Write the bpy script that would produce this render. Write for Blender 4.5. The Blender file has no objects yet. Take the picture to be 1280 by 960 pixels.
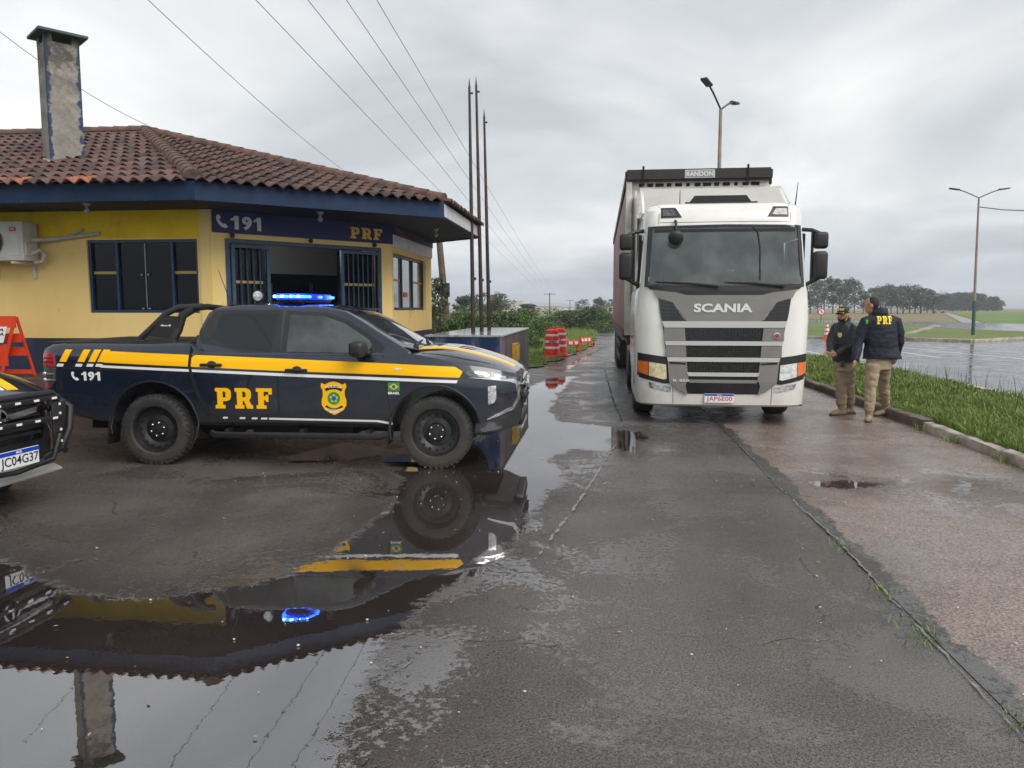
import bpy, bmesh, math, random
import numpy as np
from mathutils import Vector, Matrix, geometry
from mathutils.bvhtree import BVHTree
R = math.radians
random.seed(7); rng = np.random.default_rng(7)
sc = bpy.context.scene
# ------------------------------------------------------------------ camera, sky, sun, exposure
CF, CP, CYAW, CH = 960., R(5.65), R(6.5), 1.66
cam_d = bpy.data.cameras.new('camera'); cam = bpy.data.objects.new('camera', cam_d); sc.collection.objects.link(cam)
cam_d.sensor_width = 36; cam_d.lens = 36*CF/1280; cam_d.clip_end = 9000; cam_d.clip_start = .05
cam.location = (0, 0, CH); cam.rotation_euler = (R(90)-CP, 0, CYAW); sc.camera = cam
sc.view_settings.view_transform = 'Standard'; sc.view_settings.look = 'None'
sc.view_settings.exposure = 0.86; sc.view_settings.gamma = 1
world = bpy.data.worlds.new('World'); sc.world = world; world.use_nodes = True
SUN_EL, SUN_AZ = R(44), R(130)
def make_world():
    nt = world.node_tree; N = nt.nodes; L = nt.links; N.clear()
    out = N.new('ShaderNodeOutputWorld'); bg = N.new('ShaderNodeBackground'); bg.inputs[1].default_value = 0.1
    sky = N.new('ShaderNodeTexSky'); sky.sky_type = 'NISHITA'; sky.sun_disc = False
    sky.sun_elevation = SUN_EL; sky.sun_rotation = SUN_AZ; sky.dust_density = 4; sky.air_density = 1.5
    tc = N.new('ShaderNodeTexCoord'); sep = N.new('ShaderNodeSeparateXYZ'); L.new(tc.outputs['Generated'], sep.inputs[0])
    add = N.new('ShaderNodeMath'); add.operation = 'ADD'; add.inputs[1].default_value = .16
    mx = N.new('ShaderNodeMath'); mx.operation = 'MAXIMUM'; mx.inputs[1].default_value = 0
    L.new(sep.outputs[2], mx.inputs[0]); L.new(mx.outputs[0], add.inputs[0])
    comb = N.new('ShaderNodeCombineXYZ')
    for i in (0, 1):
        d = N.new('ShaderNodeMath'); d.operation = 'DIVIDE'; L.new(sep.outputs[i], d.inputs[0]); L.new(add.outputs[0], d.inputs[1]); L.new(d.outputs[0], comb.inputs[i])
    n1 = N.new('ShaderNodeTexNoise'); n1.inputs['Scale'].default_value = .95; n1.inputs['Detail'].default_value = 7; n1.inputs['Roughness'].default_value = .52; n1.inputs['Distortion'].default_value = .5
    mp = N.new('ShaderNodeMapping'); mp.inputs['Location'].default_value = (3.1, 1.7, 0); mp.inputs['Scale'].default_value = (1, .8, 1)
    L.new(comb.outputs[0], mp.inputs[0]); L.new(mp.outputs[0], n1.inputs['Vector'])
    cr = N.new('ShaderNodeValToRGB'); e = cr.color_ramp.elements
    e[0].position = .32; e[0].color = (.44, .46, .50, 1); e[1].position = .66; e[1].color = (.78, .785, .785, 1)
    m_ = cr.color_ramp.elements.new(.48); m_.color = (.60, .615, .635, 1)
    L.new(n1.outputs[0], cr.inputs[0])
    # brighter band low down, blue-grey right above the horizon
    cr2 = N.new('ShaderNodeValToRGB'); L.new(mx.outputs[0], cr2.inputs[0]); e = cr2.color_ramp.elements
    e[0].position = 0; e[0].color = (.72, .78, .86, 1); e[1].position = 1; e[1].color = (.92, .92, .92, 1)
    for p, c in ((.03, (.78, .84, .92, 1)), (.07, (1.02, 1.04, 1.06, 1)), (.2, (1.12, 1.12, 1.10, 1)), (.4, (1.0, 1.0, 1.0, 1))):
        q = cr2.color_ramp.elements.new(p); q.color = c
    mul = N.new('ShaderNodeMix'); mul.data_type = 'RGBA'; mul.blend_type = 'MULTIPLY'; mul.inputs[0].default_value = 1
    L.new(cr.outputs[0], mul.inputs[6]); L.new(cr2.outputs[0], mul.inputs[7])
    sc10 = N.new('ShaderNodeVectorMath'); sc10.operation = 'SCALE'; sc10.inputs[3].default_value = 6.9
    L.new(mul.outputs[2], sc10.inputs[0])
    mix = N.new('ShaderNodeMix'); mix.data_type = 'RGBA'; mix.inputs[0].default_value = .93
    L.new(sky.outputs[0], mix.inputs[6]); L.new(sc10.outputs[0], mix.inputs[7])
    L.new(mix.outputs[2], bg.inputs[0]); L.new(bg.outputs[0], out.inputs[0])
make_world()
sd = bpy.data.lights.new('sun', 'SUN'); sd.energy = 1.5; sd.angle = R(45); sd.color = (1, .97, .93)
sun = bpy.data.objects.new('sun', sd); sc.collection.objects.link(sun)
sun.rotation_euler = (R(90)-SUN_EL, 0, R(180)-SUN_AZ)

# ------------------------------------------------------------------ measuring helpers (camera ray -> world point on a known plane)
_f = np.array([-math.sin(CYAW)*math.cos(CP), math.cos(CYAW)*math.cos(CP), -math.sin(CP)])
_r = np.array([math.cos(CYAW), math.sin(CYAW), 0]); _u = np.cross(_r, _f); _O = np.array([0, 0, CH])
def ray(x, y): return _f+(x-640)/CF*_r+(480-y)/CF*_u
def g(x, y, z=0.): r = ray(x, y); return Vector(_O+(z-CH)/r[2]*r)
def atY(x, y, Y): r = ray(x, y); return Vector(_O+Y/r[1]*r)
def atX(x, y, X): r = ray(x, y); return Vector(_O+X/r[0]*r)

# ------------------------------------------------------------------ materials
M = {}
def mat(name, col, rough=.5, metal=0., var=0., vscale=3., bump=0., bscale=40., spec=.5, coat=0., emit=None, estr=0., col2=None, trans=0., tint=None, detail=6., vdist=0., thr=None, croughn=.05, stretch=None):
    if name in M: return M[name]
    m = bpy.data.materials.new(name); m.use_nodes = True; nt = m.node_tree; N = nt.nodes; L = nt.links
    b = N['Principled BSDF']; b.inputs['Base Color'].default_value = (*col, 1); b.inputs['Roughness'].default_value = rough
    b.inputs['Metallic'].default_value = metal; b.inputs['Specular IOR Level'].default_value = spec
    if coat: b.inputs['Coat Weight'].default_value = coat; b.inputs['Coat Roughness'].default_value = croughn
    if emit: b.inputs['Emission Color'].default_value = (*emit, 1); b.inputs['Emission Strength'].default_value = estr
    if trans: b.inputs['Transmission Weight'].default_value = trans
    tc = N.new('ShaderNodeTexCoord'); vec = tc.outputs['Object']
    if stretch:
        mp = N.new('ShaderNodeMapping'); mp.inputs['Scale'].default_value = stretch; L.new(vec, mp.inputs[0]); vec = mp.outputs[0]
    base = None
    if var or col2:
        n = N.new('ShaderNodeTexNoise'); n.inputs['Scale'].default_value = vscale; n.inputs['Detail'].default_value = detail; n.inputs['Roughness'].default_value = .62; n.inputs['Distortion'].default_value = vdist
        L.new(vec, n.inputs['Vector'])
        cr = N.new('ShaderNodeValToRGB'); L.new(n.outputs[0], cr.inputs[0])
        c2 = col2 if col2 else tuple(min(1, c*(1+var)) for c in col); c1 = col if col2 else tuple(c*(1-var) for c in col)
        lo, hi = thr if thr else (.35, .65)
        cr.color_ramp.elements[0].position = lo; cr.color_ramp.elements[1].position = hi
        cr.color_ramp.elements[0].color = (*c1, 1); cr.color_ramp.elements[1].color = (*c2, 1); base = cr.outputs[0]
        L.new(base, b.inputs['Base Color'])
    if tint:
        a = N.new('ShaderNodeAttribute'); a.attribute_name = 'tint'
        cr = N.new('ShaderNodeValToRGB'); L.new(a.outputs['Fac'], cr.inputs[0])
        while len(cr.color_ramp.elements) < len(tint): cr.color_ramp.elements.new(.5)
        for i, c in enumerate(tint):
            cr.color_ramp.elements[i].position = i/(len(tint)-1); cr.color_ramp.elements[i].color = (*c, 1)
        if base:
            mx = N.new('ShaderNodeMix'); mx.data_type = 'RGBA'; mx.blend_type = 'MULTIPLY'; mx.inputs[0].default_value = 1
            L.new(cr.outputs[0], mx.inputs[6]); L.new(base, mx.inputs[7]); L.new(mx.outputs[2], b.inputs['Base Color'])
        else: L.new(cr.outputs[0], b.inputs['Base Color'])
    if bump:
        n = N.new('ShaderNodeTexNoise'); n.inputs['Scale'].default_value = bscale; n.inputs['Detail'].default_value = 5; L.new(vec, n.inputs['Vector'])
        bp = N.new('ShaderNodeBump'); bp.inputs['Strength'].default_value = min(1, bump); bp.inputs['Distance'].default_value = .02; L.new(n.outputs[0], bp.inputs['Height']); L.new(bp.outputs[0], b.inputs['Normal'])
    M[name] = m; return m
NAVY = (.006, .011, .024)
mat('car_paint', NAVY, .22, var=.25, vscale=2, coat=1, spec=.5, croughn=.03)
mat('yellow_film', (.95, .50, .0), .4, spec=.3)
mat('white_film', (.80, .80, .80), .35, coat=.3)
mat('black_plastic', (.012, .012, .013), .45, bump=.15, bscale=300)
mat('black_gloss', (.006, .006, .007), .12, coat=.5)
mat('rubber', (.022, .021, .020), .75, var=.4, vscale=9, bump=.3, bscale=60)
mat('steel_black', (.016, .016, .017), .38, var=.3, vscale=12)
mat('steel_grey', (.30, .30, .31), .35, metal=.8)
mat('chrome', (.75, .76, .78), .12, metal=1)
mat('tint_glass', (.010, .013, .015), .04, spec=.5)
mat('side_glass', (.055, .062, .062), .05, spec=.6, var=.5, vscale=1.6)
mat('wind_glass', (.05, .06, .065), .04, coat=1, spec=.8, var=.6, vscale=1.2)
mat('seam_dark', (.003, .003, .004), .8)
mat('lamp_red', (.45, .01, .02), .12, coat=1)
mat('lamp_clear', (.55, .57, .58), .12, metal=.5, var=.5, vscale=30, coat=1)
mat('lamp_dark', (.10, .105, .11), .1, metal=.3, var=.6, vscale=25, coat=1)
mat('amber', (.75, .16, .02), .15, coat=1)
mat('headlamp_cream', (.62, .56, .34), .15, var=.25, vscale=15, coat=1)
mat('headlamp_white', (.66, .68, .66), .13, var=.3, vscale=15, coat=1)
mat('beacon_blue', (.02, .08, .8), .15, emit=(.02, .12, 1.), estr=5)
mat('beacon_hot', (.2, .5, 1), .15, emit=(.12, .45, 1.), estr=14)
mat('beacon_lens', (.01, .03, .25), .1, coat=1, emit=(.0, .03, 1.), estr=.8)
mat('green_film', (.02, .28, .06), .4); mat('blue_film', (.02, .08, .45), .4); mat('red_film', (.6, .02, .03), .4)
mat('plate_white', (.72, .74, .74), .35); mat('plate_blue', (.01, .05, .42), .35); mat('black_ink', (.01, .01, .012), .5); mat('plate_red', (.55, .02, .05), .4)
mat('truck_white', (.76, .755, .71), .25, var=.05, vscale=2, coat=.7)
mat('truck_grey', (.21, .205, .195), .40, metal=.2, var=.08, vscale=3)
mat('truck_silver', (.52, .52, .51), .33, metal=.2)
mat('truck_badge', (.72, .73, .73), .25, metal=.3)
mat('roof_black', (.022, .019, .018), .5, bump=.3, bscale=20)
mat('curtain_red', (.20, .05, .042), .5, var=.5, vscale=.8, bump=.4, bscale=2)
mat('trailer_white', (.55, .53, .48), .5, var=.25, vscale=3)
mat('rust', (.14, .055, .03), .8, var=.5, vscale=12, bump=.3)
mat('seat_cloth', (.05, .05, .055), .9, bump=.2); mat('cab_trim', (.10, .10, .10), .7, var=.2)
mat('skin', (.42, .22, .145), .5, var=.12, vscale=8, bump=.06, bscale=80); mat('hair', (.012, .010, .008), .7, bump=.5, bscale=150)
mat('eye_white', (.6, .58, .55), .2)
mat('jacket_navy', (.006, .009, .020), .72, var=.35, vscale=6, bump=.5, bscale=22)
mat('jacket_black', (.006, .008, .014), .6, var=.4, vscale=9, bump=.5, bscale=30)
mat('khaki', (.34, .27, .185), .85, var=.16, vscale=9, bump=.6, bscale=24)
mat('khaki_dark', (.27, .215, .15), .85, var=.18, vscale=9, bump=.6, bscale=24)
mat('boot_suede', (.25, .18, .105), .85, var=.25, vscale=14, bump=.3); mat('sole', (.03, .027, .024), .8)
mat('belt_green', (.05, .055, .035), .7); mat('yellow_print', (.85, .62, .02), .6); mat('cloth_pale', (.5, .45, .2), .5)
mat('wall_pale', (.80, .575, .20), .75, col2=(.90, .67, .27), vscale=1.1, thr=(.25, .6), stretch=(1, 1, .35), bump=.15, bscale=60)
mat('wall_yellow', (.90, .60, .010), .7, var=.12, vscale=1.6, bump=.15, bscale=60)
mat('dado_blue', (.024, .034, .075), .6, var=.3, vscale=2.2, bump=.2, bscale=50)
mat('fascia_blue', (.004, .016, .050), .6, spec=.3, col2=(.010, .030, .080), vscale=1.8, bump=.15, bscale=30)
mat('sign_blue', (.010, .016, .105), .5, var=.2, vscale=1)
mat('soffit_navy', (.010, .014, .032), .7, var=.2)
mat('frame_blue', (.012, .035, .10), .35); mat('gate_blue', (.03, .065, .12), .4, var=.3, vscale=12)
mat('dark_pane', (.003, .005, .008), .08, spec=.25); mat('clear_pane', (.20, .22, .22), .06, coat=1, var=.4, vscale=2.5)
mat('gold_film', (.42, .30, .09), .5); mat('inner_white', (.17, .18, .19), .8)
mat('bulb_on', (1, 1, 1), .3, emit=(1, .97, .9), estr=14); mat('porcelain', (.35, .35, .35), .35)
mat('sign_white', (.62, .62, .64), .5, var=.12, vscale=5); mat('letter_white', (.70, .70, .70), .5); mat('letter_gold', (.78, .50, .08), .45); mat('letter_rust', (.20, .07, .05), .7)
mat('roof_tile', (1, 1, 1), .72, col2=(.42, .42, .42), vscale=9, thr=(.45, .72), bump=.4, bscale=50,
    tint=[(.045, .030, .027), (.075, .044, .037), (.115, .060, .048), (.155, .080, .062), (.115, .080, .072), (.34, .12, .06)])
mat('tile_ridge', (.17, .085, .062), .75, col2=(.06, .045, .038), vscale=7, bump=.4)
mat('lead_sheet', (.50, .52, .54), .4, var=.2)
mat('cap_teal', (.05, .085, .085), .7, var=.3, vscale=6)
mat('ac_white', (.55, .55, .53), .45, var=.08, vscale=6); mat('ac_fan', (.10, .10, .10), .5); mat('ac_red', (.45, .01, .03), .4); mat('foam_pipe', (.50, .49, .46), .8, var=.15, vscale=10, bump=.4)
mat('sign_orange', (.62, .045, .012), .42, var=.08, vscale=3)
mat('slab_brown', (.085, .052, .038), .55, var=.3, vscale=3, bump=.3)
mat('plinth_top', (.35, .36, .36), .12, var=.3, vscale=3)
mat('pole_rust', (.045, .03, .026), .6, var=.5, vscale=6)
mat('yellow_box', (.55, .33, .03), .5, var=.3, vscale=8)
mat('barrel_red', (.66, .03, .015), .4, var=.12); mat('band_white', (.72, .70, .70), .4); mat('cone_orange', (.72, .09, .02), .45)
mat('lamp_pole', (.27, .22, .18), .6, var=.3, vscale=2); mat('lamp_pole_green', (.03, .085, .08), .5, var=.2); mat('lamp_head', (.05, .052, .055), .5)
mat('timber', (.10, .078, .06), .85, var=.3, vscale=5, bump=.4); mat('wire', (.14, .14, .145), .6)
mat('bark', (.10, .085, .07), .9, var=.3, vscale=6, bump=.5)
mat('leaf_dark', (1, 1, 1), .6, tint=[(.032, .05, .020), (.058, .085, .030), (.10, .125, .05)])
mat('leaf_far', (1, 1, 1), .7, tint=[(.030, .042, .030), (.055, .075, .048), (.095, .115, .070)])
mat('leaf_bright', (1, 1, 1), .55, tint=[(.035, .075, .015), (.06, .12, .02), (.10, .17, .035)])
mat('grass_blade', (1, 1, 1), .5, tint=[(.07, .13, .018), (.125, .205, .026), (.185, .265, .045), (.33, .32, .13)])
mat('house_wall', (.45, .41, .34), .8); mat('house_white', (.60, .61, .60), .8); mat('house_roof', (.12, .12, .13), .7)
mat('kerb_stone', (.20, .175, .14), .7, col2=(.46, .42, .35), vscale=5, bump=.8, bscale=18)
mat('kerb_dirty', (.085, .065, .05), .7, col2=(.16, .13, .10), vscale=4, bump=.8, bscale=18)
mat('hill_haze_blue', (.20, .27, .36), 1.); mat('silver_paint', (.30, .30, .30), .45)
mat('leaf_litter', (.30, .23, .07), .7)
mat('pebble', (.5, .5, .48), .7)

def grime(name, z0, z1, col, amt=.7, scale=3.):
    m = M[name]; nt = m.node_tree; N = nt.nodes; L = nt.links; b = N['Principled BSDF']; tc = N.new('ShaderNodeTexCoord'); sp = N.new('ShaderNodeSeparateXYZ'); L.new(tc.outputs['Object'], sp.inputs[0])
    n = N.new('ShaderNodeTexNoise'); n.inputs['Scale'].default_value = scale; n.inputs['Detail'].default_value = 9; n.inputs['Roughness'].default_value = .72; L.new(tc.outputs['Object'], n.inputs['Vector'])
    mr = N.new('ShaderNodeMapRange'); mr.inputs[1].default_value = z1; mr.inputs[2].default_value = z0; L.new(sp.outputs[2], mr.inputs[0])
    a = N.new('ShaderNodeMath'); a.operation = 'MULTIPLY_ADD'; a.inputs[1].default_value = 1.3; a.inputs[2].default_value = -.95; L.new(n.outputs[0], a.inputs[0])
    c = N.new('ShaderNodeMath'); c.operation = 'ADD'; L.new(mr.outputs[0], c.inputs[0]); L.new(a.outputs[0], c.inputs[1])
    d = N.new('ShaderNodeMath'); d.operation = 'MULTIPLY'; d.use_clamp = True; d.inputs[1].default_value = amt; L.new(c.outputs[0], d.inputs[0])
    mx = N.new('ShaderNodeMix'); mx.data_type = 'RGBA'; L.new(d.outputs[0], mx.inputs[0]); ins = b.inputs['Base Color']
    if ins.links: L.new(ins.links[0].from_socket, mx.inputs[6])
    else: mx.inputs[6].default_value = ins.default_value
    mx.inputs[7].default_value = (*col, 1); L.new(mx.outputs[2], ins)
    r0 = b.inputs['Roughness'].default_value; mr2 = N.new('ShaderNodeMapRange'); mr2.inputs[3].default_value = r0; mr2.inputs[4].default_value = .7; L.new(d.outputs[0], mr2.inputs[0]); L.new(mr2.outputs[0], b.inputs['Roughness'])
    if b.inputs['Coat Weight'].default_value > 0:
        mr3 = N.new('ShaderNodeMapRange'); mr3.inputs[3].default_value = b.inputs['Coat Weight'].default_value; mr3.inputs[4].default_value = 0; L.new(d.outputs[0], mr3.inputs[0]); L.new(mr3.outputs[0], b.inputs['Coat Weight'])
def stains(name, scale, lo, hi, col, amt, stretch=(1, 1, 1)):
    m = M[name]; nt = m.node_tree; N = nt.nodes; L = nt.links; b = N['Principled BSDF']; tc = N.new('ShaderNodeTexCoord'); mp = N.new('ShaderNodeMapping'); mp.inputs['Scale'].default_value = stretch; L.new(tc.outputs['Object'], mp.inputs[0])
    n = N.new('ShaderNodeTexNoise'); n.inputs['Scale'].default_value = scale; n.inputs['Detail'].default_value = 10; n.inputs['Roughness'].default_value = .75; L.new(mp.outputs[0], n.inputs['Vector'])
    mr = N.new('ShaderNodeMapRange'); mr.inputs[1].default_value = lo; mr.inputs[2].default_value = hi; mr.inputs[4].default_value = amt; L.new(n.outputs[0], mr.inputs[0])
    mx = N.new('ShaderNodeMix'); mx.data_type = 'RGBA'; L.new(mr.outputs[0], mx.inputs[0]); L.new(b.inputs['Base Color'].links[0].from_socket, mx.inputs[6]); mx.inputs[7].default_value = (*col, 1); L.new(mx.outputs[2], b.inputs['Base Color'])
stains('wall_pale', 1.7, .60, .70, (.22, .17, .10), .55, (1, 1, .5)); stains('wall_pale', 9, .68, .72, (.12, .10, .07), .6); stains('wall_yellow', 3, .58, .72, (.35, .25, .03), .5, (1, 1, .3)); stains('fascia_blue', 6, .66, .69, (.45, .46, .44), .8)
stains('dado_blue', 2.5, .56, .70, (.07, .065, .06), .6); stains('curtain_red', .6, .5, .68, (.36, .22, .20), .6, (1, .3, 1)); stains('plinth_top', 3, .5, .6, (.10, .10, .10), .7); stains('roof_tile', 2.2, .60, .66, (.05, .06, .035), .55)
grime('rubber', -.3, .5, (.075, .062, .05), .5, 5.); grime('car_paint', .35, 1.0, (.045, .037, .030), .75); grime('truck_white', .2, 1.1, (.34, .30, .24), .55); grime('dado_blue', -12, -11.2, (.1, .08, .06), .3)
# ------------------------------------------------------------------ mesh helpers
class MB:
    def __init__(s): s.bm = bmesh.new(); s.mi = 0
    def face(s, pts):
        vs = [s.bm.verts.new(p) for p in pts]
        f = s.bm.faces.new(vs); f.material_index = s.mi; return f
    def _new(s, bm2, mtx=None):
        if mtx is not None: bmesh.ops.transform(bm2, matrix=mtx, verts=bm2.verts)
        vm = {}
        for v in bm2.verts: vm[v] = s.bm.verts.new(v.co)
        for f in bm2.faces:
            try: q = s.bm.faces.new([vm[v] for v in f.verts]); q.material_index = s.mi
            except ValueError: pass
        bm2.free()
    def box(s, c, d, rot=(0, 0, 0), bev=0., seg=2, taper=None):
        b = bmesh.new(); bmesh.ops.create_cube(b, size=1)
        for v in b.verts:
            t = 1 if (taper is None or v.co.z < 0) else taper
            v.co = Vector((v.co.x*d[0]*t, v.co.y*d[1]*t, v.co.z*d[2]))
        if bev: bmesh.ops.bevel(b, geom=b.edges[:], offset=min(bev, min(d)*.45), segments=seg, affect='EDGES', profile=.5)
        from mathutils import Euler
        s._new(b, Matrix.Translation(c) @ Euler(rot).to_matrix().to_4x4()); return s
    def tube(s, pts, r, seg=8, flat=1., cap=True, up=None):
        pts = [Vector(p) for p in pts]; n = len(pts); rr = r if isinstance(r, (list, tuple)) else [r]*n
        rings = []; prev = None
        for i, p in enumerate(pts):
            t = (pts[min(i+1, n-1)]-pts[max(i-1, 0)]).normalized()
            if prev is None:
                a = Vector(up) if up else (Vector((0, 0, 1)) if abs(t.z) < .9 else Vector((1, 0, 0)))
                e1 = (a - t*a.dot(t)).normalized()
            else: e1 = (prev - t*prev.dot(t)).normalized()
            prev = e1; e2 = t.cross(e1)
            ri = rr[i]; r1, r2 = (ri if isinstance(ri, (tuple, list)) else (ri, ri*flat))
            rings.append([s.bm.verts.new(p+e1*r1*math.cos(2*math.pi*k/seg)+e2*r2*math.sin(2*math.pi*k/seg)) for k in range(seg)])
        for i in range(n-1):
            for k in range(seg):
                f = s.bm.faces.new((rings[i][k], rings[i][(k+1) % seg], rings[i+1][(k+1) % seg], rings[i+1][k])); f.material_index = s.mi
        if cap:
            f = s.bm.faces.new(rings[0][::-1]); f.material_index = s.mi; f = s.bm.faces.new(rings[-1]); f.material_index = s.mi
        return s
    def lathe(s, prof, c=(0, 0, 0), axis='z', seg=24, cap=True):
        c = Vector(c); rings = []
        for r, h in prof:
            ring = []
            for k in range(seg):
                a = 2*math.pi*k/seg; x, y = r*math.cos(a), r*math.sin(a)
                p = {'z': (x, y, h), 'y': (x, h, y), 'x': (h, x, y)}[axis]; ring.append(s.bm.verts.new(c+Vector(p)))
            rings.append(ring)
        for i in range(len(prof)-1):
            for k in range(seg):
                f = s.bm.faces.new((rings[i][k], rings[i][(k+1) % seg], rings[i+1][(k+1) % seg], rings[i+1][k])); f.material_index = s.mi
        for rg, e in ((rings[0], 0), (rings[-1], 1)):
            if cap and prof[0 if e == 0 else -1][0] > 1e-4: f = s.bm.faces.new(rg); f.material_index = s.mi
        return s
    def ell(s, c, r, rot=(0, 0, 0), seg=14):
        b = bmesh.new(); bmesh.ops.create_uvsphere(b, u_segments=seg, v_segments=max(6, seg*2//3), radius=1)
        from mathutils import Euler
        s._new(b, Matrix.Translation(c) @ Euler(rot).to_matrix().to_4x4() @ Matrix.Diagonal((*r, 1))); return s
    def prism(s, poly, a0, a1, axis='y'):
        f = {'y': lambda p, a: (p[0], a, p[1]), 'z': lambda p, a: (p[0], p[1], a), 'x': lambda p, a: (a, p[0], p[1])}[axis]
        n = len(poly); A = [s.bm.verts.new(f(p, a0)) for p in poly]; B = [s.bm.verts.new(f(p, a1)) for p in poly]
        for k in range(n):
            q = s.bm.faces.new((A[k], A[(k+1) % n], B[(k+1) % n], B[k])); q.material_index = s.mi
        q = s.bm.faces.new(A[::-1]); q.material_index = s.mi; q = s.bm.faces.new(B); q.material_index = s.mi; return s
    def grid(s, fn, nu, nv):
        V = [[s.bm.verts.new(fn(i/nu, j/nv)) for j in range(nv+1)] for i in range(nu+1)]
        for i in range(nu):
            for j in range(nv):
                f = s.bm.faces.new((V[i][j], V[i+1][j], V[i+1][j+1], V[i][j+1])); f.material_index = s.mi
        return s
    def loft(s, rings, seg=16, cap=True):      # rings: (centre, rx, ry[, zrot]) horizontal ellipses
        RR = []
        for q in rings:
            c, rx, ry = Vector(q[0]), q[1], q[2]; zr = q[3] if len(q) > 3 else 0
            ring = []
            for k in range(seg):
                a = 2*math.pi*k/seg; x, y = rx*math.cos(a), ry*math.sin(a)
                ring.append(s.bm.verts.new(c+Vector((x*math.cos(zr)-y*math.sin(zr), x*math.sin(zr)+y*math.cos(zr), 0))))
            RR.append(ring)
        for i in range(len(RR)-1):
            for k in range(seg): s.bm.faces.new((RR[i][k], RR[i][(k+1) % seg], RR[i+1][(k+1) % seg], RR[i+1][k]))
        if cap: s.bm.faces.new(RR[0][::-1]); s.bm.faces.new(RR[-1])
        return s
def props(o, label=None, cat=None, group=None, kind=None):
    if label: o['label'] = label
    if cat: o['category'] = cat
    if group: o['group'] = group
    if kind: o['kind'] = kind
    return o
def finish_mesh(me, smooth):
    if smooth:
        me.polygons.foreach_set('use_smooth', [True]*len(me.polygons)); me.set_sharp_from_angle(angle=R(smooth))
    me.update()
SPLIT = {'band', 'dado', 'frame', 'glass_leaf', 'vent_slot', 'side_fairing', 'cap_post', 'led', 'bracket', 'hinge', 'wheel_nut', 'vent_hole', 'reflector', 'strap', 'wheel_arch', 'buckle', 'cleat', 'insulator', 'clear_lens', 'lamp_bezel', 'side_guard', 'gold_strip', 'leg', 'grille_bar', 'chrome_wing', 'bumper_side', 'lens_rib', 'handle_knob', 'yellow_band', 'seat_', 'cowl', 'slat'}
def obj(name, mb, m, parent=None, smooth=35, label=None, recalc=True, rgb=None):
    bm = mb.bm
    if recalc: bmesh.ops.recalc_face_normals(bm, faces=bm.faces)
    if name in SPLIT and not rgb:
        left = set(bm.verts); first = None; comps = []
        while left:
            st = [left.pop()]; comp = []
            while st:
                v = st.pop(); comp.append(v)
                for e in v.link_edges:
                    w = e.other_vert(v)
                    if w in left: left.discard(w); st.append(w)
            comps.append(comp)
        if len(comps) > 1:
            for comp in comps:
                q = MB(); vm = {v: q.bm.verts.new(v.co) for v in comp}
                for f in {f for v in comp for f in v.link_faces}:
                    nf = q.bm.faces.new([vm[v] for v in f.verts]); nf.material_index = f.material_index
                o = obj(name, q, m, parent, smooth, label, recalc, rgb=1); first = first or o
            bm.free(); return first
    me = bpy.data.meshes.new(name); bm.to_mesh(me); bm.free()
    for q in (m if isinstance(m, (list, tuple)) else [m]): me.materials.append(M[q] if isinstance(q, str) else q)
    finish_mesh(me, smooth)
    o = bpy.data.objects.new(name, me); sc.collection.objects.link(o); o.parent = parent
    if label: o['label'] = label
    return o
def struct(name, mb, m, smooth=0, **k): o = obj(name, mb, m, None, smooth, **k); o['kind'] = 'structure'; return o
def thing(name, label, cat, loc=(0, 0, 0), rz=0., group=None):
    o = bpy.data.objects.new(name, None); sc.collection.objects.link(o); o.location = loc; o.rotation_euler = (0, 0, rz); o.empty_display_size = .2
    return props(o, label, cat, group)
def tree_copy(o, parent=None):
    c = o.copy(); sc.collection.objects.link(c); c.parent = parent
    for ch in list(o.children): tree_copy(ch, c)
    return c
def eval_mods(bm, mods, mats=()):
    me = bpy.data.meshes.new('tmp'); bm.to_mesh(me); bm.free()
    for q in mats: me.materials.append(M[q])
    o = bpy.data.objects.new('tmp', me); sc.collection.objects.link(o)
    for typ, kw in mods:
        md = o.modifiers.new('m', typ)
        for k, v in kw.items(): setattr(md, k, v)
    dg = bpy.context.evaluated_depsgraph_get(); ev = o.evaluated_get(dg)
    res = bpy.data.meshes.new_from_object(ev, depsgraph=dg); bpy.data.objects.remove(o); return res
def mesh_obj(name, me, m, parent=None, smooth=40, label=None):
    if m is not None:
        me.materials.clear()
        for q in (m if isinstance(m, (list, tuple)) else [m]): me.materials.append(M[q])
    me.name = name; finish_mesh(me, smooth)
    o = bpy.data.objects.new(name, me); sc.collection.objects.link(o); o.parent = parent
    if label: o['label'] = label
    return o
def fuse(mb, voxel=.012, smooth=4):
    return eval_mods(mb.bm, [('REMESH', dict(mode='VOXEL', voxel_size=voxel)), ('SMOOTH', dict(factor=.5, iterations=smooth))])
# 2-D shapes that can be laid on a surface: list of (verts2d, faces)
def shp(poly, holes=()):
    pl = [[Vector((p[0], p[1], 0)) for p in q] for q in [poly, *holes]]
    tr = geometry.tessellate_polygon(pl); vs = [p for q in pl for p in q]
    return [(v.x, v.y) for v in vs], [tuple(t) for t in tr]
def text(s, size=1., bold=0., sx=1., shear=0., align='CENTER', sp=1.):
    cu = bpy.data.curves.new('t', 'FONT'); cu.body = s; cu.size = size; cu.offset = bold; cu.align_x = align; cu.shear = shear; cu.space_character = sp; cu.resolution_u = 3
    o = bpy.data.objects.new('t', cu); sc.collection.objects.link(o)
    me = bpy.data.meshes.new_from_object(o.evaluated_get(bpy.context.evaluated_depsgraph_get()))
    bpy.data.objects.remove(o)
    vs = [(v.co.x*sx, v.co.y) for v in me.vertices]; fs = [tuple(p.vertices) for p in me.polygons]; bpy.data.meshes.remove(me)
    return vs, fs
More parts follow.
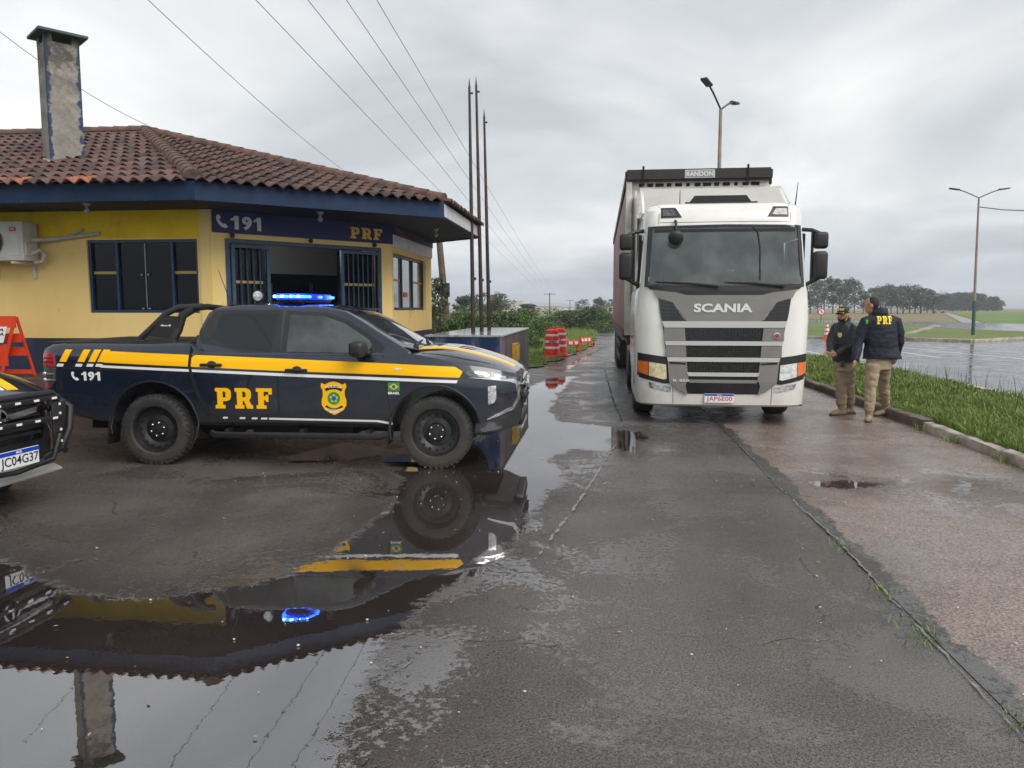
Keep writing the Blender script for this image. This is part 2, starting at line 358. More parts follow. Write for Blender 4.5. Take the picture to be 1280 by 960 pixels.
def fit(sh, x0, x1, z0, z1, flip=False):        # scale a shape into a box
    vs, fs = sh; xs = [v[0] for v in vs]; ys = [v[1] for v in vs]; a, b, c, d = min(xs), max(xs), min(ys), max(ys)
    q = lambda t: (1-t) if flip else t
    return [(x0+(x1-x0)*q((v[0]-a)/(b-a)), z0+(z1-z0)*(v[1]-c)/(d-c)) for v in vs], fs
def warp(sh, f): return [f(*v) for v in sh[0]], sh[1]
def merge(*shs):
    V, Fs = [], []
    for vs, fs in shs: n = len(V); V += vs; Fs += [tuple(i+n for i in f) for f in fs]
    return V, Fs
def lay(shape, fmap, cut=.1, thick=0., mb=None, mi=0):
    """cut a flat shape on a grid, map it by fmap(u, v, off) onto a surface; thick gives it an edge."""
    vs, fs = shape; b = bmesh.new(); vv = [b.verts.new((x, y, 0)) for x, y in vs]
    for f in fs:
        try: b.faces.new([vv[i] for i in f])
        except ValueError: pass
    bmesh.ops.remove_doubles(b, verts=b.verts, dist=1e-5)
    if cut:
        xs = [v.co.x for v in b.verts]; ys = [v.co.y for v in b.verts]
        cx, cy = cut if isinstance(cut, tuple) else (cut, cut)
        for ax, lo, hi, c in ((0, min(xs), max(xs), cx), (1, min(ys), max(ys), cy)):
            k = math.floor(lo/c)+1
            while k*c < hi:
                co = Vector((0, 0, 0)); co[ax] = k*c; no = Vector((0, 0, 0)); no[ax] = 1
                bmesh.ops.bisect_plane(b, geom=b.verts[:]+b.edges[:]+b.faces[:], plane_co=co, plane_no=no, dist=1e-5); k += 1
    mb = mb or MB(); mb.mi = mi
    front = {v: mb.bm.verts.new(fmap(v.co.x, v.co.y, thick)) for v in b.verts}
    for f in b.faces:
        q = mb.bm.faces.new([front[v] for v in f.verts]); q.material_index = mi
    if thick:
        bd = [e for e in b.edges if len(e.link_faces) == 1]; back = {}
        for e in bd:
            for v in e.verts:
                if v not in back: back[v] = mb.bm.verts.new(fmap(v.co.x, v.co.y, 0))
            q = mb.bm.faces.new((front[e.verts[0]], front[e.verts[1]], back[e.verts[1]], back[e.verts[0]])); q.material_index = mi
    b.free(); return mb
def caster(bvh, origin, direction, uaxis, vaxis, fallback=0.):
    """map (u,v) to the surface hit by a ray cast along direction; off moves it back towards the caster"""
    o = Vector(origin); d = Vector(direction).normalized(); U = Vector(uaxis); V = Vector(vaxis)
    def f(u, v, off=0.):
        p = o+U*u+V*v; hit = bvh.ray_cast(p, d)
        q = hit[0] if hit[0] is not None else p+d*fallback
        return q-d*off
    return f
SL = {  # slab-serif capitals, unit height
 'P': ([(0, 0), (.5, 0), (.5, .17), (.38, .17), (.38, .36), (.58, .36), (.73, .42), (.8, .55), (.8, .81), (.73, .94), (.58, 1), (0, 1), (0, .83), (.1, .83), (.1, .17), (0, .17)], [[(.38, .53), (.38, .83), (.48, .83), (.53, .78), (.53, .58), (.48, .53)]]),
 'R': ([(0, 0), (.46, 0), (.46, .17), (.38, .17), (.38, .37), (.46, .37), (.60, 0), (.90, 0), (.90, .17), (.82, .17), (.71, .41), (.79, .5), (.82, .58), (.82, .81), (.74, .94), (.58, 1), (0, 1), (0, .83), (.1, .83), (.1, .17), (0, .17)], [[(.38, .55), (.38, .83), (.49, .83), (.55, .78), (.55, .60), (.49, .55)]]),
 'F': ([(0, 0), (.5, 0), (.5, .17), (.38, .17), (.38, .42), (.48, .42), (.48, .34), (.62, .34), (.62, .68), (.48, .68), (.48, .60), (.38, .60), (.38, .83), (.62, .83), (.62, .70), (.8, .70), (.8, 1), (0, 1), (0, .83), (.1, .83), (.1, .17), (0, .17)], [])}
def prf():
    out = []; x = 0
    for ch in 'PRF':
        o, h = SL[ch]; out.append(shp([(p[0]+x, p[1]) for p in o], [[(p[0]+x, p[1]) for p in q] for q in h])); x += {'P': 1.0, 'R': 1.08, 'F': 1}[ch]
    return merge(*out)
ONE = [(.0, .62), (.0, .80), (.16, .86), (.26, 1), (.50, 1), (.50, 0), (.24, 0), (.24, .68)]
def n191():
    nine = fit(text('9', bold=.04), .72, 1.38, -.01, 1.01)
    return merge(shp(ONE), nine, shp([(x+1.5, y) for x, y in ONE]))
PHONE = shp([(.0, .78), (.06, .95), (.2, 1), (.34, .80), (.28, .66), (.22, .64), (.24, .5), (.38, .3), (.5, .2), (.56, .26), (.66, .24), (.82, .02), (.78, -.08), (.6, -.12), (.4, -.04), (.16, .22), (.03, .5)])
# ================================================================== GROUND
def P2(lst): return [tuple(g(x, y)[:2]) for x, y in lst]
PUDDLES = [P2([(-160, 700), (-40, 690), (30, 712), (100, 742), (180, 748), (250, 738), (330, 728), (400, 700), (440, 668), (482, 640), (500, 610), (500, 588), (470, 572), (505, 560), (590, 560), (640, 500), (662, 482), (690, 472), (722, 470), (700, 492), (690, 515), (705, 527), (772, 534), (766, 566), (718, 562), (690, 575), (712, 600), (690, 622), (668, 640), (655, 662), (640, 690), (585, 724), (556, 745), (512, 775), (488, 800), (470, 860), (430, 940), (380, 1060), (-400, 1060), (-400, 760)]),
    P2([(772, 537), (808, 540), (812, 560), (790, 566), (770, 560)]),
    P2([(808, 558), (880, 560), (850, 567), (800, 568)]),
    P2([(692, 470), (700, 455), (735, 440), (752, 430), (764, 430), (752, 442), (735, 452), (722, 462)]),
    P2([(1000, 601), (1040, 596), (1128, 602), (1120, 612), (1060, 616), (1010, 612)]),
    P2([(1135, 598), (1200, 586), (1262, 600), (1280, 622), (1220, 640), (1150, 626)]),
    P2([(330, 572), (430, 552), (500, 556), (490, 570), (420, 580), (350, 582)]),
    P2([(925, 598), (945, 600), (948, 610), (928, 608)])]
PBIAS = [.0, .02, -.09, -.22, -.12, -.34, -.1, -.04]
def sdf(px, py):
    best = np.full(px.shape, -1.5)
    for poly, bias in zip(PUDDLES, PBIAS):
        d = np.full(px.shape, 9.); inside = np.zeros(px.shape, bool); n = len(poly)
        for i in range(n):
            (x1, y1), (x2, y2) = poly[i], poly[(i+1) % n]; dx, dy = x2-x1, y2-y1
            t = np.clip(((px-x1)*dx+(py-y1)*dy)/(dx*dx+dy*dy+1e-12), 0, 1)
            d = np.minimum(d, np.hypot(px-x1-t*dx, py-y1-t*dy))
            if y1 != y2: inside ^= ((y1 > py) != (y2 > py)) & (px < (x2-x1)*(py-y1)/(y2-y1)+x1)
        best = np.maximum(best, np.where(inside, d, -d)+bias)
    return np.clip(best, -1.5, 1.5)
def sheet(name, xs, ys, z, m, zf=None):
    xs = np.array(xs); ys = np.array(ys); X, Y = np.meshgrid(xs, ys, indexing='ij'); nx, ny = X.shape
    Z = np.full(X.shape, z) if zf is None else z+zf(X, Y)
    co = np.stack([X, Y, Z], -1).reshape(-1, 3); idx = np.arange(nx*ny).reshape(nx, ny)
    f = np.stack([idx[:-1, :-1], idx[1:, :-1], idx[1:, 1:], idx[:-1, 1:]], -1).reshape(-1, 4)
    me = bpy.data.meshes.new(name); me.from_pydata(co.tolist(), [], f.tolist())
    a = me.attributes.new('pud', 'FLOAT', 'POINT'); a.data.foreach_set('value', sdf(X, Y).reshape(-1))
    me.materials.append(M[m]); me.polygons.foreach_set('use_smooth', [True]*len(me.polygons)); me.update()
    o = bpy.data.objects.new(name, me); sc.collection.objects.link(o); o['kind'] = 'structure'; return o
def ground_mat(name, c1, c2, rough=(.22, .5), agg=70., bump=.5, patch=.35, wetdark=.5, fleck=None, pscale=(1, 1, 1), edge=None):
    m = bpy.data.materials.new(name); m.use_nodes = True; M[name] = m; nt = m.node_tree; N = nt.nodes; L = nt.links; b = N['Principled BSDF']
    tc = N.new('ShaderNodeTexCoord'); V = tc.outputs['Object']
    def noise(s, d=5, r=.6, dist=0, vec=V):
        n = N.new('ShaderNodeTexNoise'); n.inputs['Scale'].default_value = s; n.inputs['Detail'].default_value = d; n.inputs['Roughness'].default_value = r; n.inputs['Distortion'].default_value = dist
        L.new(vec, n.inputs['Vector']); return n.outputs[0]
    def mth(op, a, bb=None, c=None, clamp=False):
        n = N.new('ShaderNodeMath'); n.operation = op; n.use_clamp = clamp
        for i, q in enumerate((a, bb, c)):
            if q is None: continue
            if isinstance(q, (int, float)): n.inputs[i].default_value = q
            else: L.new(q, n.inputs[i])
        return n.outputs[0]
    def mapr(v, a, bb, c, d):
        n = N.new('ShaderNodeMapRange'); n.interpolation_type = 'SMOOTHSTEP'; L.new(v, n.inputs[0])
        for i, q in enumerate((a, bb, c, d)): n.inputs[i+1].default_value = q
        return n.outputs[0]
    def mixc(f, a, bb, typ='MIX'):
        n = N.new('ShaderNodeMix'); n.data_type = 'RGBA'; n.blend_type = typ
        L.new(f, n.inputs[0]) if not isinstance(f, (int, float)) else setattr(n.inputs[0], 'default_value', f)
        for i, q in ((6, a), (7, bb)):
            if isinstance(q, tuple): n.inputs[i].default_value = (*q, 1)
            else: L.new(q, n.inputs[i])
        return n.outputs[2]
    at = N.new('ShaderNodeAttribute'); at.attribute_name = 'pud'
    mp = N.new('ShaderNodeMapping'); mp.inputs['Scale'].default_value = pscale; L.new(V, mp.inputs[0])
    big = noise(patch, 5, .6, .4, mp.outputs[0]); fine = noise(agg, 3, .7); mid = noise(7, 4, .65); vfine = noise(agg*2.6, 2, .6)
    e1 = noise(1.7, 4, .6); e2 = noise(16, 3, .6)
    s = mth('ADD', at.outputs['Fac'], mth('MULTIPLY', mth('SUBTRACT', e1, .5), .42)); s = mth('ADD', s, mth('MULTIPLY', mth('SUBTRACT', e2, .5), .34)); s = mth('ADD', s, mth('MULTIPLY', mth('SUBTRACT', fine, .5), .30))
    wet = mapr(s, -.015, .03, 0, 1); damp = mapr(s, -.55, .0, 0, 1); film = mapr(mth('ADD', mth('MULTIPLY', noise(.55, 4, .6, .6), .6), mth('MULTIPLY', noise(3.1, 4, .7), .4)), .50, .60, 0, 1); speck = mapr(noise(26, 4, .75), .55, .66, 0, 1)
    wet2 = mth('MULTIPLY', mapr(mth('ADD', mth('MULTIPLY', noise(.9, 5, .65, .8), .62), mth('MULTIPLY', noise(24, 4, .75), .38)), .512, .538, 0, 1), mapr(s, -1.4, -.2, .55, 1)); wet = mth('MAXIMUM', wet, mth('MULTIPLY', wet2, .9))
    col = mixc(mapr(big, .35, .65, 0, 1), c1, c2)
    col = mixc(1., col, mixc(mapr(fine, .32, .68, 0, 1), (.38, .38, .38), (1.75, 1.75, 1.75)), 'MULTIPLY')
    vo = N.new('ShaderNodeTexVoronoi'); vo.inputs['Scale'].default_value = agg*1.1; L.new(V, vo.inputs['Vector'])
    stone = mapr(vo.outputs['Distance'], .05, .32, 1, 0)
    sepc = N.new('ShaderNodeSeparateColor'); L.new(vo.outputs['Color'], sepc.inputs[0])
    sel = mapr(sepc.outputs[0], .70, .95, 0, 1)
    col = mixc(mth('MULTIPLY', stone, mth('MULTIPLY', sel, .55)), col, fleck or (.22, .21, .20))
    # cracks
    vc = N.new('ShaderNodeTexVoronoi'); vc.feature = 'DISTANCE_TO_EDGE'; vc.inputs['Scale'].default_value = .42
    wv = N.new('ShaderNodeVectorMath'); wv.operation = 'ADD'; wn = N.new('ShaderNodeTexNoise'); wn.inputs['Scale'].default_value = 1.6; wn.inputs['Detail'].default_value = 5; L.new(V, wn.inputs['Vector'])
    L.new(V, wv.inputs[0]); L.new(wn.outputs[1], wv.inputs[1]); L.new(wv.outputs[0], vc.inputs['Vector'])
    crack = mth('MULTIPLY', mapr(vc.outputs['Distance'], .0, .007, 1, 0), mapr(noise(2.6, 5), .46, .6, 0, 1))
    col = mixc(mth('MULTIPLY', crack, .4), col, (.015, .014, .013))
    col = mixc(damp, col, mixc(1., col, (.62, .60, .60), 'MULTIPLY'))
    col = mixc(wet, col, mixc(1., col, (wetdark, wetdark*.93, wetdark*.9), 'MULTIPLY'))
    if edge:
        sx = N.new('ShaderNodeSeparateXYZ'); L.new(V, sx.inputs[0]); ex = mth('ADD', sx.outputs[0], mth('MULTIPLY', mth('SUBTRACT', noise(1.9, 6, .68), .5), .42))
        col = mixc(mapr(ex, edge, edge+.03, 1, 0), col, mixc(mapr(fine, .32, .68, 0, 1), (.022, .02, .019), (.075, .07, .066)))
    L.new(col, b.inputs['Base Color'])
    rd = mapr(mth('ADD', mth('MULTIPLY', big, .6), mth('MULTIPLY', mid, .4)), .36, .62, rough[0], rough[1])
    sheen = mth('MULTIPLY', mth('MAXIMUM', film, mth('MULTIPLY', damp, .85)), mth('ADD', .35, mth('MULTIPLY', speck, .65)))
    rd = mth('MULTIPLY', rd, mth('SUBTRACT', 1, mth('MULTIPLY', sheen, .68)))
    L.new(mth('ADD', mth('MULTIPLY', rd, mth('SUBTRACT', 1, wet)), mth('MULTIPLY', wet, .015)), b.inputs['Roughness'])
    L.new(mth('ADD', mth('MULTIPLY', wet, .75), .5), b.inputs['Specular IOR Level'])
    L.new(mth('ADD', mth('MULTIPLY', wet, .62), 1.48), b.inputs['IOR'])
    h = mth('ADD', mth('MULTIPLY', fine, .9), mth('ADD', mth('MULTIPLY', stone, .5), mth('MULTIPLY', vfine, .4))); h = mth('SUBTRACT', h, mth('MULTIPLY', crack, 1.5)); h = mth('ADD', h, mth('MULTIPLY', mid, .8))
    h = mth('MULTIPLY', h, mth('SUBTRACT', 1, mth('MULTIPLY', sheen, .6)))
    h = mth('ADD', mth('MULTIPLY', h, mth('SUBTRACT', 1, wet)), mth('MULTIPLY', wet, mth('ADD', 1.15, mth('MULTIPLY', noise(7, 3, .5), .030))))
    bp = N.new('ShaderNodeBump'); bp.inputs['Strength'].default_value = bump; bp.inputs['Distance'].default_value = .014; L.new(h, bp.inputs['Height']); L.new(bp.outputs[0], b.inputs['Normal'])
    return m
ground_mat('asphalt_dark', (.060, .052, .047), (.118, .107, .099), rough=(.18, .44), agg=84, bump=.8)
ground_mat('concrete_red', (.15, .108, .09), (.235, .18, .155), rough=(.14, .40), agg=70, bump=.7, patch=.55, fleck=(.36, .32, .28), edge=1.80)
ground_mat('asphalt_road', (.075, .073, .075), (.11, .108, .11), rough=(.25, .46), agg=60, bump=.10, patch=.18, pscale=(1.5, .2, 1))
lin = lambda a, b, s: list(np.arange(a, b-1e-6, s))
sheet('forecourt', lin(-16, -9, .5)+lin(-9, 1.69, .09)+[1.69], lin(-4, 1, .5)+lin(1, 24, .09)+lin(24, 44, .5)+[44, 60, 90, 150, 260, 420], 0, 'asphalt_dark',
      zf=lambda X, Y: .0*X)
sheet('concrete_strip', lin(1.69, 4.44, .09)+[4.44], lin(-4, 1, .5)+lin(1, 20, .09)+lin(20, 44, .5)+[44, 60, 90, 150, 260], .004, 'concrete_red')
def ground_poly(name, pts, z, m, px=True):
    mb = MB(); P = [(*(g(x, y)[:2] if px else (x, y)), z) for x, y in pts]
    f = mb.face(P); bmesh.ops.triangulate(mb.bm, faces=[f]); return struct(name, mb, m, recalc=False)
# open land
mat('land_grass', (.075, .125, .02), .95, col2=(.15, .18, .045), vscale=.11, thr=(.3, .7), detail=9, bump=.5, bscale=3)
mat('field_straw', (.24, .20, .09), .95, col2=(.33, .28, .13), vscale=.03, detail=8)
mat('field_brown', (.15, .125, .06), .95, col2=(.22, .18, .09), vscale=.05, detail=8)
mat('field_green', (.085, .16, .025), .95, col2=(.13, .21, .045), vscale=.04, detail=8)
mat('track_grey', (.26, .25, .23), .5, var=.15, vscale=.3)
mat('paint_white', (.62, .62, .60), .35, var=.2, vscale=8)
_gx = sorted([s_*v for s_ in (-1, 1) for v in (6, 14, 25, 40, 65, 100, 160, 250, 400, 650, 1000, 1600, 2600, 4000)]+[0]); sheet('ground', _gx, [-300, -100, -40, -15, 0]+[v for v in _gx if v > 0]+[4300], -.03, 'land_grass')
def highway():
    a, b = g(1400, 424.5), g(1005, 422)
    mb = MB()
    for q in ([(7.4, -12), (11.6, -12), (11.6, 420), (7.4, 420)], [(11.6, -12), (a.x, -12), (a.x, a.y), (11.6, b.y)], [(a.x, -12), (90, -12), (90, a.y-4), (a.x, a.y)]): mb.face([(x, y, 0) for x, y in q])
    return struct('highway', mb, 'asphalt_road', recalc=False)
highway()
def line_on(name, p, q, w, z=.004, m='paint_white', dash=None, px=True):
    a = g(*p) if px else Vector((*p, 0)); b = g(*q) if px else Vector((*q, 0)); d = (b-a); Ln = d.length; d.normalize(); n = Vector((-d.y, d.x, 0))*w/2; mb = MB(); s = 0
    step, on = dash if dash else (Ln+1, Ln)
    while s < Ln:
        u, v = a+d*s, a+d*min(Ln, s+on); mb.face([(*(u-n)[:2], z), (*(v-n)[:2], z), (*(v+n)[:2], z), (*(u+n)[:2], z)]); s += step
    return struct(name, mb, m)
line_on('road_marking', (7.95, -6), (7.95, 200), .12, px=False)
line_on('road_marking', (11.3, 0), (11.3, 200), .12, px=False, dash=(9, 4))
line_on('road_marking', (1112, 433), (1400, 461), .14)
line_on('road_marking', (1150, 428), (1400, 436), .14)
ground_poly('traffic_island', [(1400, 427), (1280, 424), (1215, 427), (1127, 424.5), (1005, 422.5), (1003, 404), (1125, 406), (1175, 410.5), (1230, 414), (1280, 416), (1400, 421)], .10, 'land_grass')
ground_poly('far_road', [(995, 399.6), (1212, 403.6), (1280, 405), (1400, 407), (1400, 421), (1280, 415.5), (1230, 413.5), (1175, 410), (1125, 405.5), (995, 403.6)], .02, 'asphalt_road')
ground_poly('farm_track', [(1180, 391.3), (1186, 391.3), (1232, 404.6), (1204, 404)], .004, 'track_grey')
ground_poly('green_field', [(1190, 391), (1400, 390.5), (1400, 406.6), (1280, 404.6), (1234, 404.2)], .004, 'field_green')
ground_poly('brown_field', [(1000, 387.2), (1400, 386.4), (1400, 390.4), (1188, 390.9), (1178, 391.4), (1200, 403.6), (1000, 399)], -.012, 'field_brown')
ground_poly('straw_field', [(560, 398), (780, 396), (780, 387), (560, 387.4)], -.004, 'field_straw')
def kerb_run(name, pts, w, h, m, seg=1.0, jit=.02, seed=3):
    r = random.Random(seed); mb = MB(); pts = [Vector((*p, 0)) for p in pts]
    for a, b in zip(pts[:-1], pts[1:]):
        n = max(1, round((b-a).length/seg)); d = (b-a)/n; ang = math.atan2(d.y, d.x)
        for i in range(n):
            c = a+d*(i+.5); ln = d.length-.012
            mb.box((c.x+r.uniform(-jit, jit), c.y, h/2-.04+r.uniform(-jit, jit)*.5), (ln, w, h+.08), rot=(r.uniform(-.01, .01), r.uniform(-.012, .012), ang+r.uniform(-.01, .01)), bev=.03, seg=2)
    bmesh.ops.subdivide_edges(mb.bm, edges=[e for e in mb.bm.edges if e.calc_length() > .25], cuts=4, use_grid_fill=True)
    for v in mb.bm.verts:
        v.co += Vector((r.uniform(-1, 1), r.uniform(-1, 1), r.uniform(-1, 1)))*.011
    return struct(name, mb, m, smooth=50)
kerb_run('kerb', [(4.46, -3), (4.46, 10.9)], .135, .11, 'kerb_stone')
kerb_run('kerb', [(4.46, 10.95), (4.46, 34)], .17, .14, 'kerb_dirty', seed=5)
kp = [g(1400, 425.5), g(1280, 424.3), g(1215, 427.3), g(1127, 424.7), g(1005, 422.6)]
kerb_run('kerb', [(p.x, p.y) for p in kp], .25, .13, 'kerb_stone', seg=2.5, seed=6)
# verge between the lane and the highway
def verge_h(X, Y):
    t = np.clip((X-4.52)/2.9, 0, 1); return .10+.05*np.sin(t*np.pi)+.02*np.sin(Y*1.7)*np.sin(t*np.pi)-.11*np.clip((t-.85)/.15, 0, 1)
mat('verge_soil', (.045, .06, .02), .95, col2=(.08, .11, .03), vscale=3, bump=.5, bscale=10)
sheet('verge', lin(4.52, 7.43, .25)+[7.43], lin(-3, 45, .4), 0, 'verge_soil', zf=verge_h)
# rough grass west of the lane, beyond the forecourt
def left_edge(y):
    base = np.interp(y, [20.4, 21.5, 24, 28, 34, 45, 420], [-2.2, -1.75, -1.35, -.9, -.35, -.2, -.2]); return base+.12*math.sin(y*2.1)+.07*math.sin(y*5.3)
mb = MB(); ys = [20.6+.0]+list(np.arange(21, 45, .35))+[60, 100, 200, 400]
bot = [(x, 20.7+.35*math.sin(x*1.9)+.2*math.sin(x*4.7)) for x in np.arange(-12, -2.2, .35)]
poly = [(-60, 400), (-60, 21.4), (-12, 21.4)]+bot+[(left_edge(y), y) for y in ys]
f = mb.face([(x, y, .03) for x, y in poly]); bmesh.ops.triangulate(mb.bm, faces=[f]); struct('rough_grass', mb, 'land_grass', recalc=False)
def joint(name, pts, w, m, seed, z=.009):
    r = random.Random(seed); mb = MB(); P = []
    for (x1, y1), (x2, y2) in zip(pts[:-1], pts[1:]):
        n = max(2, int(math.hypot(x2-x1, y2-y1)/.05))
        for i in range(n): t = i/n; P.append((x1+(x2-x1)*t+r.gauss(0, .006), y1+(y2-y1)*t, w*r.uniform(.2, 1)*(1 if math.sin(i*.19+x1*7)+r.random()*1.2 > -.2 else .06)))
    for a, b in zip(P[:-1], P[1:]): mb.face([(a[0]-a[2]/2, a[1], z), (a[0]+a[2]/2, a[1], z), (b[0]+b[2]/2, b[1], z), (b[0]-b[2]/2, b[1], z)])
    return struct(name, mb, m, recalc=False)
mat('seal_light', (.14, .13, .115), .3, var=.5, vscale=25)
mat('seal_edge', (.05, .045, .04), .5, var=.4, vscale=20)
joint('joint_line', P2([(668, 700), (700, 660), (730, 618), (757, 575), (770, 555)]), .035, 'seal_light', 3, z=.005)
joint('joint_line', [(1.60, 1.5), (1.64, 2.9), (1.67, 4.2), (1.71, 5.6), (1.67, 7), (1.70, 9.5)], .02, 'seal_light', 4)
joint('joint_line', [(.34, 11.3), (.25, 14), (.15, 21)], .03, 'seam_dark', 5, z=.005)
for k, yy in enumerate((13.0, 15.3, 17.9, 21.0, 24.5)): joint('joint_line', [(-1.7, yy), (.4, yy+.02)], .03, 'seam_dark', 7+k, z=.006)
# distant hills, with the blue of aerial haze painted into their colour
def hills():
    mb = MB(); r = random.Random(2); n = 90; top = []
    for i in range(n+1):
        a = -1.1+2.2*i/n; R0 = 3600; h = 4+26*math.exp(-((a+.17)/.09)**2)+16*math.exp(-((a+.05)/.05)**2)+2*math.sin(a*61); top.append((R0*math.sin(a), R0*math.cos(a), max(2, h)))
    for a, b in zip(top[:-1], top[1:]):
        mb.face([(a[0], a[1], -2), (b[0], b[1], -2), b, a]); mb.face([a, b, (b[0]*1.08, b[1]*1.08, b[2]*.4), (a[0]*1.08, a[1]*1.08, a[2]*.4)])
    struct('hills', mb, 'hill_haze_blue')
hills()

# ================================================================== BUILDING
ZS, ZF = 3.05, .70                                   # soffit height, floor height of the raised slab
A_, B_, C_, D_ = (-5.5, 10.5), (-3.52, 12.86), (-3.52, 15.95), (-5.6, 18.3)
E_ = [(-15, 9.42), (-5.13, 9.42), (-2.38, 11.72), (-2.39, 15.25), (-5.1, 17.6), (-15, 17.6)]
station = thing('police_post', 'yellow and navy roadside police post with red tiled roof', 'building', (-5.5, 12, 0))
SL0 = Vector((-5.5, 12, 0))
def rel(mb, o=SL0):
    for v in mb.bm.verts: v.co -= o
    return mb
def wallquad(mb, a, b, z0, z1, t=.16):
    """vertical slab between plan points a,b with its outer face on the line; inside lies to the left of a->b"""
    a, b = Vector(a), Vector(b); d = (b-a).normalized(); n = Vector((-d.y, d.x))*t
    q = [a, b, b+n, a+n]; mb.prism([(p.x, p.y) for p in q], z0, z1, 'z'); return mb
def on(a, b, u, off=0.):
    a, b = Vector(a), Vector(b); d = (b-a).normalized(); n = Vector((d.y, -d.x)); p = a+d*u+n*off; return (p.x, p.y)
LF = (-15, 10.5)
# facade 1 (window), facade 2 (door), facade 3 (window)
W1 = (7.60, 9.29, 1.59, 2.64)                          # u0,u1,z0,z1 along LF->A (u = x+15)
def facade(a, b, op, mbw, z0, z1):
    Ln = (Vector(b)-Vector(a)).length; u0, u1, h0, h1 = op
    wallquad(mbw, on(a, b, 0), on(a, b, u0), z0, z1); wallquad(mbw, on(a, b, u1), on(a, b, Ln), z0, z1)
    if h0 > z0+.01: wallquad(mbw, on(a, b, u0), on(a, b, u1), z0, h0)
    wallquad(mbw, on(a, b, u0), on(a, b, u1), h1, z1)
LB = (Vector(B_)-Vector(A_)).length; D2 = (.20, 2.86, ZF, 2.66)
W3 = (.10, 2.55, 1.62, 2.60)
for (a, b, op) in ((LF, A_, W1), (A_, B_, D2), (B_, C_, W3)):
    mb = MB(); facade(a, b, op, mb, 1.22, ZS); obj('wall', rel(mb), 'wall_pale', station, 0)
    mb = MB(); Ln = (Vector(b)-Vector(a)).length
    if op is D2:
        wallquad(mb, on(a, b, 0), on(a, b, op[0]), ZF, 1.22); wallquad(mb, on(a, b, op[1]), on(a, b, Ln), ZF, 1.22)
    else: wallquad(mb, a, b, 0, 1.22)
    obj('dado', rel(mb), 'dado_blue', station, 0)
mb = MB(); wallquad(mb, C_, D_, 0, ZS); wallquad(mb, D_, (-15, 18.3), 0, ZS); wallquad(mb, (-15, 18.3), LF, 0, ZS); obj('wall', rel(mb), 'wall_pale', station, 0)
# deep-yellow band under the soffit on facade 1 and pilaster at the corner
mb = MB(); mb.box((-10.35, 10.4975, 2.87), (9.35, .012, .36)); mb.box((-10.35+.0, 10.4985, 2.672), (9.35, .010, .03)); obj('yellow_band', rel(mb), 'wall_yellow', station, 0)
mb = MB(); mb.box((-5.585, 10.488, 1.955), (.15, .03, 1.468)); obj('pilaster', rel(mb), 'wall_pale', station, 0)
mb = MB(); mb.prism([(-15, 9.6), (-5.05, 9.6), (-2.95, 12.3), (-2.95, 16.2), (-5.4, 18.6), (-15, 18.6)], -.05, ZF, 'z'); s_ = obj('porch_slab', rel(mb), 'slab_brown', station, 0)
# window of facade 1
mb = MB(); ww = W1[1]-W1[0]; xc = -15+(W1[0]+W1[1])/2
def frame_rect(mb, a, b, u0, u1, z0, z1, w, d, off):
    for (p, q, r_, s__) in ((u0, u0+w, z0, z1), (u1-w, u1, z0, z1), (u0+w, u1-w, z0, z0+w), (u0+w, u1-w, z1-w, z1)):
        p1, p2 = on(a, b, p, off), on(a, b, q, off); p3, p4 = on(a, b, q, off-d), on(a, b, p, off-d)
        mb.prism([p1, p2, p3, p4], r_, s__, 'z')
def pane(mb, a, b, u0, u1, z0, z1, off, t=.012):
    mb.prism([on(a, b, u0, off), on(a, b, u1, off), on(a, b, u1, off-t), on(a, b, u0, off-t)], z0, z1, 'z')
mb = MB(); frame_rect(mb, LF, A_, W1[0], W1[1], W1[2], W1[3], .04, .06, -.03)
for u in (.42, 1.27): pane(mb, LF, A_, W1[0]+u, W1[0]+u+.035, W1[2]+.04, W1[3]-.04, -.03, .05)
wn = obj('window', rel(mb), 'frame_blue', station, 0)
mb = MB(); pane(mb, LF, A_, W1[0]+.04, W1[1]-.04, W1[2]+.04, W1[3]-.04, -.075); obj('pane', rel(mb), 'dark_pane', wn, 0)
mb = MB(); pane(mb, LF, A_, W1[0]+.85, W1[0]+.862, W1[2]+.05, W1[3]-.05, -.06, .012)
for u in (.80, .90):
    for z in (W1[2]+.04, W1[2]+.53): q = on(LF, A_, W1[0]+u, -.05); mb.box((q[0], q[1], z+.02), (.035, .02, .03), bev=.008)
obj('handle', rel(mb), 'steel_grey', wn, 0)
mb = MB(); pane(mb, LF, A_, W1[0]+.05, W1[0]+.42, 2.15, 2.19, -.062, .01); pane(mb, LF, A_, W1[0]+1.31, W1[1]-.05, 2.15, 2.19, -.062, .01); obj('gold_strip', rel(mb), 'gold_film', wn, 0)
# window of facade 3
mb = MB(); frame_rect(mb, B_, C_, *W3, .05, .06, -.05)
for u in (.75, 1.55): pane(mb, B_, C_, W3[0]+u, W3[0]+u+.05, W3[2]+.05, W3[3]-.05, -.05, .05)
w3 = obj('window', rel(mb), 'steel_black', station, 0)
mb = MB(); pane(mb, B_, C_, W3[0]+.05, W3[1]-.05, W3[2]+.05, W3[3]-.05, -.085); obj('pane', rel(mb), 'clear_pane', w3, 0)
mb = MB(); pane(mb, B_, C_, W3[0]+.06, W3[0]+.7, 2.13, 2.17, -.074, .01); pane(mb, B_, C_, W3[0]+1.62, W3[1]-.06, 2.13, 2.17, -.074, .01); obj('gold_strip', rel(mb), 'gold_film', w3, 0)
mb = MB(); pane(mb, B_, C_, W3[0]+1.0, W3[0]+1.25, 1.86, 1.95, -.072, .008); obj('sticker', rel(mb), 'red_film', w3, 0)
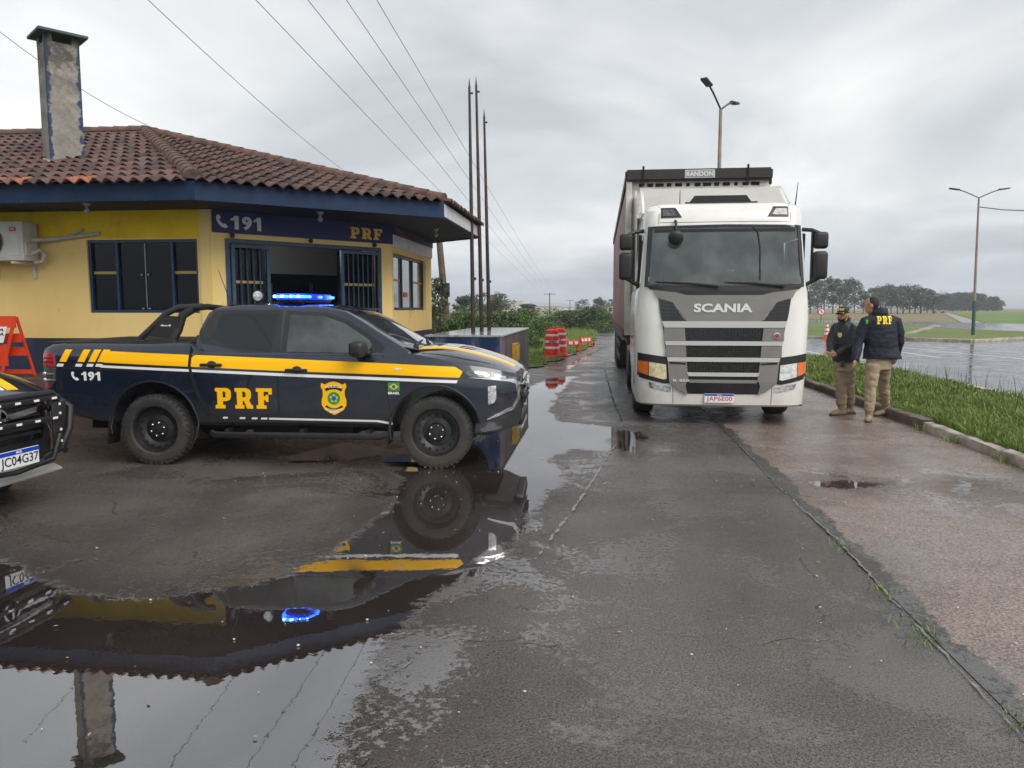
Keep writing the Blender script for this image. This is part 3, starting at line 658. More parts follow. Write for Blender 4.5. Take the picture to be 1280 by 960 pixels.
# door opening with barred gates folded back
mb = MB(); frame_rect(mb, A_, B_, D2[0], D2[1], D2[2]-.06, D2[3], .06, .10, .02); obj('door_frame', rel(mb), 'gate_blue', station, 0)
mb = MB()
for u in (.30, 1.55, 2.72): q = on(A_, B_, u, .04); mb.ell((q[0], q[1], 2.70), (.035, .035, .035))
obj('hinge', rel(mb), 'steel_black', station)
def gate(u0, u1, off):
    mb = MB(); frame_rect(mb, A_, B_, u0, u1, ZF+.05, 2.58, .05, .05, off)
    pane(mb, A_, B_, u0+.05, u1-.05, 1.62, 1.66, off-.005, .035)
    k = int((u1-u0-.1)/.085)
    for i in range(1, k):
        q = on(A_, B_, u0+.05+i*(u1-u0-.1)/k, off-.025); mb.box((q[0], q[1], (ZF+2.58)/2), (.016, .016, 2.58-ZF-.1))
    gt = obj('gate', rel(mb), 'gate_blue', station, 0)
    mb = MB(); pane(mb, A_, B_, u0+.08, u1-.1, 2.02, 2.06, off-.05, .01); obj('gold_strip', rel(mb), 'gold_film', gt, 0)
    return gt
gate(.27, .86, .05); gate(2.06, 2.80, .08)
# glass leaf behind gates + interior
mb = MB(); pane(mb, A_, B_, .27, .86, ZF, 2.6, -.12); pane(mb, A_, B_, 2.1, 2.8, ZF, 2.6, -.12); obj('glass_leaf', rel(mb), 'dark_pane', station, 0)
mb = MB(); mb.box((-6.6, 13.8, ZF+.02), (5.6, 6.0, .04)); obj('inner_floor', rel(mb), 'dado_blue', station, 0)
mb = MB(); a2, b2 = on(A_, B_, -.6, -2.2), on(A_, B_, 3.9, -2.2); wallquad(mb, a2, b2, 2.28, ZS-.01, .08); obj('inner_wall', rel(mb), 'inner_white', station, 0)
mb = MB(); wallquad(mb, a2, b2, ZF+.04, 2.28, .03); ip = obj('partition', rel(mb), 'dark_pane', station, 0)
mb = MB()
for u in (.0, .9, 1.75, 2.6, 3.4):
    q = Vector(a2)+(Vector(b2)-Vector(a2)).normalized()*u; mb.box((q.x-.02, q.y-.03, 1.42), (.05, .05, 1.38), rot=(0, 0, R(50)))
obj('frame', rel(mb), 'gate_blue', ip, 0)
q = on(A_, B_, 1.15, -.9); mb = MB(); mb.lathe([(.03, .0), (.035, -.05), (.001, -.08)], (q[0]+.1, q[1], 2.78), seg=12); bl = obj('ceiling_lamp', rel(mb), 'bulb_on', station)
ld = bpy.data.lights.new('ceiling_lamp_light', 'POINT'); ld.energy = 9; ld.shadow_soft_size = .06; lo = bpy.data.objects.new('ceiling_lamp_light', ld); sc.collection.objects.link(lo); lo.parent = bl; lo.location = Vector((q[0]+.1, q[1], 2.64))-SL0
# signs
mb = MB(); pane(mb, A_, B_, .02, LB+.01, 2.735, ZS-.003, .03, .03); sg = obj('sign_board', rel(mb), 'sign_blue', station, 0)
def wallmap(a, b, off): 
    d = (Vector(b)-Vector(a)).normalized(); n = Vector((d.y, -d.x))
    def f(u, v, o=0.):
        p = Vector(a)+d*u+n*(off+o); return Vector((p.x, p.y, v))-SL0
    return f
fm = wallmap(A_, B_, .031)
obj('lettering', lay(merge(fit(n191(), .285, .74, 2.79, 2.985), fit(PHONE, .07, .235, 2.80, 2.985)), fm, 0, .012), 'letter_white', sg, 0)
obj('lettering', lay(fit(prf(), 2.26, 2.87, 2.785, 2.965), fm, 0, .012), 'letter_gold', sg, 0)
mb = MB(); pane(mb, B_, C_, .0, 3.07, 2.69, 2.90, .03, .03); sw = obj('sign_board', rel(mb), 'sign_white', station, 0)
mb = MB(); pane(mb, B_, C_, .0, 3.07, 2.90, ZS-.003, .045, .045); sb = obj('sign_board', rel(mb), 'dado_blue', station, 0)
obj('lettering', lay(fit(text('DELEGACIA', bold=.02), .15, 1.6, 2.925, 3.02), wallmap(B_, C_, .046), 0, .008), 'letter_rust', sb, 0)
# soffit, fascia
def ring(poly, z): return [(p[0], p[1], z) for p in poly]
mb = MB(); f = mb.face(ring([(p[0], p[1]) for p in E_], ZS)); bmesh.ops.triangulate(mb.bm, faces=[f]); obj('soffit', rel(mb), 'soffit_navy', station, 0)
mb = MB()
for a, b in zip(E_[:-1], E_[1:]): wallquad(mb, a, b, ZS-.02, ZS+.215, .05)
obj('fascia', rel(mb), 'fascia_blue', station, 0)
mb = MB(); wallquad(mb, (E_[2][0]+.01, E_[2][1]+.02), (E_[3][0]+.012, E_[3][1]-.02), ZS-.0, ZS+.19, .03); obj('fascia', rel(mb), 'sign_white', station, 0)
for (px, py, gz) in ((400, 268, ZS), (545, 289, ZS), (108, 257, ZS)):
    p = g(px, py-3, ZS); mb = MB(); mb.lathe([(.05, 0), (.045, -.03), (.02, -.035), (.018, -.06), (.035, -.09), (.036, -.12), (.001, -.15)], p, seg=14); obj('porcelain_lamp', rel(mb), 'porcelain', station)
# tiled roof
PK = Vector((-6.15, 13.4, 0)); pk = atY(181, 163, 13.4); PK = Vector((pk.x, 13.4, pk.z-.06)); EZ = ZS+.20
roof_c = []
def tiled(a, b, top_a, top_b, mb, seed):
    """plane with eave a->b (3D) and top edge top_a->top_b"""
    r = random.Random(seed); a, b, ta, tb = map(Vector, (a, b, top_a, top_b)); e = (b-a); L_ = e.length; e.normalize()
    nrm = e.cross((ta-a)).normalized()
    if nrm.z < 0: nrm = -nrm
    up = nrm.cross(e).normalized(); 
    if up.z < 0: up = -up
    H = (ta-a).dot(up); tw, th = .185, .33; rows = int(H/th)+1
    for j in range(rows):
        v0 = -.10+j*th; v1 = v0+th+.03
        vm = max(0, (v0+v1)/2); t = min(1, vm/H)
        ul = (a.lerp(ta, t)-a).dot(e); ur = (b.lerp(tb, t)-a).dot(e)
        c0 = math.floor(ul/tw); c1 = math.ceil(ur/tw)
        for c in range(c0, c1+1):
            u = c*tw
            if u+tw*.6 < ul or u+tw*.4 > ur: continue
            tint = min(.78, max(0, r.gauss(.38, .19)))
            if seed == 1 and j == 0 and r.random() < .32 and c*tw > 5.2: tint = 1.
            jx = r.uniform(-.006, .006); jv = r.uniform(-.012, .012); ns = 6; cols = []
            for k in range(ns+1):
                s_ = k/ns; hh = .030*math.cos((s_-.38)*2*math.pi)
                p0 = a+e*(u+jx+s_*(tw+.012))+up*(v0+jv)+nrm*(hh+.072+.0); p1 = a+e*(u+jx+s_*(tw+.012))+up*(v1+jv)+nrm*(hh*.9+.040)
                cols.append((mb.bm.verts.new(p0), mb.bm.verts.new(p1), mb.bm.verts.new(p0-nrm*.016)))
            for k in range(ns):
                for q in ((cols[k][0], cols[k+1][0], cols[k+1][1], cols[k][1]), (cols[k][2], cols[k+1][2], cols[k+1][0], cols[k][0])):
                    f = mb.bm.faces.new(q); roof_c.append(tint)
    return nrm
E3 = [Vector((p[0], p[1], EZ)) for p in E_]
RL = Vector((-15, 13.4, PK.z))
mb = MB()
n1 = tiled(E3[0], E3[1], RL, PK, mb, 1); n2 = tiled(E3[1], E3[2], PK, PK, mb, 2); tiled(E3[2], E3[3], PK, PK, mb, 3)
bmesh.ops.recalc_face_normals(mb.bm, faces=[])
roof = obj('roof', rel(mb), 'roof_tile', station, 50, recalc=False)
at = roof.data.attributes.new('tint', 'FLOAT', 'FACE'); at.data.foreach_set('value', roof_c)
mb = MB()
for tri in ((E3[0], E3[1], PK, RL), (E3[1], E3[2], PK), (E3[2], E3[3], PK), (E3[3], E3[4], PK), (E3[4], E3[5], RL, PK)): mb.face([Vector(p)+Vector((0, 0, .015)) for p in tri])
obj('roof_deck', rel(mb), 'soffit_navy', roof, 0)
def ridge(a, b, n, m, seed, rr=.10):
    r = random.Random(seed); a, b = Vector(a), Vector(b); mb = MB(); d = (b-a)/n
    for i in range(n):
        p = a+d*i; q = a+d*(i+1.18); side = d.cross(Vector((0, 0, 1))).normalized(); upv = side.cross(d).normalized(); rings = []
        for (c, rad) in ((p, rr*1.05), (q, rr*.86)):
            c = c+side*r.uniform(-.008, .008)
            rings.append([mb.bm.verts.new(c+side*rad*math.cos(t)+upv*(rad*.9*math.sin(t)-.01)) for t in np.linspace(-.15, math.pi+.15, 9)])
        for k in range(8): mb.bm.faces.new((rings[0][k], rings[0][k+1], rings[1][k+1], rings[1][k]))
        mb.bm.faces.new(rings[0])
    return obj('ridge_tiles', rel(mb), m, roof, 50)
up_ = Vector((0, 0, .07))
ridge(E3[1]+up_, PK+up_, 20, 'tile_ridge', 1, .115); ridge(E3[2]+up_, PK+up_, 22, 'tile_ridge', 2); ridge(RL+up_, PK+up_, 24, 'tile_ridge', 3); ridge(E3[3]+up_, PK+up_, 22, 'tile_ridge', 4)
# chimney
mat('chimney_render', (.19, .175, .15), .85, col2=(.33, .31, .27), vscale=3.5, thr=(.35, .6), bump=.5, bscale=18)
def chim():
    m = M['chimney_render']; nt = m.node_tree; N = nt.nodes; L = nt.links; b = N['Principled BSDF']; src = b.inputs['Base Color'].links[0].from_socket
    tc = N.new('ShaderNodeTexCoord'); sp = N.new('ShaderNodeSeparateXYZ'); L.new(tc.outputs['Object'], sp.inputs[0])
    n = N.new('ShaderNodeTexNoise'); n.inputs['Scale'].default_value = 6; n.inputs['Detail'].default_value = 8; n.inputs['Roughness'].default_value = .7; L.new(tc.outputs['Object'], n.inputs['Vector'])
    def mth(op, a, bb): 
        q = N.new('ShaderNodeMath'); q.operation = op; q.use_clamp = True
        for i, s in enumerate((a, bb)):
            if isinstance(s, float): q.inputs[i].default_value = s
            else: L.new(s, q.inputs[i])
        return q.outputs[0]
    ab = N.new('ShaderNodeMath'); ab.operation = 'ABSOLUTE'; L.new(sp.outputs[0], ab.inputs[0])
    ym = N.new('ShaderNodeMapRange'); ym.inputs[1].default_value = -.13; ym.inputs[2].default_value = -.17; L.new(sp.outputs[1], ym.inputs[0])
    e = mth('MULTIPLY', mth('MULTIPLY', mth('SUBTRACT', ab.outputs[0], .11), 5.), ym.outputs[0])
    fac = N.new('ShaderNodeMapRange'); fac.inputs[1].default_value = .40; fac.inputs[2].default_value = .45; L.new(mth('MULTIPLY', n.outputs[0], mth('ADD', e, .45)), fac.inputs[0])
    mx = N.new('ShaderNodeMix'); mx.data_type = 'RGBA'; L.new(fac.outputs[0], mx.inputs[0]); L.new(src, mx.inputs[6]); mx.inputs[7].default_value = (.02, .05, .13, 1)
    n2 = N.new('ShaderNodeTexNoise'); n2.inputs['Scale'].default_value = 3.2; n2.inputs['Roughness'].default_value = .75; n2.inputs['Detail'].default_value = 9; L.new(tc.outputs['Object'], n2.inputs['Vector'])
    f2 = N.new('ShaderNodeMapRange'); f2.inputs[1].default_value = .42; f2.inputs[2].default_value = .58; f2.inputs[4].default_value = .85; L.new(n2.outputs[0], f2.inputs[0])
    mz = N.new('ShaderNodeMapRange'); mz.inputs[1].default_value = .9; mz.inputs[2].default_value = 1.8; L.new(sp.outputs[2], mz.inputs[0])
    mx2 = N.new('ShaderNodeMix'); mx2.data_type = 'RGBA'; L.new(mth('MULTIPLY', f2.outputs[0], mth('ADD', mz.outputs[0], .3)), mx2.inputs[0]); L.new(mx.outputs[2], mx2.inputs[6]); mx2.inputs[7].default_value = (.045, .042, .036, 1)
    L.new(mx2.outputs[2], b.inputs['Base Color'])
chim()
cy = 11.0; cc_ = atY(80.5, 200, cy); ct = atY(76, 58, cy).z; cb = atY(80, 208, cy).z; cw = .46
mb = MB(); mb.box((0, 0, (ct-cb)/2-.15), (cw, .42, ct-cb+.30), bev=.012)
bmesh.ops.subdivide_edges(mb.bm, edges=mb.bm.edges[:], cuts=3, use_grid_fill=True)
ch = obj('chimney', mb, 'chimney_render', roof, 0); ch.location = Vector((cc_.x, cy, cb))-SL0; ch.rotation_euler = (0, 0, R(51))
mb = MB(); mb.box((0, 0, ct-cb+.125), (cw+.20, .64, .045), bev=.012); obj('cap', mb, 'cap_teal', ch, 0)
mb = MB()
for sx in (-1, 1):
    for sy in (-1, 1): mb.box((sx*(cw/2-.05), sy*.16, ct-cb+.05), (.10, .10, .12))
obj('cap_post', mb, 'chimney_render', ch, 0)
mb = MB(); mb.box((0, 0, 0), (cw+.10, .60, .03)); fl = obj('flashing', mb, 'lead_sheet', ch, 0); fl.location = (0, .0, .0); fl.rotation_euler = (R(19)*.63, -R(19)*.77*-1, 0)

# air conditioner
ac = thing('air_conditioner', 'white outdoor air conditioning unit bracketed to the yellow wall with a pale lagged pipe', 'air conditioner', (-8.52, 10.28, 2.33))
mb = MB(); mb.box((0, 0, .275), (.84, .30, .55), bev=.015); obj('casing', mb, 'ac_white', ac)
mb = MB(); mb.lathe([(.235, -.153), (.235, -.165), (.225, -.165), (.225, -.153)], (-.12, 0, .27), 'y', 30); mb.lathe([(.03, -.17), (.0301, -.15)], (-.12, 0, .27), 'y', 12)
for k in range(9): mb.lathe([(.05+k*.021, -.168), (.056+k*.021, -.168), (.056+k*.021, -.160), (.05+k*.021, -.160), (.05+k*.021, -.168)], (-.12, 0, .27), 'y', 30)
obj('fan_grille', mb, 'ac_fan', ac)
mb = MB(); mb.box((.27, -.1525, .44), (.105, .008, .06), bev=.003); lg = obj('badge', mb, 'ac_red', ac, 0)
obj('lettering', lay(fit(text('TCL', bold=.02), .235, .305, .425, .455), lambda u, v, o=0: Vector((u, -.157-o, v)), 0, .002), 'letter_white', lg, 0)
mb = MB(); mb.box((.27, -.152, .22), (.20, .005, .30), bev=.002); mb.box((.425, -.02, .16), (.03, .2, .18), bev=.008); obj('panel', mb, 'ac_white', ac, 0)
mb = MB()
for x in (-.3, .3): mb.box((x, .0, -.03), (.05, .44, .03)); mb.box((x, .20, -.13), (.04, .03, .22))
obj('bracket', mb, 'ac_white', ac, 0)
mb = MB(); mb.tube([(.42, 0, .30), (.55, .12, .31), (.8, .16, .335), (1.1, .175, .37), (1.36, .19, .40)], .028, 10); mb.tube([(.85, .16, .345), (1.0, .17, .41), (1.1, .19, .46)], .016, 8); mb.tube([(.42, 0, .10), (.52, .05, .16), (.56, .08, .09), (.52, .08, .0), (.42, .06, -.02)], .028, 10); obj('pipe', mb, 'foam_pipe', ac)

# A-frame sign at the left
afr = thing('warning_sign', 'red orange folding A frame sign with white text plates at the wall', 'sign', (0, 0, 0))
pt = atY(19, 396, 9.75); pf = atY(1, 473, 9.72); pb = atY(44, 473, 9.98)
SX = .80
AF0 = Vector((pt.x, pt.y, ZF)); afr.location = AF0
t0 = pt-AF0; f0 = Vector((pf.x, pf.y, ZF+.01))-AF0; b0 = Vector((pb.x, 9.98, ZF+.01))-AF0
dl = Vector((-.84, -.10, 0))
hz = t0.z
fx, bx = f0.x, b0.x
mb = MB()
for s in (0, 1):
    o = dl*s; mb.tube([f0+o, t0+o], .030, 4, flat=.6)
    mb.tube([b0+o, t0+o+Vector((0, .02, 0))], .026, 4, flat=.6)
def bar(p, q, w, mb, t=.025): 
    d = (q-p); a = math.atan2(d.y, d.x); c = (p+q)/2; mb.box(c, (d.length, t, w), rot=(0, -math.asin(d.z/d.length), a))
for t, w in ((.0, .16), (.55, .30), (.96, .05)): bar(t0.lerp(f0, t)-Vector((0, 0, .07)), t0.lerp(f0, t)+dl-Vector((0, 0, .07)), w if t else .16, mb)
for t, w in ((.35, .12), (.58, .12), (.93, .06)): bar(t0.lerp(b0, t), t0.lerp(b0, t)+dl, w, mb)
obj('frame', mb, 'sign_orange', afr, 0)
up2 = (t0-f0).normalized(); xr = (-dl).normalized()
nf = xr.cross(up2).normalized(); nf = nf if nf.y < 0 else -nf
def afm(u, v, o=0.): return t0+dl+xr*u+up2*(v-(t0-f0).length)+nf*(.045+o)
Lf = (t0-f0).length
mb = lay(shp([(.06, Lf-.37), (.80, Lf-.37), (.80, Lf-.14), (.06, Lf-.14)]), afm, 0, .01); pw = obj('text_plate', mb, 'plate_white', afr, 0)
obj('lettering', lay(merge(fit(text('PARADA', bold=.02, shear=.1), .40, .77, Lf-.205, Lf-.165), fit(text('RODOVIARIA', bold=.02), .24, .79, Lf-.27, Lf-.225), fit(text('FEDERAL', bold=.02), .34, .73, Lf-.345, Lf-.30)), lambda u, v, o=0: afm(u, v, .012+o), 0, .002), 'black_ink', pw, 0)
mb = lay(shp([(.06, Lf-.66), (.76, Lf-.66), (.76, Lf-.50), (.06, Lf-.50)]), afm, 0, .01); pw2 = obj('text_plate', mb, 'plate_white', afr, 0)
obj('lettering', lay(fit(text('PARE AQUI', bold=.02), .12, .72, Lf-.63, Lf-.53), lambda u, v, o=0: afm(u, v, .012+o), 0, .002), 'black_ink', pw2, 0)

# blue plinth with flagpoles
mat('plinth_blue', (.007, .026, .085), .35, col2=(.12, .16, .21), vscale=5, thr=(.50, .72), stretch=(1, 1, .25), bump=.2)
mat('plinth_side', (.26, .23, .25), .5, col2=(.075, .075, .09), vscale=4, thr=(.4, .65), stretch=(1, 1, .3), bump=.3)
pl = thing('flag_plinth', 'peeling blue and grey concrete plinth carrying the flagpoles', 'plinth', (-2.33, 15.6, 0))
PH = 1.2
mb = MB(); mb.box((0, 0, PH/2-.02), (1.30, 5.2, PH-.02), bev=.01)
body = obj('body', mb, ['plinth_blue', 'plinth_side'], pl, 0)
for f in body.data.polygons:
    if f.normal.x > .5: f.material_index = 1
mb = MB(); mb.box((0, 0, PH-.02), (1.33, 5.24, .035), bev=.006); obj('top_slab', mb, 'plinth_top', pl, 0)
obj('lettering', lay(fit(text('GRUPO AMIGO', bold=.01), -.27, .22, .93, 1.02), lambda u, v, o=0: Vector((u, -2.605-o, v)), 0, .002), 'letter_gold', body, 0)
yb1 = atX(640, 442, -1.675)
yb = thing('meter_box', 'small mustard yellow box fixed to the grey side of the plinth', 'box', (-1.675, yb1.y+.2, .80))
mb = MB(); mb.box((.05, 0, 0), (.10, .42, .36), bev=.01); obj('casing', mb, 'yellow_box', yb, 0); mb = MB(); mb.box((.105, .0, 0), (.012, .36, .28), bev=.003); obj('door', mb, 'letter_gold', yb, 0)
for i, (px, yy, ty, lab) in enumerate(((591.6, 14.2, 97, 'rusty flagpole, leftmost of the three on the blue plinth'), (602.2, 14.9, 95, 'rusty flagpole, middle one of the three on the blue plinth'), (611.5, 15.7, 136, 'rusty flagpole, rightmost of the three on the blue plinth'))):
    b0_ = atY(px, 416, yy); tp = atY((586.5, 595, 605)[i], ty, yy)
    fp = thing('flagpole', lab, 'flagpole', (b0_.x, yy, PH-.0), group='flagpoles on the blue plinth')
    h = tp.z-PH; dx = tp.x-b0_.x
    mb = MB(); mb.tube([(0, 0, -.005), (dx*.5, 0, h*.5), (dx*.97, 0, h*.965)], [.040, .034, .022], 10); obj('shaft', mb, 'pole_rust', fp)
    mb = MB(); mb.tube([(dx*.97, 0, h*.965), (dx, 0, h)], [.018, .002], 6); obj('spike', mb, 'pole_rust', fp)
    mb = MB(); mb.box((dx*.4+.05, 0, 1.0), (.06, .03, .05)); mb.box((dx*.95+.04, 0, h*.94), (.05, .02, .03)); obj('cleat', mb, 'pole_rust', fp)
# ================================================================== PICKUP (x forward from rear axle, y left, z up; the camera sees the right side, -y)
def interp(xs, keys): return np.interp(xs, [k[0] for k in keys], [k[1] for k in keys])
def smooth_interp(x, keys):
    X = [k[0] for k in keys]; Yv = [k[1] for k in keys]
    for i in range(len(X)-1):
        if x <= X[i+1]:
            t = (x-X[i])/(X[i+1]-X[i]); t = max(0, min(1, t))
            m0 = (Yv[i+1]-Yv[i-1])/(X[i+1]-X[i-1])*(X[i+1]-X[i]) if i > 0 else (Yv[1]-Yv[0])
            m1 = (Yv[i+2]-Yv[i])/(X[i+2]-X[i])*(X[i+1]-X[i]) if i+2 < len(X) else (Yv[i+1]-Yv[i])
            return (2*t**3-3*t**2+1)*Yv[i]+(t**3-2*t*t+t)*m0+(-2*t**3+3*t*t)*Yv[i+1]+(t**3-t*t)*m1
    return Yv[-1]
PW = [(-1.26, .80), (-1.20, .86), (-1.05, .885), (-.5, .90), (.0, .915), (.45, .90), (1, .90), (2.4, .90), (2.7, .905), (3.0, .915), (3.25, .91), (3.45, .885), (3.6, .845), (3.7, .79), (3.78, .72), (3.84, .62), (3.875, .50)]
PZS = [(-1.26, 1.22), (-1.1, 1.262), (0, 1.268), (.42, 1.268), (.5, 1.20), (1.4, 1.19), (2.3, 1.18), (2.55, 1.195), (2.8, 1.16), (3.14, 1.075), (3.3, 1.04), (3.5, 1.02), (3.7, .985), (3.84, .955), (3.875, .93)]     # shoulder
PZT = [(-1.26, 1.23), (-1.1, 1.278), (0, 1.285), (.42, 1.285), (.5, 1.21), (1.4, 1.20), (2.4, 1.20), (2.62, 1.225), (2.9, 1.235), (3.1, 1.225), (3.3, 1.185), (3.5, 1.13), (3.65, 1.08), (3.78, 1.02), (3.84, .99), (3.875, .95)]   # top edge / centre
PZB = [(-1.26, .60), (-1.0, .52), (-.5, .44), (.6, .42), (2.5, .41), (3.3, .34), (3.5, .34), (3.7, .38), (3.84, .44), (3.875, .50)]
def pick_section(x):
    w, zs, zt, zb = (smooth_interp(x, k) for k in (PW, PZS, PZT, PZB))
    crease = zs-.17; hood = x > 2.5; e = .80 if hood else .93
    pts = [(w*.90, zb), (w*.965, zb+.045), (w*.985, zb+.14), (w*.99, (zb+crease)*.5), (w*1.0, crease-.07), (w*1.0, crease), (w*.985, zs-.07), (w*.96, zs-.015), (w*(.93 if hood else .945), zs+(.004 if hood else .0)+(zt-zs)*.25), (w*e, zs+(zt-zs)*(.72 if hood else 1.)), (w*.62, zt-(.0 if not hood else .004)), (w*.3, zt+.012*(1 if hood else 0)), (0, zt+(.018 if hood else 0))]
    return pts
def pickup_body():
    b = bmesh.new(); xs = sorted(set(list(np.round(np.arange(-1.26, 3.86, .07), 3))+[3.78, 3.81, 3.84, 3.86, 3.875])); rings = []
    for x in xs:
        p = pick_section(x); full = [(-y, z) for y, z in p]+[(y, z) for y, z in p[::-1][1:]]
        rings.append([b.verts.new((x, y, z)) for y, z in full])
    n = len(rings[0])
    for i in range(len(rings)-1):
        for k in range(n): b.faces.new((rings[i][k], rings[i+1][k], rings[i+1][(k+1) % n], rings[i][(k+1) % n]))
    b.faces.new(rings[0]); b.faces.new(rings[-1][::-1]); bmesh.ops.recalc_face_normals(b, faces=b.faces); return b
def make_pickup():
    b = pickup_body(); bvh = BVHTree.FromBMesh(b)
    side = caster(bvh, (0, -3, 0), (0, 1, 0), (1, 0, 0), (0, 0, 1), 2.1); left = caster(bvh, (0, 3, 0), (0, -1, 0), (1, 0, 0), (0, 0, 1), 2.1)
    front = caster(bvh, (6, 0, 0), (-1, 0, 0), (0, 1, 0), (0, 0, 1), 2.13); above = caster(bvh, (0, 0, 4), (0, 0, -1), (1, 0, 0), (0, 1, 0), 2.8)
    # wheel wells
    cut = bmesh.new()
    def arch(cx, r, y0, y1, zc):
        n = 28; pts = [(cx+r*math.cos(t), zc+r*1.0*math.sin(t)) for t in np.linspace(-.25, math.pi+.25, n)]
        pts = [(cx+r*.99, -.2)]+pts+[(cx-r*.99, -.2)]
        A = [cut.verts.new((p[0], y0, p[1])) for p in pts]; B = [cut.verts.new((p[0], y1, p[1])) for p in pts]; m = len(pts)
        for k in range(m): cut.faces.new((A[k], A[(k+1) % m], B[(k+1) % m], B[k]))
        cut.faces.new(A[::-1]); cut.faces.new(B)
    for cx, r, zc in ((0, .46, .42), (3.0, .46, .40)):
        arch(cx, r, -1.2, -.56, zc); arch(cx, r, .56, 1.2, zc)
    bmesh.ops.recalc_face_normals(cut, faces=cut.faces)
    cme = bpy.data.meshes.new('cut'); cut.to_mesh(cme); cut.free(); cme.materials.append(M['car_paint']); cme.materials.append(M['seam_dark'])
    for p in cme.polygons: p.material_index = 1
    co = bpy.data.objects.new('cut', cme); sc.collection.objects.link(co)
    me = eval_mods(b, [('BOOLEAN', dict(object=co, operation='DIFFERENCE', solver='EXACT'))], ('car_paint', 'seam_dark')); bpy.data.objects.remove(co)
    root = thing('pickup_truck', 'navy double cab pickup with yellow stripe and lit blue light bar, seen side on', 'pickup', (0, 0, 0), group='police pickups')
    body = mesh_obj('body', me, ['car_paint', 'seam_dark'], root, 32)
    # cab
    prof = [(.425, 1.16), (.435, 1.28), (.47, 1.48), (.52, 1.61), (.60, 1.665), (.85, 1.69), (1.2, 1.70), (1.6, 1.685), (1.85, 1.66), (2.02, 1.62), (2.2, 1.52), (2.45, 1.37), (2.66, 1.25), (2.74, 1.20), (2.74, 1.14)]
    cy = lambda z: .845-.47*max(0, z-1.20)*(1 if z < 1.6 else 1)-(0 if z < 1.6 else .25*(z-1.6))
    def bulge(x, z, t):       # t in -1..1 across
        fx = max(0, min(1, (x-1.75)/.3)); f = 1-t*t
        return (x+(.085 if x > 2.02 else .04)*f*fx-(.03*f if x < .6 else 0), z+(.022*f if 1.6 < z else 0.012*f*fx))
    cb = bmesh.new(); K = 12; cols = []
    for (x, z) in prof:
        col = []
        for k in range(K+1):
            t = -1+2*k/K; bx, bz = bulge(x, z, t); col.append(cb.verts.new((bx, t*cy(z), bz)))
        cols.append(col)
    for i in range(len(cols)-1):
        for k in range(K): cb.faces.new((cols[i][k], cols[i][k+1], cols[i+1][k+1], cols[i+1][k]))
    fr = [c[0] for c in cols]; fl_ = [c[-1] for c in cols]; s1 = cb.faces.new(fr); s2 = cb.faces.new(fl_[::-1]); cb.faces.new([c for c in cols[0]][::-1]+[c for c in cols[-1]]) if False else None
    bmesh.ops.triangulate(cb, faces=[s1, s2]); bmesh.ops.recalc_face_normals(cb, faces=cb.faces)
    edges = [e for e in cb.edges if len(e.link_faces) == 2 and e.calc_face_angle(0) > R(40)]
    cbvh = BVHTree.FromBMesh(cb)
    bmesh.ops.bevel(cb, geom=edges, offset=.035, segments=3, affect='EDGES', profile=.5, clamp_overlap=True)
    mbc = MB(); mbc.bm.free(); mbc.bm = cb; obj('cab', mbc, 'car_paint', root, 40)
    cside = caster(cbvh, (0, -3, 0), (0, 1, 0), (1, 0, 0), (0, 0, 1), 2.2); cleft = caster(cbvh, (0, 3, 0), (0, -1, 0), (1, 0, 0), (0, 0, 1), 2.2); cfront = caster(cbvh, (5, 0, 0), (-1, 0, 0), (0, 1, 0), (0, 0, 1), 2.6)
    rwin = [(.62, 1.345), (.64, 1.55), (.70, 1.605), (1.285, 1.605), (1.27, 1.205), (.82, 1.255)]
    qwin = [(.50, 1.40), (.53, 1.54), (.575, 1.595), (.60, 1.60), (.60, 1.34), (.53, 1.335)]
    fwin = [(1.43, 1.205), (1.42, 1.59), (1.78, 1.575), (2.02, 1.50), (2.30, 1.33), (2.33, 1.28), (2.30, 1.195)]
    for S in (cside, cleft):
        dl_ = obj('window_trim', lay(merge(shp([(1.355, 1.175), (1.335, 1.64), (.68, 1.64), (.56, 1.63), (.485, 1.55), (.46, 1.40), (.50, 1.30), (.84, 1.225), (1.0, 1.19)]), shp([(1.37, 1.175), (1.36, 1.635), (1.80, 1.615), (2.05, 1.535), (2.36, 1.345), (2.46, 1.27), (2.44, 1.165)])), S, .12, .004), 'black_gloss', root, 30)
        obj('window', lay(rwin and shp(rwin), S, .12, .008), 'tint_glass', root, 30); obj('quarter_window', lay(shp(qwin), S, .12, .007), 'black_plastic', root, 30)
        obj('window', lay(shp(fwin), S, .12, .008), 'side_glass', root, 30)
    ws = shp([(-.66, 1.275), (-.60, 1.44), (-.545, 1.585), (0, 1.60), (.545, 1.585), (.60, 1.44), (.66, 1.275), (0, 1.25)])
    obj('windshield', lay(ws, cfront, .08, .006), 'wind_glass', root, 40)
    mb = MB()
    for y0, y1 in ((-.5, .1), (.05, .6)):
        a = cfront(y0, 1.265, .03); c_ = cfront(y1, 1.30, .02); mb.tube([a, (a+c_)/2+Vector((.01, 0, .01)), c_], [.014, .011, .006], 6)
        mb.box(a-Vector((0, 0, .02)), (.06, .05, .04), bev=.01)
    obj('wiper', mb, 'black_plastic', root)
    mb = MB(); a = Vector((2.66, -.72, 1.235)); mb.box((2.70, -.66, 1.238), (.16, .22, .018), rot=(0, R(10), R(20)), bev=.006); mb.box((2.70, .60, 1.238), (.16, .3, .018), rot=(0, R(10), R(-20)), bev=.006); obj('cowl', mb, 'black_plastic', root)
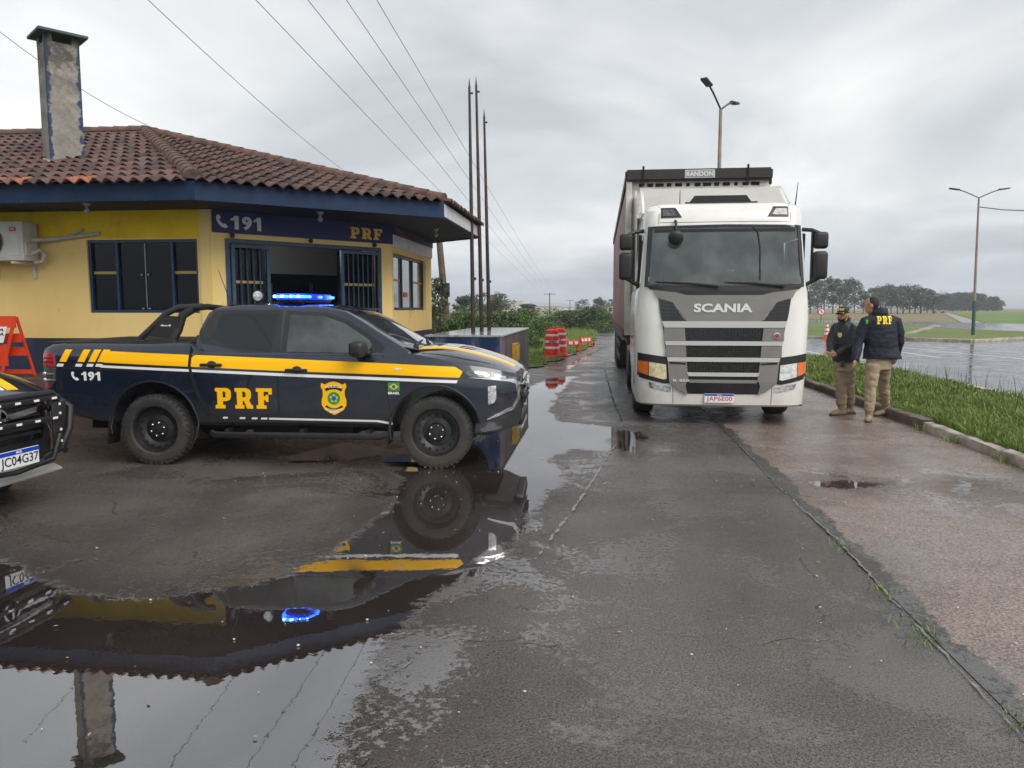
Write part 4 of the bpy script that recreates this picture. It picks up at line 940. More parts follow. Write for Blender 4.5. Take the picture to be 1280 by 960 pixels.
    # doors: proud patches with dark seams
    def door(S, poly, nm, hx, hz, sgn):
        big = [(x+(1 if x > sum(p[0] for p in poly)/len(poly) else -1)*.006, z+(1 if z > .8 else -1)*.004) for x, z in poly]
        obj('door_seam', lay(shp(big), S, .1, .0015), 'seam_dark', root, 30)
        d = obj('door', lay(shp(poly), S, (.1, .05), .004), 'car_paint', root, 32)
        mb = MB(); c = S(hx, hz, .03); mb.box(c, (.235, .022, .032), bev=.01, seg=3); mb.box(S(hx-.09, hz, .012), (.04, .03, .03), bev=.008); mb.box(S(hx+.09, hz, .012), (.04, .03, .03), bev=.008); mb.ell(S(hx, hz+.0, .004), (.055, .012, .042)); obj('handle', mb, 'black_plastic', d)
        return d
    dr = [(.435, 1.17), (1.345, 1.17), (1.345, .50), (.70, .50), (.62, .56), (.50, .80), (.44, 1.0)]
    df = [(1.365, 1.17), (2.46, 1.17), (2.49, 1.05), (2.49, .86), (2.535, .55), (2.50, .50), (1.365, .50)]
    for S, s in ((side, -1), (left, 1)): door(S, dr, 'rear', .65, 1.07, s); door(S, df, 'front', 1.56, 1.02, s)
    for S in (side, left):
        obj('panel_seam', lay(shp([(.418, 1.265), (.446, 1.265), (.428, 1.05), (.478, .82), (.612, .53), (.585, .52), (.448, .80), (.398, 1.05)]), S, .08, .0075), 'seam_dark', root, 30)
        mb = MB()                                   # arch lips
        for cx, zc in ((0, .42), (3.0, .40)):
            pts = []
            for t in np.linspace(-.25, math.pi+.2, 22):
                p = S(cx+.475*math.cos(t), zc+.475*math.sin(t), .0); pts.append(p+Vector((0, (-.003 if p.y < 0 else .003), 0)))
            mb.tube(pts, .010, 6)
        obj('arch_lip', mb, 'black_plastic', root, 60)
        # livery
        T = [(-.46, 1.208), (.41, 1.173), (1.366, 1.138), (2.497, 1.094), (3.207, 1.060), (3.285, 1.012)]; Bm = [(-.52, 1.088), (.41, 1.05), (1.362, 1.012), (2.495, .978), (3.255, .952)]
        obj('yellow_stripe', lay(shp(T+Bm[::-1]), S, (.08, .04), .0055), 'yellow_film', root, 32)
        T = [(-.545, 1.060), (.41, 1.022), (1.361, .988), (2.495, .948), (3.24, .925)]; Bm = [(-.56, 1.036), (.41, .996), (1.36, .958), (2.494, .918), (3.225, .896)]
        obj('white_stripe', lay(shp(T+Bm[::-1]), S, (.08, .04), .0055), 'white_film', root, 32)
        mm = MB()
        for x in (-.97, -.765, -.645, -.545): lay(shp([(x-.045, 1.095), (x+.03, 1.093), (x+.075+.02, 1.222), (x+.02, 1.224)]), S, .04, .0055, mm)
        obj('yellow_stripe', mm, 'yellow_film', root, 32); mm = MB()
        for x in (-1.00, -.79, -.665, -.565): lay(shp([(x-.05, 1.045), (x+.02, 1.042), (x+.035, 1.072), (x-.035, 1.075)]), S, .05, .0055, mm)
        obj('white_stripe', mm, 'white_film', root, 32); mm = MB()
        for x0, x1 in ((.75, .80), (.93, .99), (1.06, 1.12), (1.16, 1.225), (1.245, 2.40)): lay(shp([(x0, .522-.012*(x0-.75)), (x1, .522-.012*(x1-.75)), (x1-.01, .502-.012*(x1-.75)), (x0-.01, .502-.012*(x0-.75))]), S, .2, .006, mm)
        lay(shp([(2.40, .502), (2.55, .478), (2.545, .455), (2.39, .482)]), S, .2, .006, mm)
        obj('white_stripe', mm, 'white_film', root, 32)
        sd_ = S is side; fl2 = lambda a, b: (a, b) if sd_ else (b, a)
        def F(shape, x0, x1, z0, z1): return fit(shape, x0, x1, z0, z1, flip=not sd_)
        obj('lettering', lay(merge(F(n191(), -.775, -.57, .895, .99), F(PHONE, -.89, -.81, .895, .99) if sd_ else F(PHONE, -.55, -.47, .895, .99)), S, .1, .006), 'white_film', root, 32)
        obj('lettering', lay(F(prf(), .675, 1.285, .612, .828), S, .1, .007), 'yellow_film', root, 32)
        cx0, cz0 = 1.942, .728
        outl = [(0, .175), (.05, .165), (.09, .145), (.13, .16), (.135, .12), (.115, .08), (.115, .03), (.13, -.02), (.13, -.07), (.10, -.12), (.05, -.15), (0, -.175)]
        sh_ = [(cx0+x, cz0+z) for x, z in outl]+[(cx0-x, cz0+z) for x, z in outl[::-1][1:-1]]
        bd = obj('badge', lay(shp(sh_), S, .05, .007), 'yellow_film', root, 32)
        def arcband(r0, r1, a0, a1, cz=0, n=10): return shp([(cx0+r0*math.cos(t), cz0+cz+r0*math.sin(t)) for t in np.linspace(a0, a1, n)]+[(cx0+r1*math.cos(t), cz0+cz+r1*math.sin(t)) for t in np.linspace(a1, a0, n)])
        obj('band', lay(merge(arcband(.150, .185, R(58), R(122), -.055), arcband(.105, .13, R(222), R(318), .0)), S, 0, .0078), 'seam_dark', bd, 0)
        obj('lettering', lay(merge(warp(F(text('POLICIA', bold=.02), cx0-.085, cx0+.085, cz0+.095, cz0+.12), lambda x, z: (x, z+.018-1.9*(x-cx0)**2)), warp(F(text('RODOVIARIA', bold=.02), cx0-.085, cx0+.085, cz0-.128, cz0-.108), lambda x, z: (x, z-.006+2.8*(x-cx0)**2)), warp(F(text('FEDERAL', bold=.02), cx0-.045, cx0+.045, cz0-.15, cz0-.132), lambda x, z: (x, z+2*(x-cx0)**2))), S, 0, .0086), 'white_film', bd, 0)
        circ = lambda r, n=16, ry=None: shp([(cx0+r*math.cos(t), cz0-.0+(ry or r)*math.sin(t)) for t in np.linspace(0, 2*math.pi, n, endpoint=False)])
        obj('wreath', lay(circ(.068, 20), S, 0, .0078), 'green_film', bd, 0); star = shp([(cx0+(.050 if k % 2 == 0 else .028)*math.sin(k*math.pi/5), cz0+(.050 if k % 2 == 0 else .028)*math.cos(k*math.pi/5)) for k in range(10)]); obj('star', lay(star, S, 0, .0086), 'letter_gold', bd, 0)
        obj('disc', lay(circ(.026, 14), S, 0, .0094), 'beacon_lens' if False else 'blue_film', bd, 0)
        fg = obj('flag', lay(shp([(2.513, .812), (2.635, .812), (2.635, .898), (2.513, .898)]), S, 0, .006), 'green_film', root, 0)
        obj('rhombus', lay(shp([(2.522, .855), (2.574, .888), (2.626, .855), (2.574, .822)]), S, 0, .0072), 'yellow_film', fg, 0)
        obj('disc', lay(shp([(2.574+.019*math.cos(t), .855+.019*math.sin(t)) for t in np.linspace(0, 6.28, 12, endpoint=False)]), S, 0, .0084), 'blue_film', fg, 0)
        obj('lettering', lay(F(text('BRASIL', bold=.03), 2.513, 2.635, .775, .802), S, 0, .006), 'white_film', root, 0)
        obj('side_repeater', lay(shp([(2.575, 1.038), (2.60, 1.047), (2.645, 1.045), (2.66, 1.036), (2.63, 1.028), (2.59, 1.028)]), S, 0, .009), 'lamp_clear', root, 0)
        # lights
        obj('headlight', lay(shp([(3.27, 1.030), (3.45, 1.022), (3.62, .998), (3.76, .958), (3.83, .935), (3.83, .915), (3.70, .915), (3.52, .935), (3.38, .955), (3.33, .985)]), S, .04, .008), 'lamp_dark', root, 30)
        mm = MB(); lay(shp([(3.40, 1.012), (3.52, .998), (3.56, .972), (3.52, .965), (3.49, .985), (3.42, .99)]), S, .04, .011, mm); lay(shp([(3.60, .985), (3.72, .955), (3.72, .935), (3.62, .955)]), S, .04, .011, mm); obj('lamp_bezel', mm, 'chrome', root, 30)
        obj('fog_lamp_panel', lay(shp([(3.52, .875), (3.64, .885), (3.79, .88), (3.80, .70), (3.70, .60), (3.50, .53), (3.50, .62), (3.525, .72)]), S, .05, .004), 'car_paint', root, 30)
        obj('fog_lamp', lay(shp([(3.545, .862), (3.625, .868), (3.628, .73), (3.605, .69), (3.545, .672)]), S, .04, .018), 'lamp_clear', root, 30)
        obj('chrome_trim', lay(shp([(3.33, .953), (3.56, .93), (3.74, .905), (3.815, .875), (3.825, .72), (3.78, .635), (3.64, .575), (3.53, .525), (3.54, .512), (3.66, .555), (3.80, .61), (3.855, .71), (3.85, .89), (3.80, .925), (3.6, .945)]), S, .04, .012), 'chrome', root, 30)
        obj('bumper_lower', lay(shp([(3.42, .475), (3.56, .49), (3.76, .545), (3.82, .56), (3.80, .47), (3.70, .40), (3.50, .355), (3.40, .355)]), S, .05, .012), 'car_paint', root, 30)
        tl = obj('tail_light', lay(shp([(-1.235, 1.185), (-1.07, 1.185), (-1.055, 1.03), (-1.085, .88), (-1.13, .815), (-1.215, .80), (-1.23, .83)]), S, .05, .016), 'lamp_dark', root, 30)
        mm = MB(); lay(shp([(-1.232, 1.182), (-1.075, 1.182), (-1.062, 1.045), (-1.225, 1.045)]), S, .05, .022, mm); lay(shp([(-1.225, .87), (-1.13, .87), (-1.16, .815), (-1.215, .805)]), S, .05, .022, mm); obj('red_lens', mm, 'lamp_red', tl, 30)
        mm = MB()
        for z in (1.085, 1.125): lay(shp([(-1.19, z), (-1.08, z), (-1.08, z+.012), (-1.19, z+.012)]), S, 0, .025, mm)
        obj('lens_rib', mm, 'seam_dark', tl, 0); mm = MB()
        for z in (.965, .90): mm.ell(S(-1.20, z, .012), (.025, .02, .022)); lay(shp([(-1.17, z-.006), (-1.08, z-.006), (-1.08, z+.01), (-1.17, z+.01)]), S, 0, .025, mm)
        obj('clear_lens', mm, 'lamp_clear', tl, 30)
    # mirrors
    for s in (-1, 1):
        mb = MB(); mb.box((2.24, s*1.0, 1.245), (.15, .24, .165), bev=.055, seg=4); mb.box((2.30, s*.86, 1.20), (.06, .14, .04), bev=.012); mi = obj('mirror', mb, 'black_plastic', root, 60)
        mb = MB(); mb.box((2.163, s*1.0, 1.25), (.004, .18, .12), bev=.002); obj('mirror_glass', mb, 'side_glass', mi, 0)
    # step bars, flaps, underbody
    for s in (-1, 1):
        mb = MB(); mb.tube([(.62, s*.90, .355), (.68, s*.92, .335), (2.42, s*.92, .335), (2.50, s*.90, .355)], .034, 8, flat=.7)
        for x in (.8, 1.6, 2.3): mb.box((x, s*.82, .38), (.04, .2, .04))
        obj('side_step', mb, 'steel_black', root)
        for x, z0 in ((-.50, .22), (2.515, .25)):
            mb = MB(); mb.box((x, s*.80, z0+.14), (.02, .22, .30), rot=(0, R(8), 0), bev=.005); obj('mud_flap', mb, 'black_plastic', root)
    mb = MB(); mb.box((1.3, 0, .42), (4.6, .80, .22)); mb.box((0, 0, .36), (.14, 1.4, .14), bev=.03); mb.box((3.0, 0, .36), (.14, 1.4, .12), bev=.03); mb.box((1.5, .0, .36), (1.1, 1.2, .16)); obj('chassis', mb, 'seam_dark', root, 0)
    mb = MB(); mb.box((-1.33, 0, .62), (.16, 1.5, .16), bev=.03); obj('rear_bumper', mb, 'black_plastic', root)
    mb = MB(); mb.box((-.42, 0, 1.292), (1.62, 1.60, .018), bev=.008); obj('bed_cover', mb, 'black_plastic', root)
    # roll bar
    mb = MB()
    for s in (-1, 1):
        Y = s*.70
        mb.tube([(-.23, Y, 1.325), (-.10, Y*.99, 1.44), (.06, Y*.95, 1.60), (.18, Y*.90, 1.665), (.44, Y*.86, 1.675)], [(.035, .028)]*5, 8)
        mb.tube([(.14, Y, 1.325), (.19, Y*.97, 1.42), (.23, Y*.92, 1.58), (.34, Y*.88, 1.655)], [(.045, .03)]*4, 8)
        mb.prism([(-.19, 1.365), (.17, 1.33), (.20, 1.44), (.225, 1.57), (.06, 1.58)], Y*.99-.012, Y*.99+.012, 'y')
        for x in (-.22, .13): mb.box((x, Y*1.02, 1.305), (.13, .07, .035), bev=.012)
    mb.tube([(.20, -.62, 1.645), (.20, 0, 1.675), (.20, .62, 1.645)], .035, 8)
    rb = obj('roll_bar', mb, 'black_plastic', root, 50)
    obj('lettering', lay(fit(text('4x4', bold=.02), .01, .13, 1.465, 1.485), lambda u, v, o=0: Vector((u, -.709-o, v)), 0, .002), 'white_film', rb, 0)
    # front: grille, emblem, bumper, plate
    gr = obj('grille', lay(shp([(-.50, .91), (.50, .91), (.56, .78), (.50, .60), (-.50, .60), (-.56, .78)]), front, .08, .012), 'black_gloss', root, 30)
    mm = MB()
    for z in (.86, .80, .70, .65): lay(shp([(-.46, z), (.46, z), (.46, z+.022), (-.46, z+.022)]), front, .1, .03, mm)
    obj('grille_bar', mm, 'steel_black', gr, 0)
    mm = MB()
    for s in (-1, 1): lay(shp([(s*.10, .845), (s*.50, .885), (s*.60, .86), (s*.50, .845), (s*.14, .795)]), front, .08, .034, mm)
    obj('chrome_wing', mm, 'chrome', gr, 30)
    mm = MB(); mm.lathe([(.085, 3.90), (.085, 3.93), (.068, 3.93), (.068, 3.90)], (0, 0, .82), 'x', 24)
    for k in range(3):
        a = k*2.094+1.571; mm.box((3.925, .034*math.cos(a), .82+.034*math.sin(a)), (.02, .022, .068), rot=(-a+1.571 if False else a-1.571, 0, 0))
    obj('emblem', mm, 'chrome', gr, 30)
    mm = MB(); mm.box((3.86, 0, .46), (.05, 1.0, .10), bev=.02); mm.box((3.84, 0, .56), (.04, 1.1, .06), bev=.015); obj('bumper_centre', mm, 'black_plastic', root)
    mm = MB(); mm.box((3.84, 0, .385), (.08, .9, .05), bev=.015); obj('skid_plate', mm, 'silver_paint', root)
    # hood stripes and body-coloured badge strips
    mm = MB()
    for y0 in (-.60,):
        lay(shp([(2.78, y0), (3.78, y0+.22), (3.78, y0+.34), (2.78, y0+.16)]), above, .08, .003, mm)
        lay(shp([(2.78, -y0), (3.78, -y0-.22), (3.78, -y0-.34), (2.78, -y0-.16)]), above, .08, .003, mm)
    obj('yellow_stripe', mm, 'yellow_film', root, 30)
    mm = MB()
    for s in (-1, 1): lay(shp([(2.78, s*.41), (3.78, s*.235), (3.78, s*.20), (2.78, s*.36)]), above, .08, .003, mm)
    obj('white_stripe', mm, 'white_film', root, 30)
    mm = MB(); lay(shp([(2.72, -.80), (3.30, -.76), (3.60, -.70), (3.60, -.69), (3.30, -.745), (2.72, -.785)]), above, .08, .001, mm); obj('hood_seam', mm, 'seam_dark', root, 30)
    # wheels
    tyre = [(.245, -.10), (.26, -.118), (.31, -.125), (.345, -.118), (.368, -.098), (.374, -.07), (.374, .07), (.368, .098), (.345, .118), (.31, .125), (.26, .118), (.245, .10)]
    for cx in (0, 3.0):
        for s in (-1, 1):
            steer = 0
            mm = MB(); prof_ = [(.0, .045), (.05, .045), (.085, .04), (.10, .015), (.15, .0), (.185, .022), (.205, .03), (.228, .03), (.245, .075), (.252, .10), (.262, .105), (.262, -.09), (.10, -.09)]
            mm.lathe([(r, s*h) for r, h in prof_], (0, 0, 0), 'y', 40)
            w = obj('wheel', mm, 'steel_black', root, 30); w.location = (cx, s*.785, .374)
            mm = MB(); mm.lathe([(r, h) for r, h in tyre], (0, 0, 0), 'y', 56, cap=False)
            nb = 40
            for k in range(nb):
                a = 2*math.pi*k/nb
                for yy in (-.075, .0, .075): 
                    aa = a+(.08 if yy == 0 else 0); mm.box((.372*math.cos(aa), yy, .372*math.sin(aa)), (.010, .060, .034), rot=(0, -aa, R(12)))
                mm.box((.352*math.cos(a), s*.110, .352*math.sin(a)), (.028, .010, .018), rot=(0, -a, 0))
            obj('tyre', mm, 'rubber', w, 30)
            mm = MB()
            for k in range(16):
                a = 2*math.pi*k/16; mm.lathe([(.015, s*.026), (.013, s*.034)], (.205*math.cos(a)*.93, 0, .205*math.sin(a)*.93), 'y', 10)
            obj('vent_hole', mm, 'seam_dark', w, 0); mm = MB()
            for k in range(6):
                a = 2*math.pi*k/6+.3; mm.lathe([(.011, s*.03), (.011, s*.058), (.004, s*.064)], (.072*math.cos(a), 0, .072*math.sin(a)), 'y', 8)
            obj('wheel_nut', mm, 'chrome', w, 30); mm = MB(); mm.lathe([(.040, s*.04), (.036, s*.062), (.001, s*.066)], (0, 0, 0), 'y', 16); obj('hub_cap', mm, 'black_plastic', w, 30)
    # light bar, spotlight, aerial
    mb = MB(); mb.box((1.36, 0, 1.735), (.26, 1.10, .03), bev=.01); mb.box((1.30, -.40, 1.712), (.34, .06, .03), bev=.008); mb.box((1.30, .40, 1.712), (.34, .06, .03), bev=.008)
    lb = obj('light_bar', mb, 'black_plastic', root); mb = MB()
    n = 24; ring_ = [(1.36+.17*math.copysign(abs(math.cos(t))**.5, math.cos(t)), .60*math.copysign(abs(math.sin(t))**.35, math.sin(t))) for t in np.linspace(0, 2*math.pi, n, endpoint=False)]
    mb.prism(ring_, 1.752, 1.815, 'z'); mb2 = bmesh.ops.bevel(mb.bm, geom=[e for e in mb.bm.edges if all(v.co.z > 1.8 for v in e.verts)], offset=.02, segments=2, affect='EDGES')
    obj('lens', mb, 'beacon_lens', lb, 40); mb = MB(); r = random.Random(4)
    for (x, y) in [(p[0], p[1]) for p in ring_]:
        c = Vector((1.36+(x-1.36)*1.015, y*1.015, 1.783)); mb.box(c, (.05, .05, .03), bev=.012)
    obj('led', mb, 'beacon_blue', lb, 30); mb = MB()
    for (x, y, w_) in ((1.25, -.615, .05), (1.33, -.62, .06), (1.42, -.615, .04), (1.49, -.60, .03)): mb.box((x, y, 1.785), (w_, .012, .022), bev=.004)
    obj('led', mb, 'beacon_hot', lb, 0, label='brightest lit blue LED modules')
    mb = MB(); mb.lathe([(.01, .03), (.05, .02), (.062, -.02), (.062, -.035), (.055, -.037), (.001, -.037)], (1.02, -.50, 1.79), 'y', 24); mb.box((1.02, -.48, 1.725), (.04, .04, .08)); sp_ = obj('spotlight', mb, 'steel_black', root, 30)
    mb = MB(); mb.lathe([(.052, -.038), (.001, -.042)], (1.02, -.50, 1.79), 'y', 24); obj('spotlight_lens', mb, 'lamp_clear', sp_, 30)
    mb = MB(); mb.tube([(.66, -.38, 1.69), (.62, -.38, 1.80), (.52, -.38, 2.08)], [.008, .005, .003], 6); mb.box((.67, -.38, 1.70), (.06, .03, .03), bev=.01); obj('aerial', mb, 'black_plastic', root)
    mb = MB(); mb.tube([(2.02, -.35, 1.64), (1.97, -.36, 1.69)], [.006, .003], 5); obj('aerial', mb, 'black_plastic', root)
    return root
pk1 = make_pickup()
hd = math.radians(2.5); c0 = Vector((-4.67, 7.57, 0))+Vector((-math.sin(hd), math.cos(hd), 0))*.89
pk1.location = c0; pk1.rotation_euler = (0, 0, hd)
pk2 = tree_copy(pk1); pk2['label'] = 'nose of a navy pickup with black bull bar and plate at the left edge'
for ch in list(pk2.children):        # this one has no roof lamp in view and is dressed in front
    pass
# second pickup pose: nose centre from the plate
pa, pb_ = g(34, 560, .62), None
nose = Vector((-4.67, 5.50, -.04)); h2 = R(-1.5)
pk2.rotation_euler = (0, 0, h2); d2 = Vector((math.cos(h2), math.sin(h2), 0)); pk2.location = nose-d2*3.95
def bull_bar(root):
    mb = MB(); X = 3.98
    for s in (-1, 1):
        mb.tube([(X-.12, s*.52, .42), (X+.0, s*.60, .50), (X+.03, s*.66, .66), (X+.0, s*.72, .84), (X-.10, s*.66, .94), (X-.04, s*.54, .98)], .030, 8)
        mb.box((X-.0, s*.58, .70), (.02, .16, .40), bev=.006); mb.tube([(X-.02, s*.72, .84), (X-.2, s*.84, .80), (X-.24, s*.86, .56), (X-.02, s*.66, .46)], .028, 8)
    mb.tube([(X-.04, -.56, .975), (X+.0, -.3, .985), (X+.0, .3, .985), (X-.04, .56, .975)], .030, 8)
    mb.tube([(X+.02, -.55, .62), (X+.05, -.42, .43), (X+.06, 0, .40), (X+.05, .42, .43), (X+.02, .55, .62)], .022, 8)
    for z in (.94, .77): mb.box((X+.02, 0, z), (.018, 1.16, .045), bev=.005)
    b = obj('bull_bar', mb, 'black_plastic', root, 50); mb = MB()
    for z in (.94, .77):
        for y in (-.5, -.3, -.1, .1, .3, .5): mb.box((X+.031, y, z), (.006, .055, .018))
    for y in (-.58, .58):
        for z in (.56, .66, .80, .88): mb.box((X+.012, y, z), (.01, .02, .02))
    obj('reflector', mb, 'white_film', b, 0)
    mb = MB(); mb.box((X+.095, 0, .52), (.008, .42, .14), bev=.003); p = obj('number_plate', mb, 'plate_white', root, 0)
    P = lambda u, v, o=0: Vector((X+.10+o, u, v))
    obj('blue_band', lay(shp([(-.216, .555), (.216, .555), (.216, .587), (-.216, .587)]), P, 0, .001), 'plate_blue', p, 0)
    obj('lettering', lay(merge(fit(text('JC04G37', bold=.004), -.185, .20, .452, .545)), P, 0, .002), 'black_ink', p, 0)
    obj('lettering', lay(fit(text('BRASIL', bold=.01), -.03, .03, .563, .580), P, 0, .0025), 'white_film', p, 0)
    mb = MB(); mb.box((X-.05, 0, .33), (.10, 1.2, .03), rot=(0, R(25), 0), bev=.012); obj('skid_plate', mb, 'silver_paint', root)
bull_bar(pk2)
# ================================================================== TRUCK (x right, y back, z up; front at y=0)
mat('screen_glass', (.5, .55, .55), .03, coat=0)
def glassmat():
    m = bpy.data.materials.new('windshield_glass'); m.use_nodes = True; nt = m.node_tree; N = nt.nodes; L = nt.links; N.clear()
    o = N.new('ShaderNodeOutputMaterial'); a = N.new('ShaderNodeBsdfTransparent'); a.inputs[0].default_value = (.50, .58, .57, 1); b = N.new('ShaderNodeBsdfGlossy'); b.inputs['Roughness'].default_value = .02; b.inputs[0].default_value = (.85, .9, .9, 1)
    d = N.new('ShaderNodeBsdfDiffuse'); d.inputs[0].default_value = (.30, .34, .335, 1)  # patchy grey-green diffuse layer, painted in for reflected sky on the glass
    tc = N.new('ShaderNodeTexCoord'); n = N.new('ShaderNodeTexNoise'); n.inputs['Scale'].default_value = 2.5; n.inputs['Detail'].default_value = 6; L.new(tc.outputs['Object'], n.inputs['Vector'])
    mr = N.new('ShaderNodeMapRange'); mr.inputs[1].default_value = .4; mr.inputs[2].default_value = .7; mr.inputs[3].default_value = .10; mr.inputs[4].default_value = .34; L.new(n.outputs[0], mr.inputs[0])
    m0 = N.new('ShaderNodeMixShader'); L.new(mr.outputs[0], m0.inputs[0]); L.new(a.outputs[0], m0.inputs[1]); L.new(d.outputs[0], m0.inputs[2])
    f = N.new('ShaderNodeFresnel'); f.inputs[0].default_value = 1.9
    m1 = N.new('ShaderNodeMixShader'); L.new(f.outputs[0], m1.inputs[0]); L.new(m0.outputs[0], m1.inputs[1]); L.new(b.outputs[0], m1.inputs[2]); L.new(m1.outputs[0], o.inputs[0]); M['windshield_glass'] = m
glassmat()
TX, TY = 1.735, 11.1
def truck():
    root = thing('truck', 'white cab over truck with grey grille and dark mirrors, stopped on the lane', 'truck', (TX, TY, 0)); root.scale = (1.03, 1, 1)
    lev = [  # z, half width, front y at centre, corner sweep
        (.262, 1.12, .05), (.29, 1.15, .01), (.62, 1.165, -.01), (1.0, 1.185, .0), (1.5, 1.195, .01), (1.90, 1.17, .03), (1.96, 1.13, .04), (2.81, 1.075, .16), (2.90, 1.08, .18), (3.05, 1.07, .23), (3.13, 1.02, .33), (3.175, .92, .50), (3.18, .7, .8)]
    levs = []
    for a, b in zip(lev[:-1], lev[1:]):
        k = max(1, round((b[0]-a[0])/.14))
        for i in range(k): t = i/k; levs.append(tuple(a[j]+(b[j]-a[j])*t for j in range(3)))
    levs.append(lev[-1])
    us = [-1, -.98, -.95, -.90, -.85, -.78, -.66, -.5, -.33, -.16, 0, .16, .33, .5, .66, .78, .85, .90, .95, .98, 1]
    def outline(hw, y0, z):
        pts = []; rc = .34 if z < 1.95 else .22
        pts.append((-hw, 2.1)); pts.append((-hw, 1.5)); pts.append((-hw, .95)); pts.append((-hw, .6))
        for u in us:
            x = u*hw; e = max(0, (abs(x)-(hw-rc))/rc); y = y0+.05*(u*u)+rc*.85*(1-math.sqrt(max(0, 1-e*e))); pts.append((x, y))
        pts += [(hw, .6), (hw, .95), (hw, 1.5), (hw, 2.1)]; return pts
    def shell(hole):
        b = bmesh.new(); rings = [[b.verts.new((p[0], p[1], z)) for p in outline(hw, y0, z)] for z, hw, y0 in levs]; n = len(rings[0])
        for i in range(len(rings)-1):
            zm = (levs[i][0]+levs[i+1][0])/2
            for k in range(n):
                xm = (rings[i][k].co.x+rings[i][(k+1) % n].co.x)/2; ym = (rings[i][k].co.y+rings[i][(k+1) % n].co.y)/2
                if hole and 1.96 < zm < 2.81 and abs(xm) < 1.04 and ym < .6: continue
                if hole and 1.96 < zm < 2.70 and abs(xm) > 1.04 and .6 < ym < 1.5 : continue
                b.faces.new((rings[i][k], rings[i][(k+1) % n], rings[i+1][(k+1) % n], rings[i+1][k]))
        b.faces.new(rings[-1]); 
        if not hole: b.faces.new(rings[0][::-1])
        bmesh.ops.recalc_face_normals(b, faces=b.faces); return b
    closed = shell(False); bvh = BVHTree.FromBMesh(closed); closed.free()
    S = caster(bvh, (0, -3, 0), (0, 1, 0), (1, 0, 0), (0, 0, 1), 3.2)
    mb = MB(); mb.bm.free(); mb.bm = shell(True); obj('cab', mb, 'truck_white', root, 35)
    def lp(name, poly, m, th, parent=root, cut=.08, holes=(), mirror=False, label=None):
        ps = [shp(poly, holes)]
        if mirror: ps.append(shp([(-x, z) for x, z in poly]))
        return obj(name, lay(merge(*ps), S, cut, th), m, parent, 30, label=label)
    # windshield glass and surround
    lp('windshield', [(-1.04, 1.99), (-.99, 2.80), (0, 2.815), (.99, 2.80), (1.04, 1.99), (0, 1.955)], 'windshield_glass', .002)
    lp('windshield_seal', [(-1.075, 1.96), (-1.03, 2.82), (0, 2.835), (1.03, 2.82), (1.075, 1.96), (0, 1.92)], 'black_gloss', .012, holes=[[(-1.025, 2.0), (-.975, 2.785), (0, 2.80), (.975, 2.785), (1.025, 2.0), (0, 1.965)]])
    lp('sun_strip', [(-.94, 2.775), (.94, 2.775), (.95, 2.73), (-.95, 2.73)], 'tint_glass', .006)
    # grille area
    gp = lp('bonnet_panel', [(-.96, 1.915), (-.64, 1.875), (-.49, 1.835), (.49, 1.835), (.64, 1.875), (.96, 1.915), (.90, 1.80), (.70, 1.745), (.60, 1.62), (.50, 1.475), (-.50, 1.475), (-.60, 1.62), (-.70, 1.745), (-.90, 1.80)], 'truck_grey', .035)
    lp('cowl', [(-1.05, 1.975), (1.05, 1.975), (1.0, 1.925), (.65, 1.885), (.50, 1.845), (-.50, 1.845), (-.65, 1.885), (-1.0, 1.925)], 'black_plastic', .02)
    for s in (-1, 1):
        e = obj('corner_grille', lay(shp([(s*x, z) for x, z in [(.885, 1.80), (.70, 1.735), (.615, 1.61), (.51, 1.465), (.84, 1.485), (.86, 1.60)]]), S, .08, .022), 'black_gloss', root, 30)
        mm = MB()
        for i in range(5): lay(shp([(s*x, z) for x, z in [(.60+.0*i, 1.52+i*.05), (.84, 1.53+i*.05), (.84, 1.537+i*.05), (.61, 1.527+i*.05)]]) if i < 3 else shp([(s*x, z) for x, z in [(.68, 1.52+i*.05), (.85, 1.53+i*.05), (.85, 1.537+i*.05), (.68, 1.527+i*.05)]]), S, .1, .028, mm)
        obj('slat', mm, 'steel_black', e, 0)
    bb = lp('grille_back', [(-.83, 1.49), (.83, 1.49), (.72, .62), (.56, .47), (.45, .445), (-.45, .445), (-.56, .47), (-.72, .62)], 'black_gloss', .008)
    def row(z0, z1, w0, w1, name, m, th): return lp(name, [(-w0, z1), (w0, z1), (w1, z0), (-w1, z0)], m, th)
    ca = 'truck_silver'
    row(1.385, 1.475, .835, .80, 'grille_bar', ca, .045); row(1.135, 1.195, .79, .775, 'grille_bar', ca, .045); row(.905, .965, .755, .745, 'grille_bar', ca, .045); row(.70, .752, .49, .46, 'grille_bar', ca, .045)
    for s in (-1, 1):
        for (z0, z1, a0, a1, b0, b1, m) in ((1.20, 1.38, .525, .51, .80, .80, 'truck_grey'), (.97, 1.13, .505, .495, .775, .775, 'truck_grey'), (.62, .90, .49, .46, .745, .72, 'truck_grey')):
            obj('grille_end', lay(shp([(s*x, z) for x, z in [(a0, z1), (b0, z1), (b1, z0), (a1, z0)]]), S, .1, .038), m, root, 30)
        obj('grille_end', lay(shp([(s*x, z) for x, z in [(.46, .695), (.72, .62), (.715, .60), (.60, .50), (.47, .44), (.50, .56)]]), S, .1, .038), 'truck_grey', root, 30)
        mm = lay(shp([(s*x, z) for x, z in [(.50, .885), (.72, .90), (.72, .875), (.50, .865)]]), S, .1, .046); obj('slot', mm, 'black_gloss', root, 0)
    row(.605, .650, .455, .45, 'grille_bar', 'truck_grey', .040)
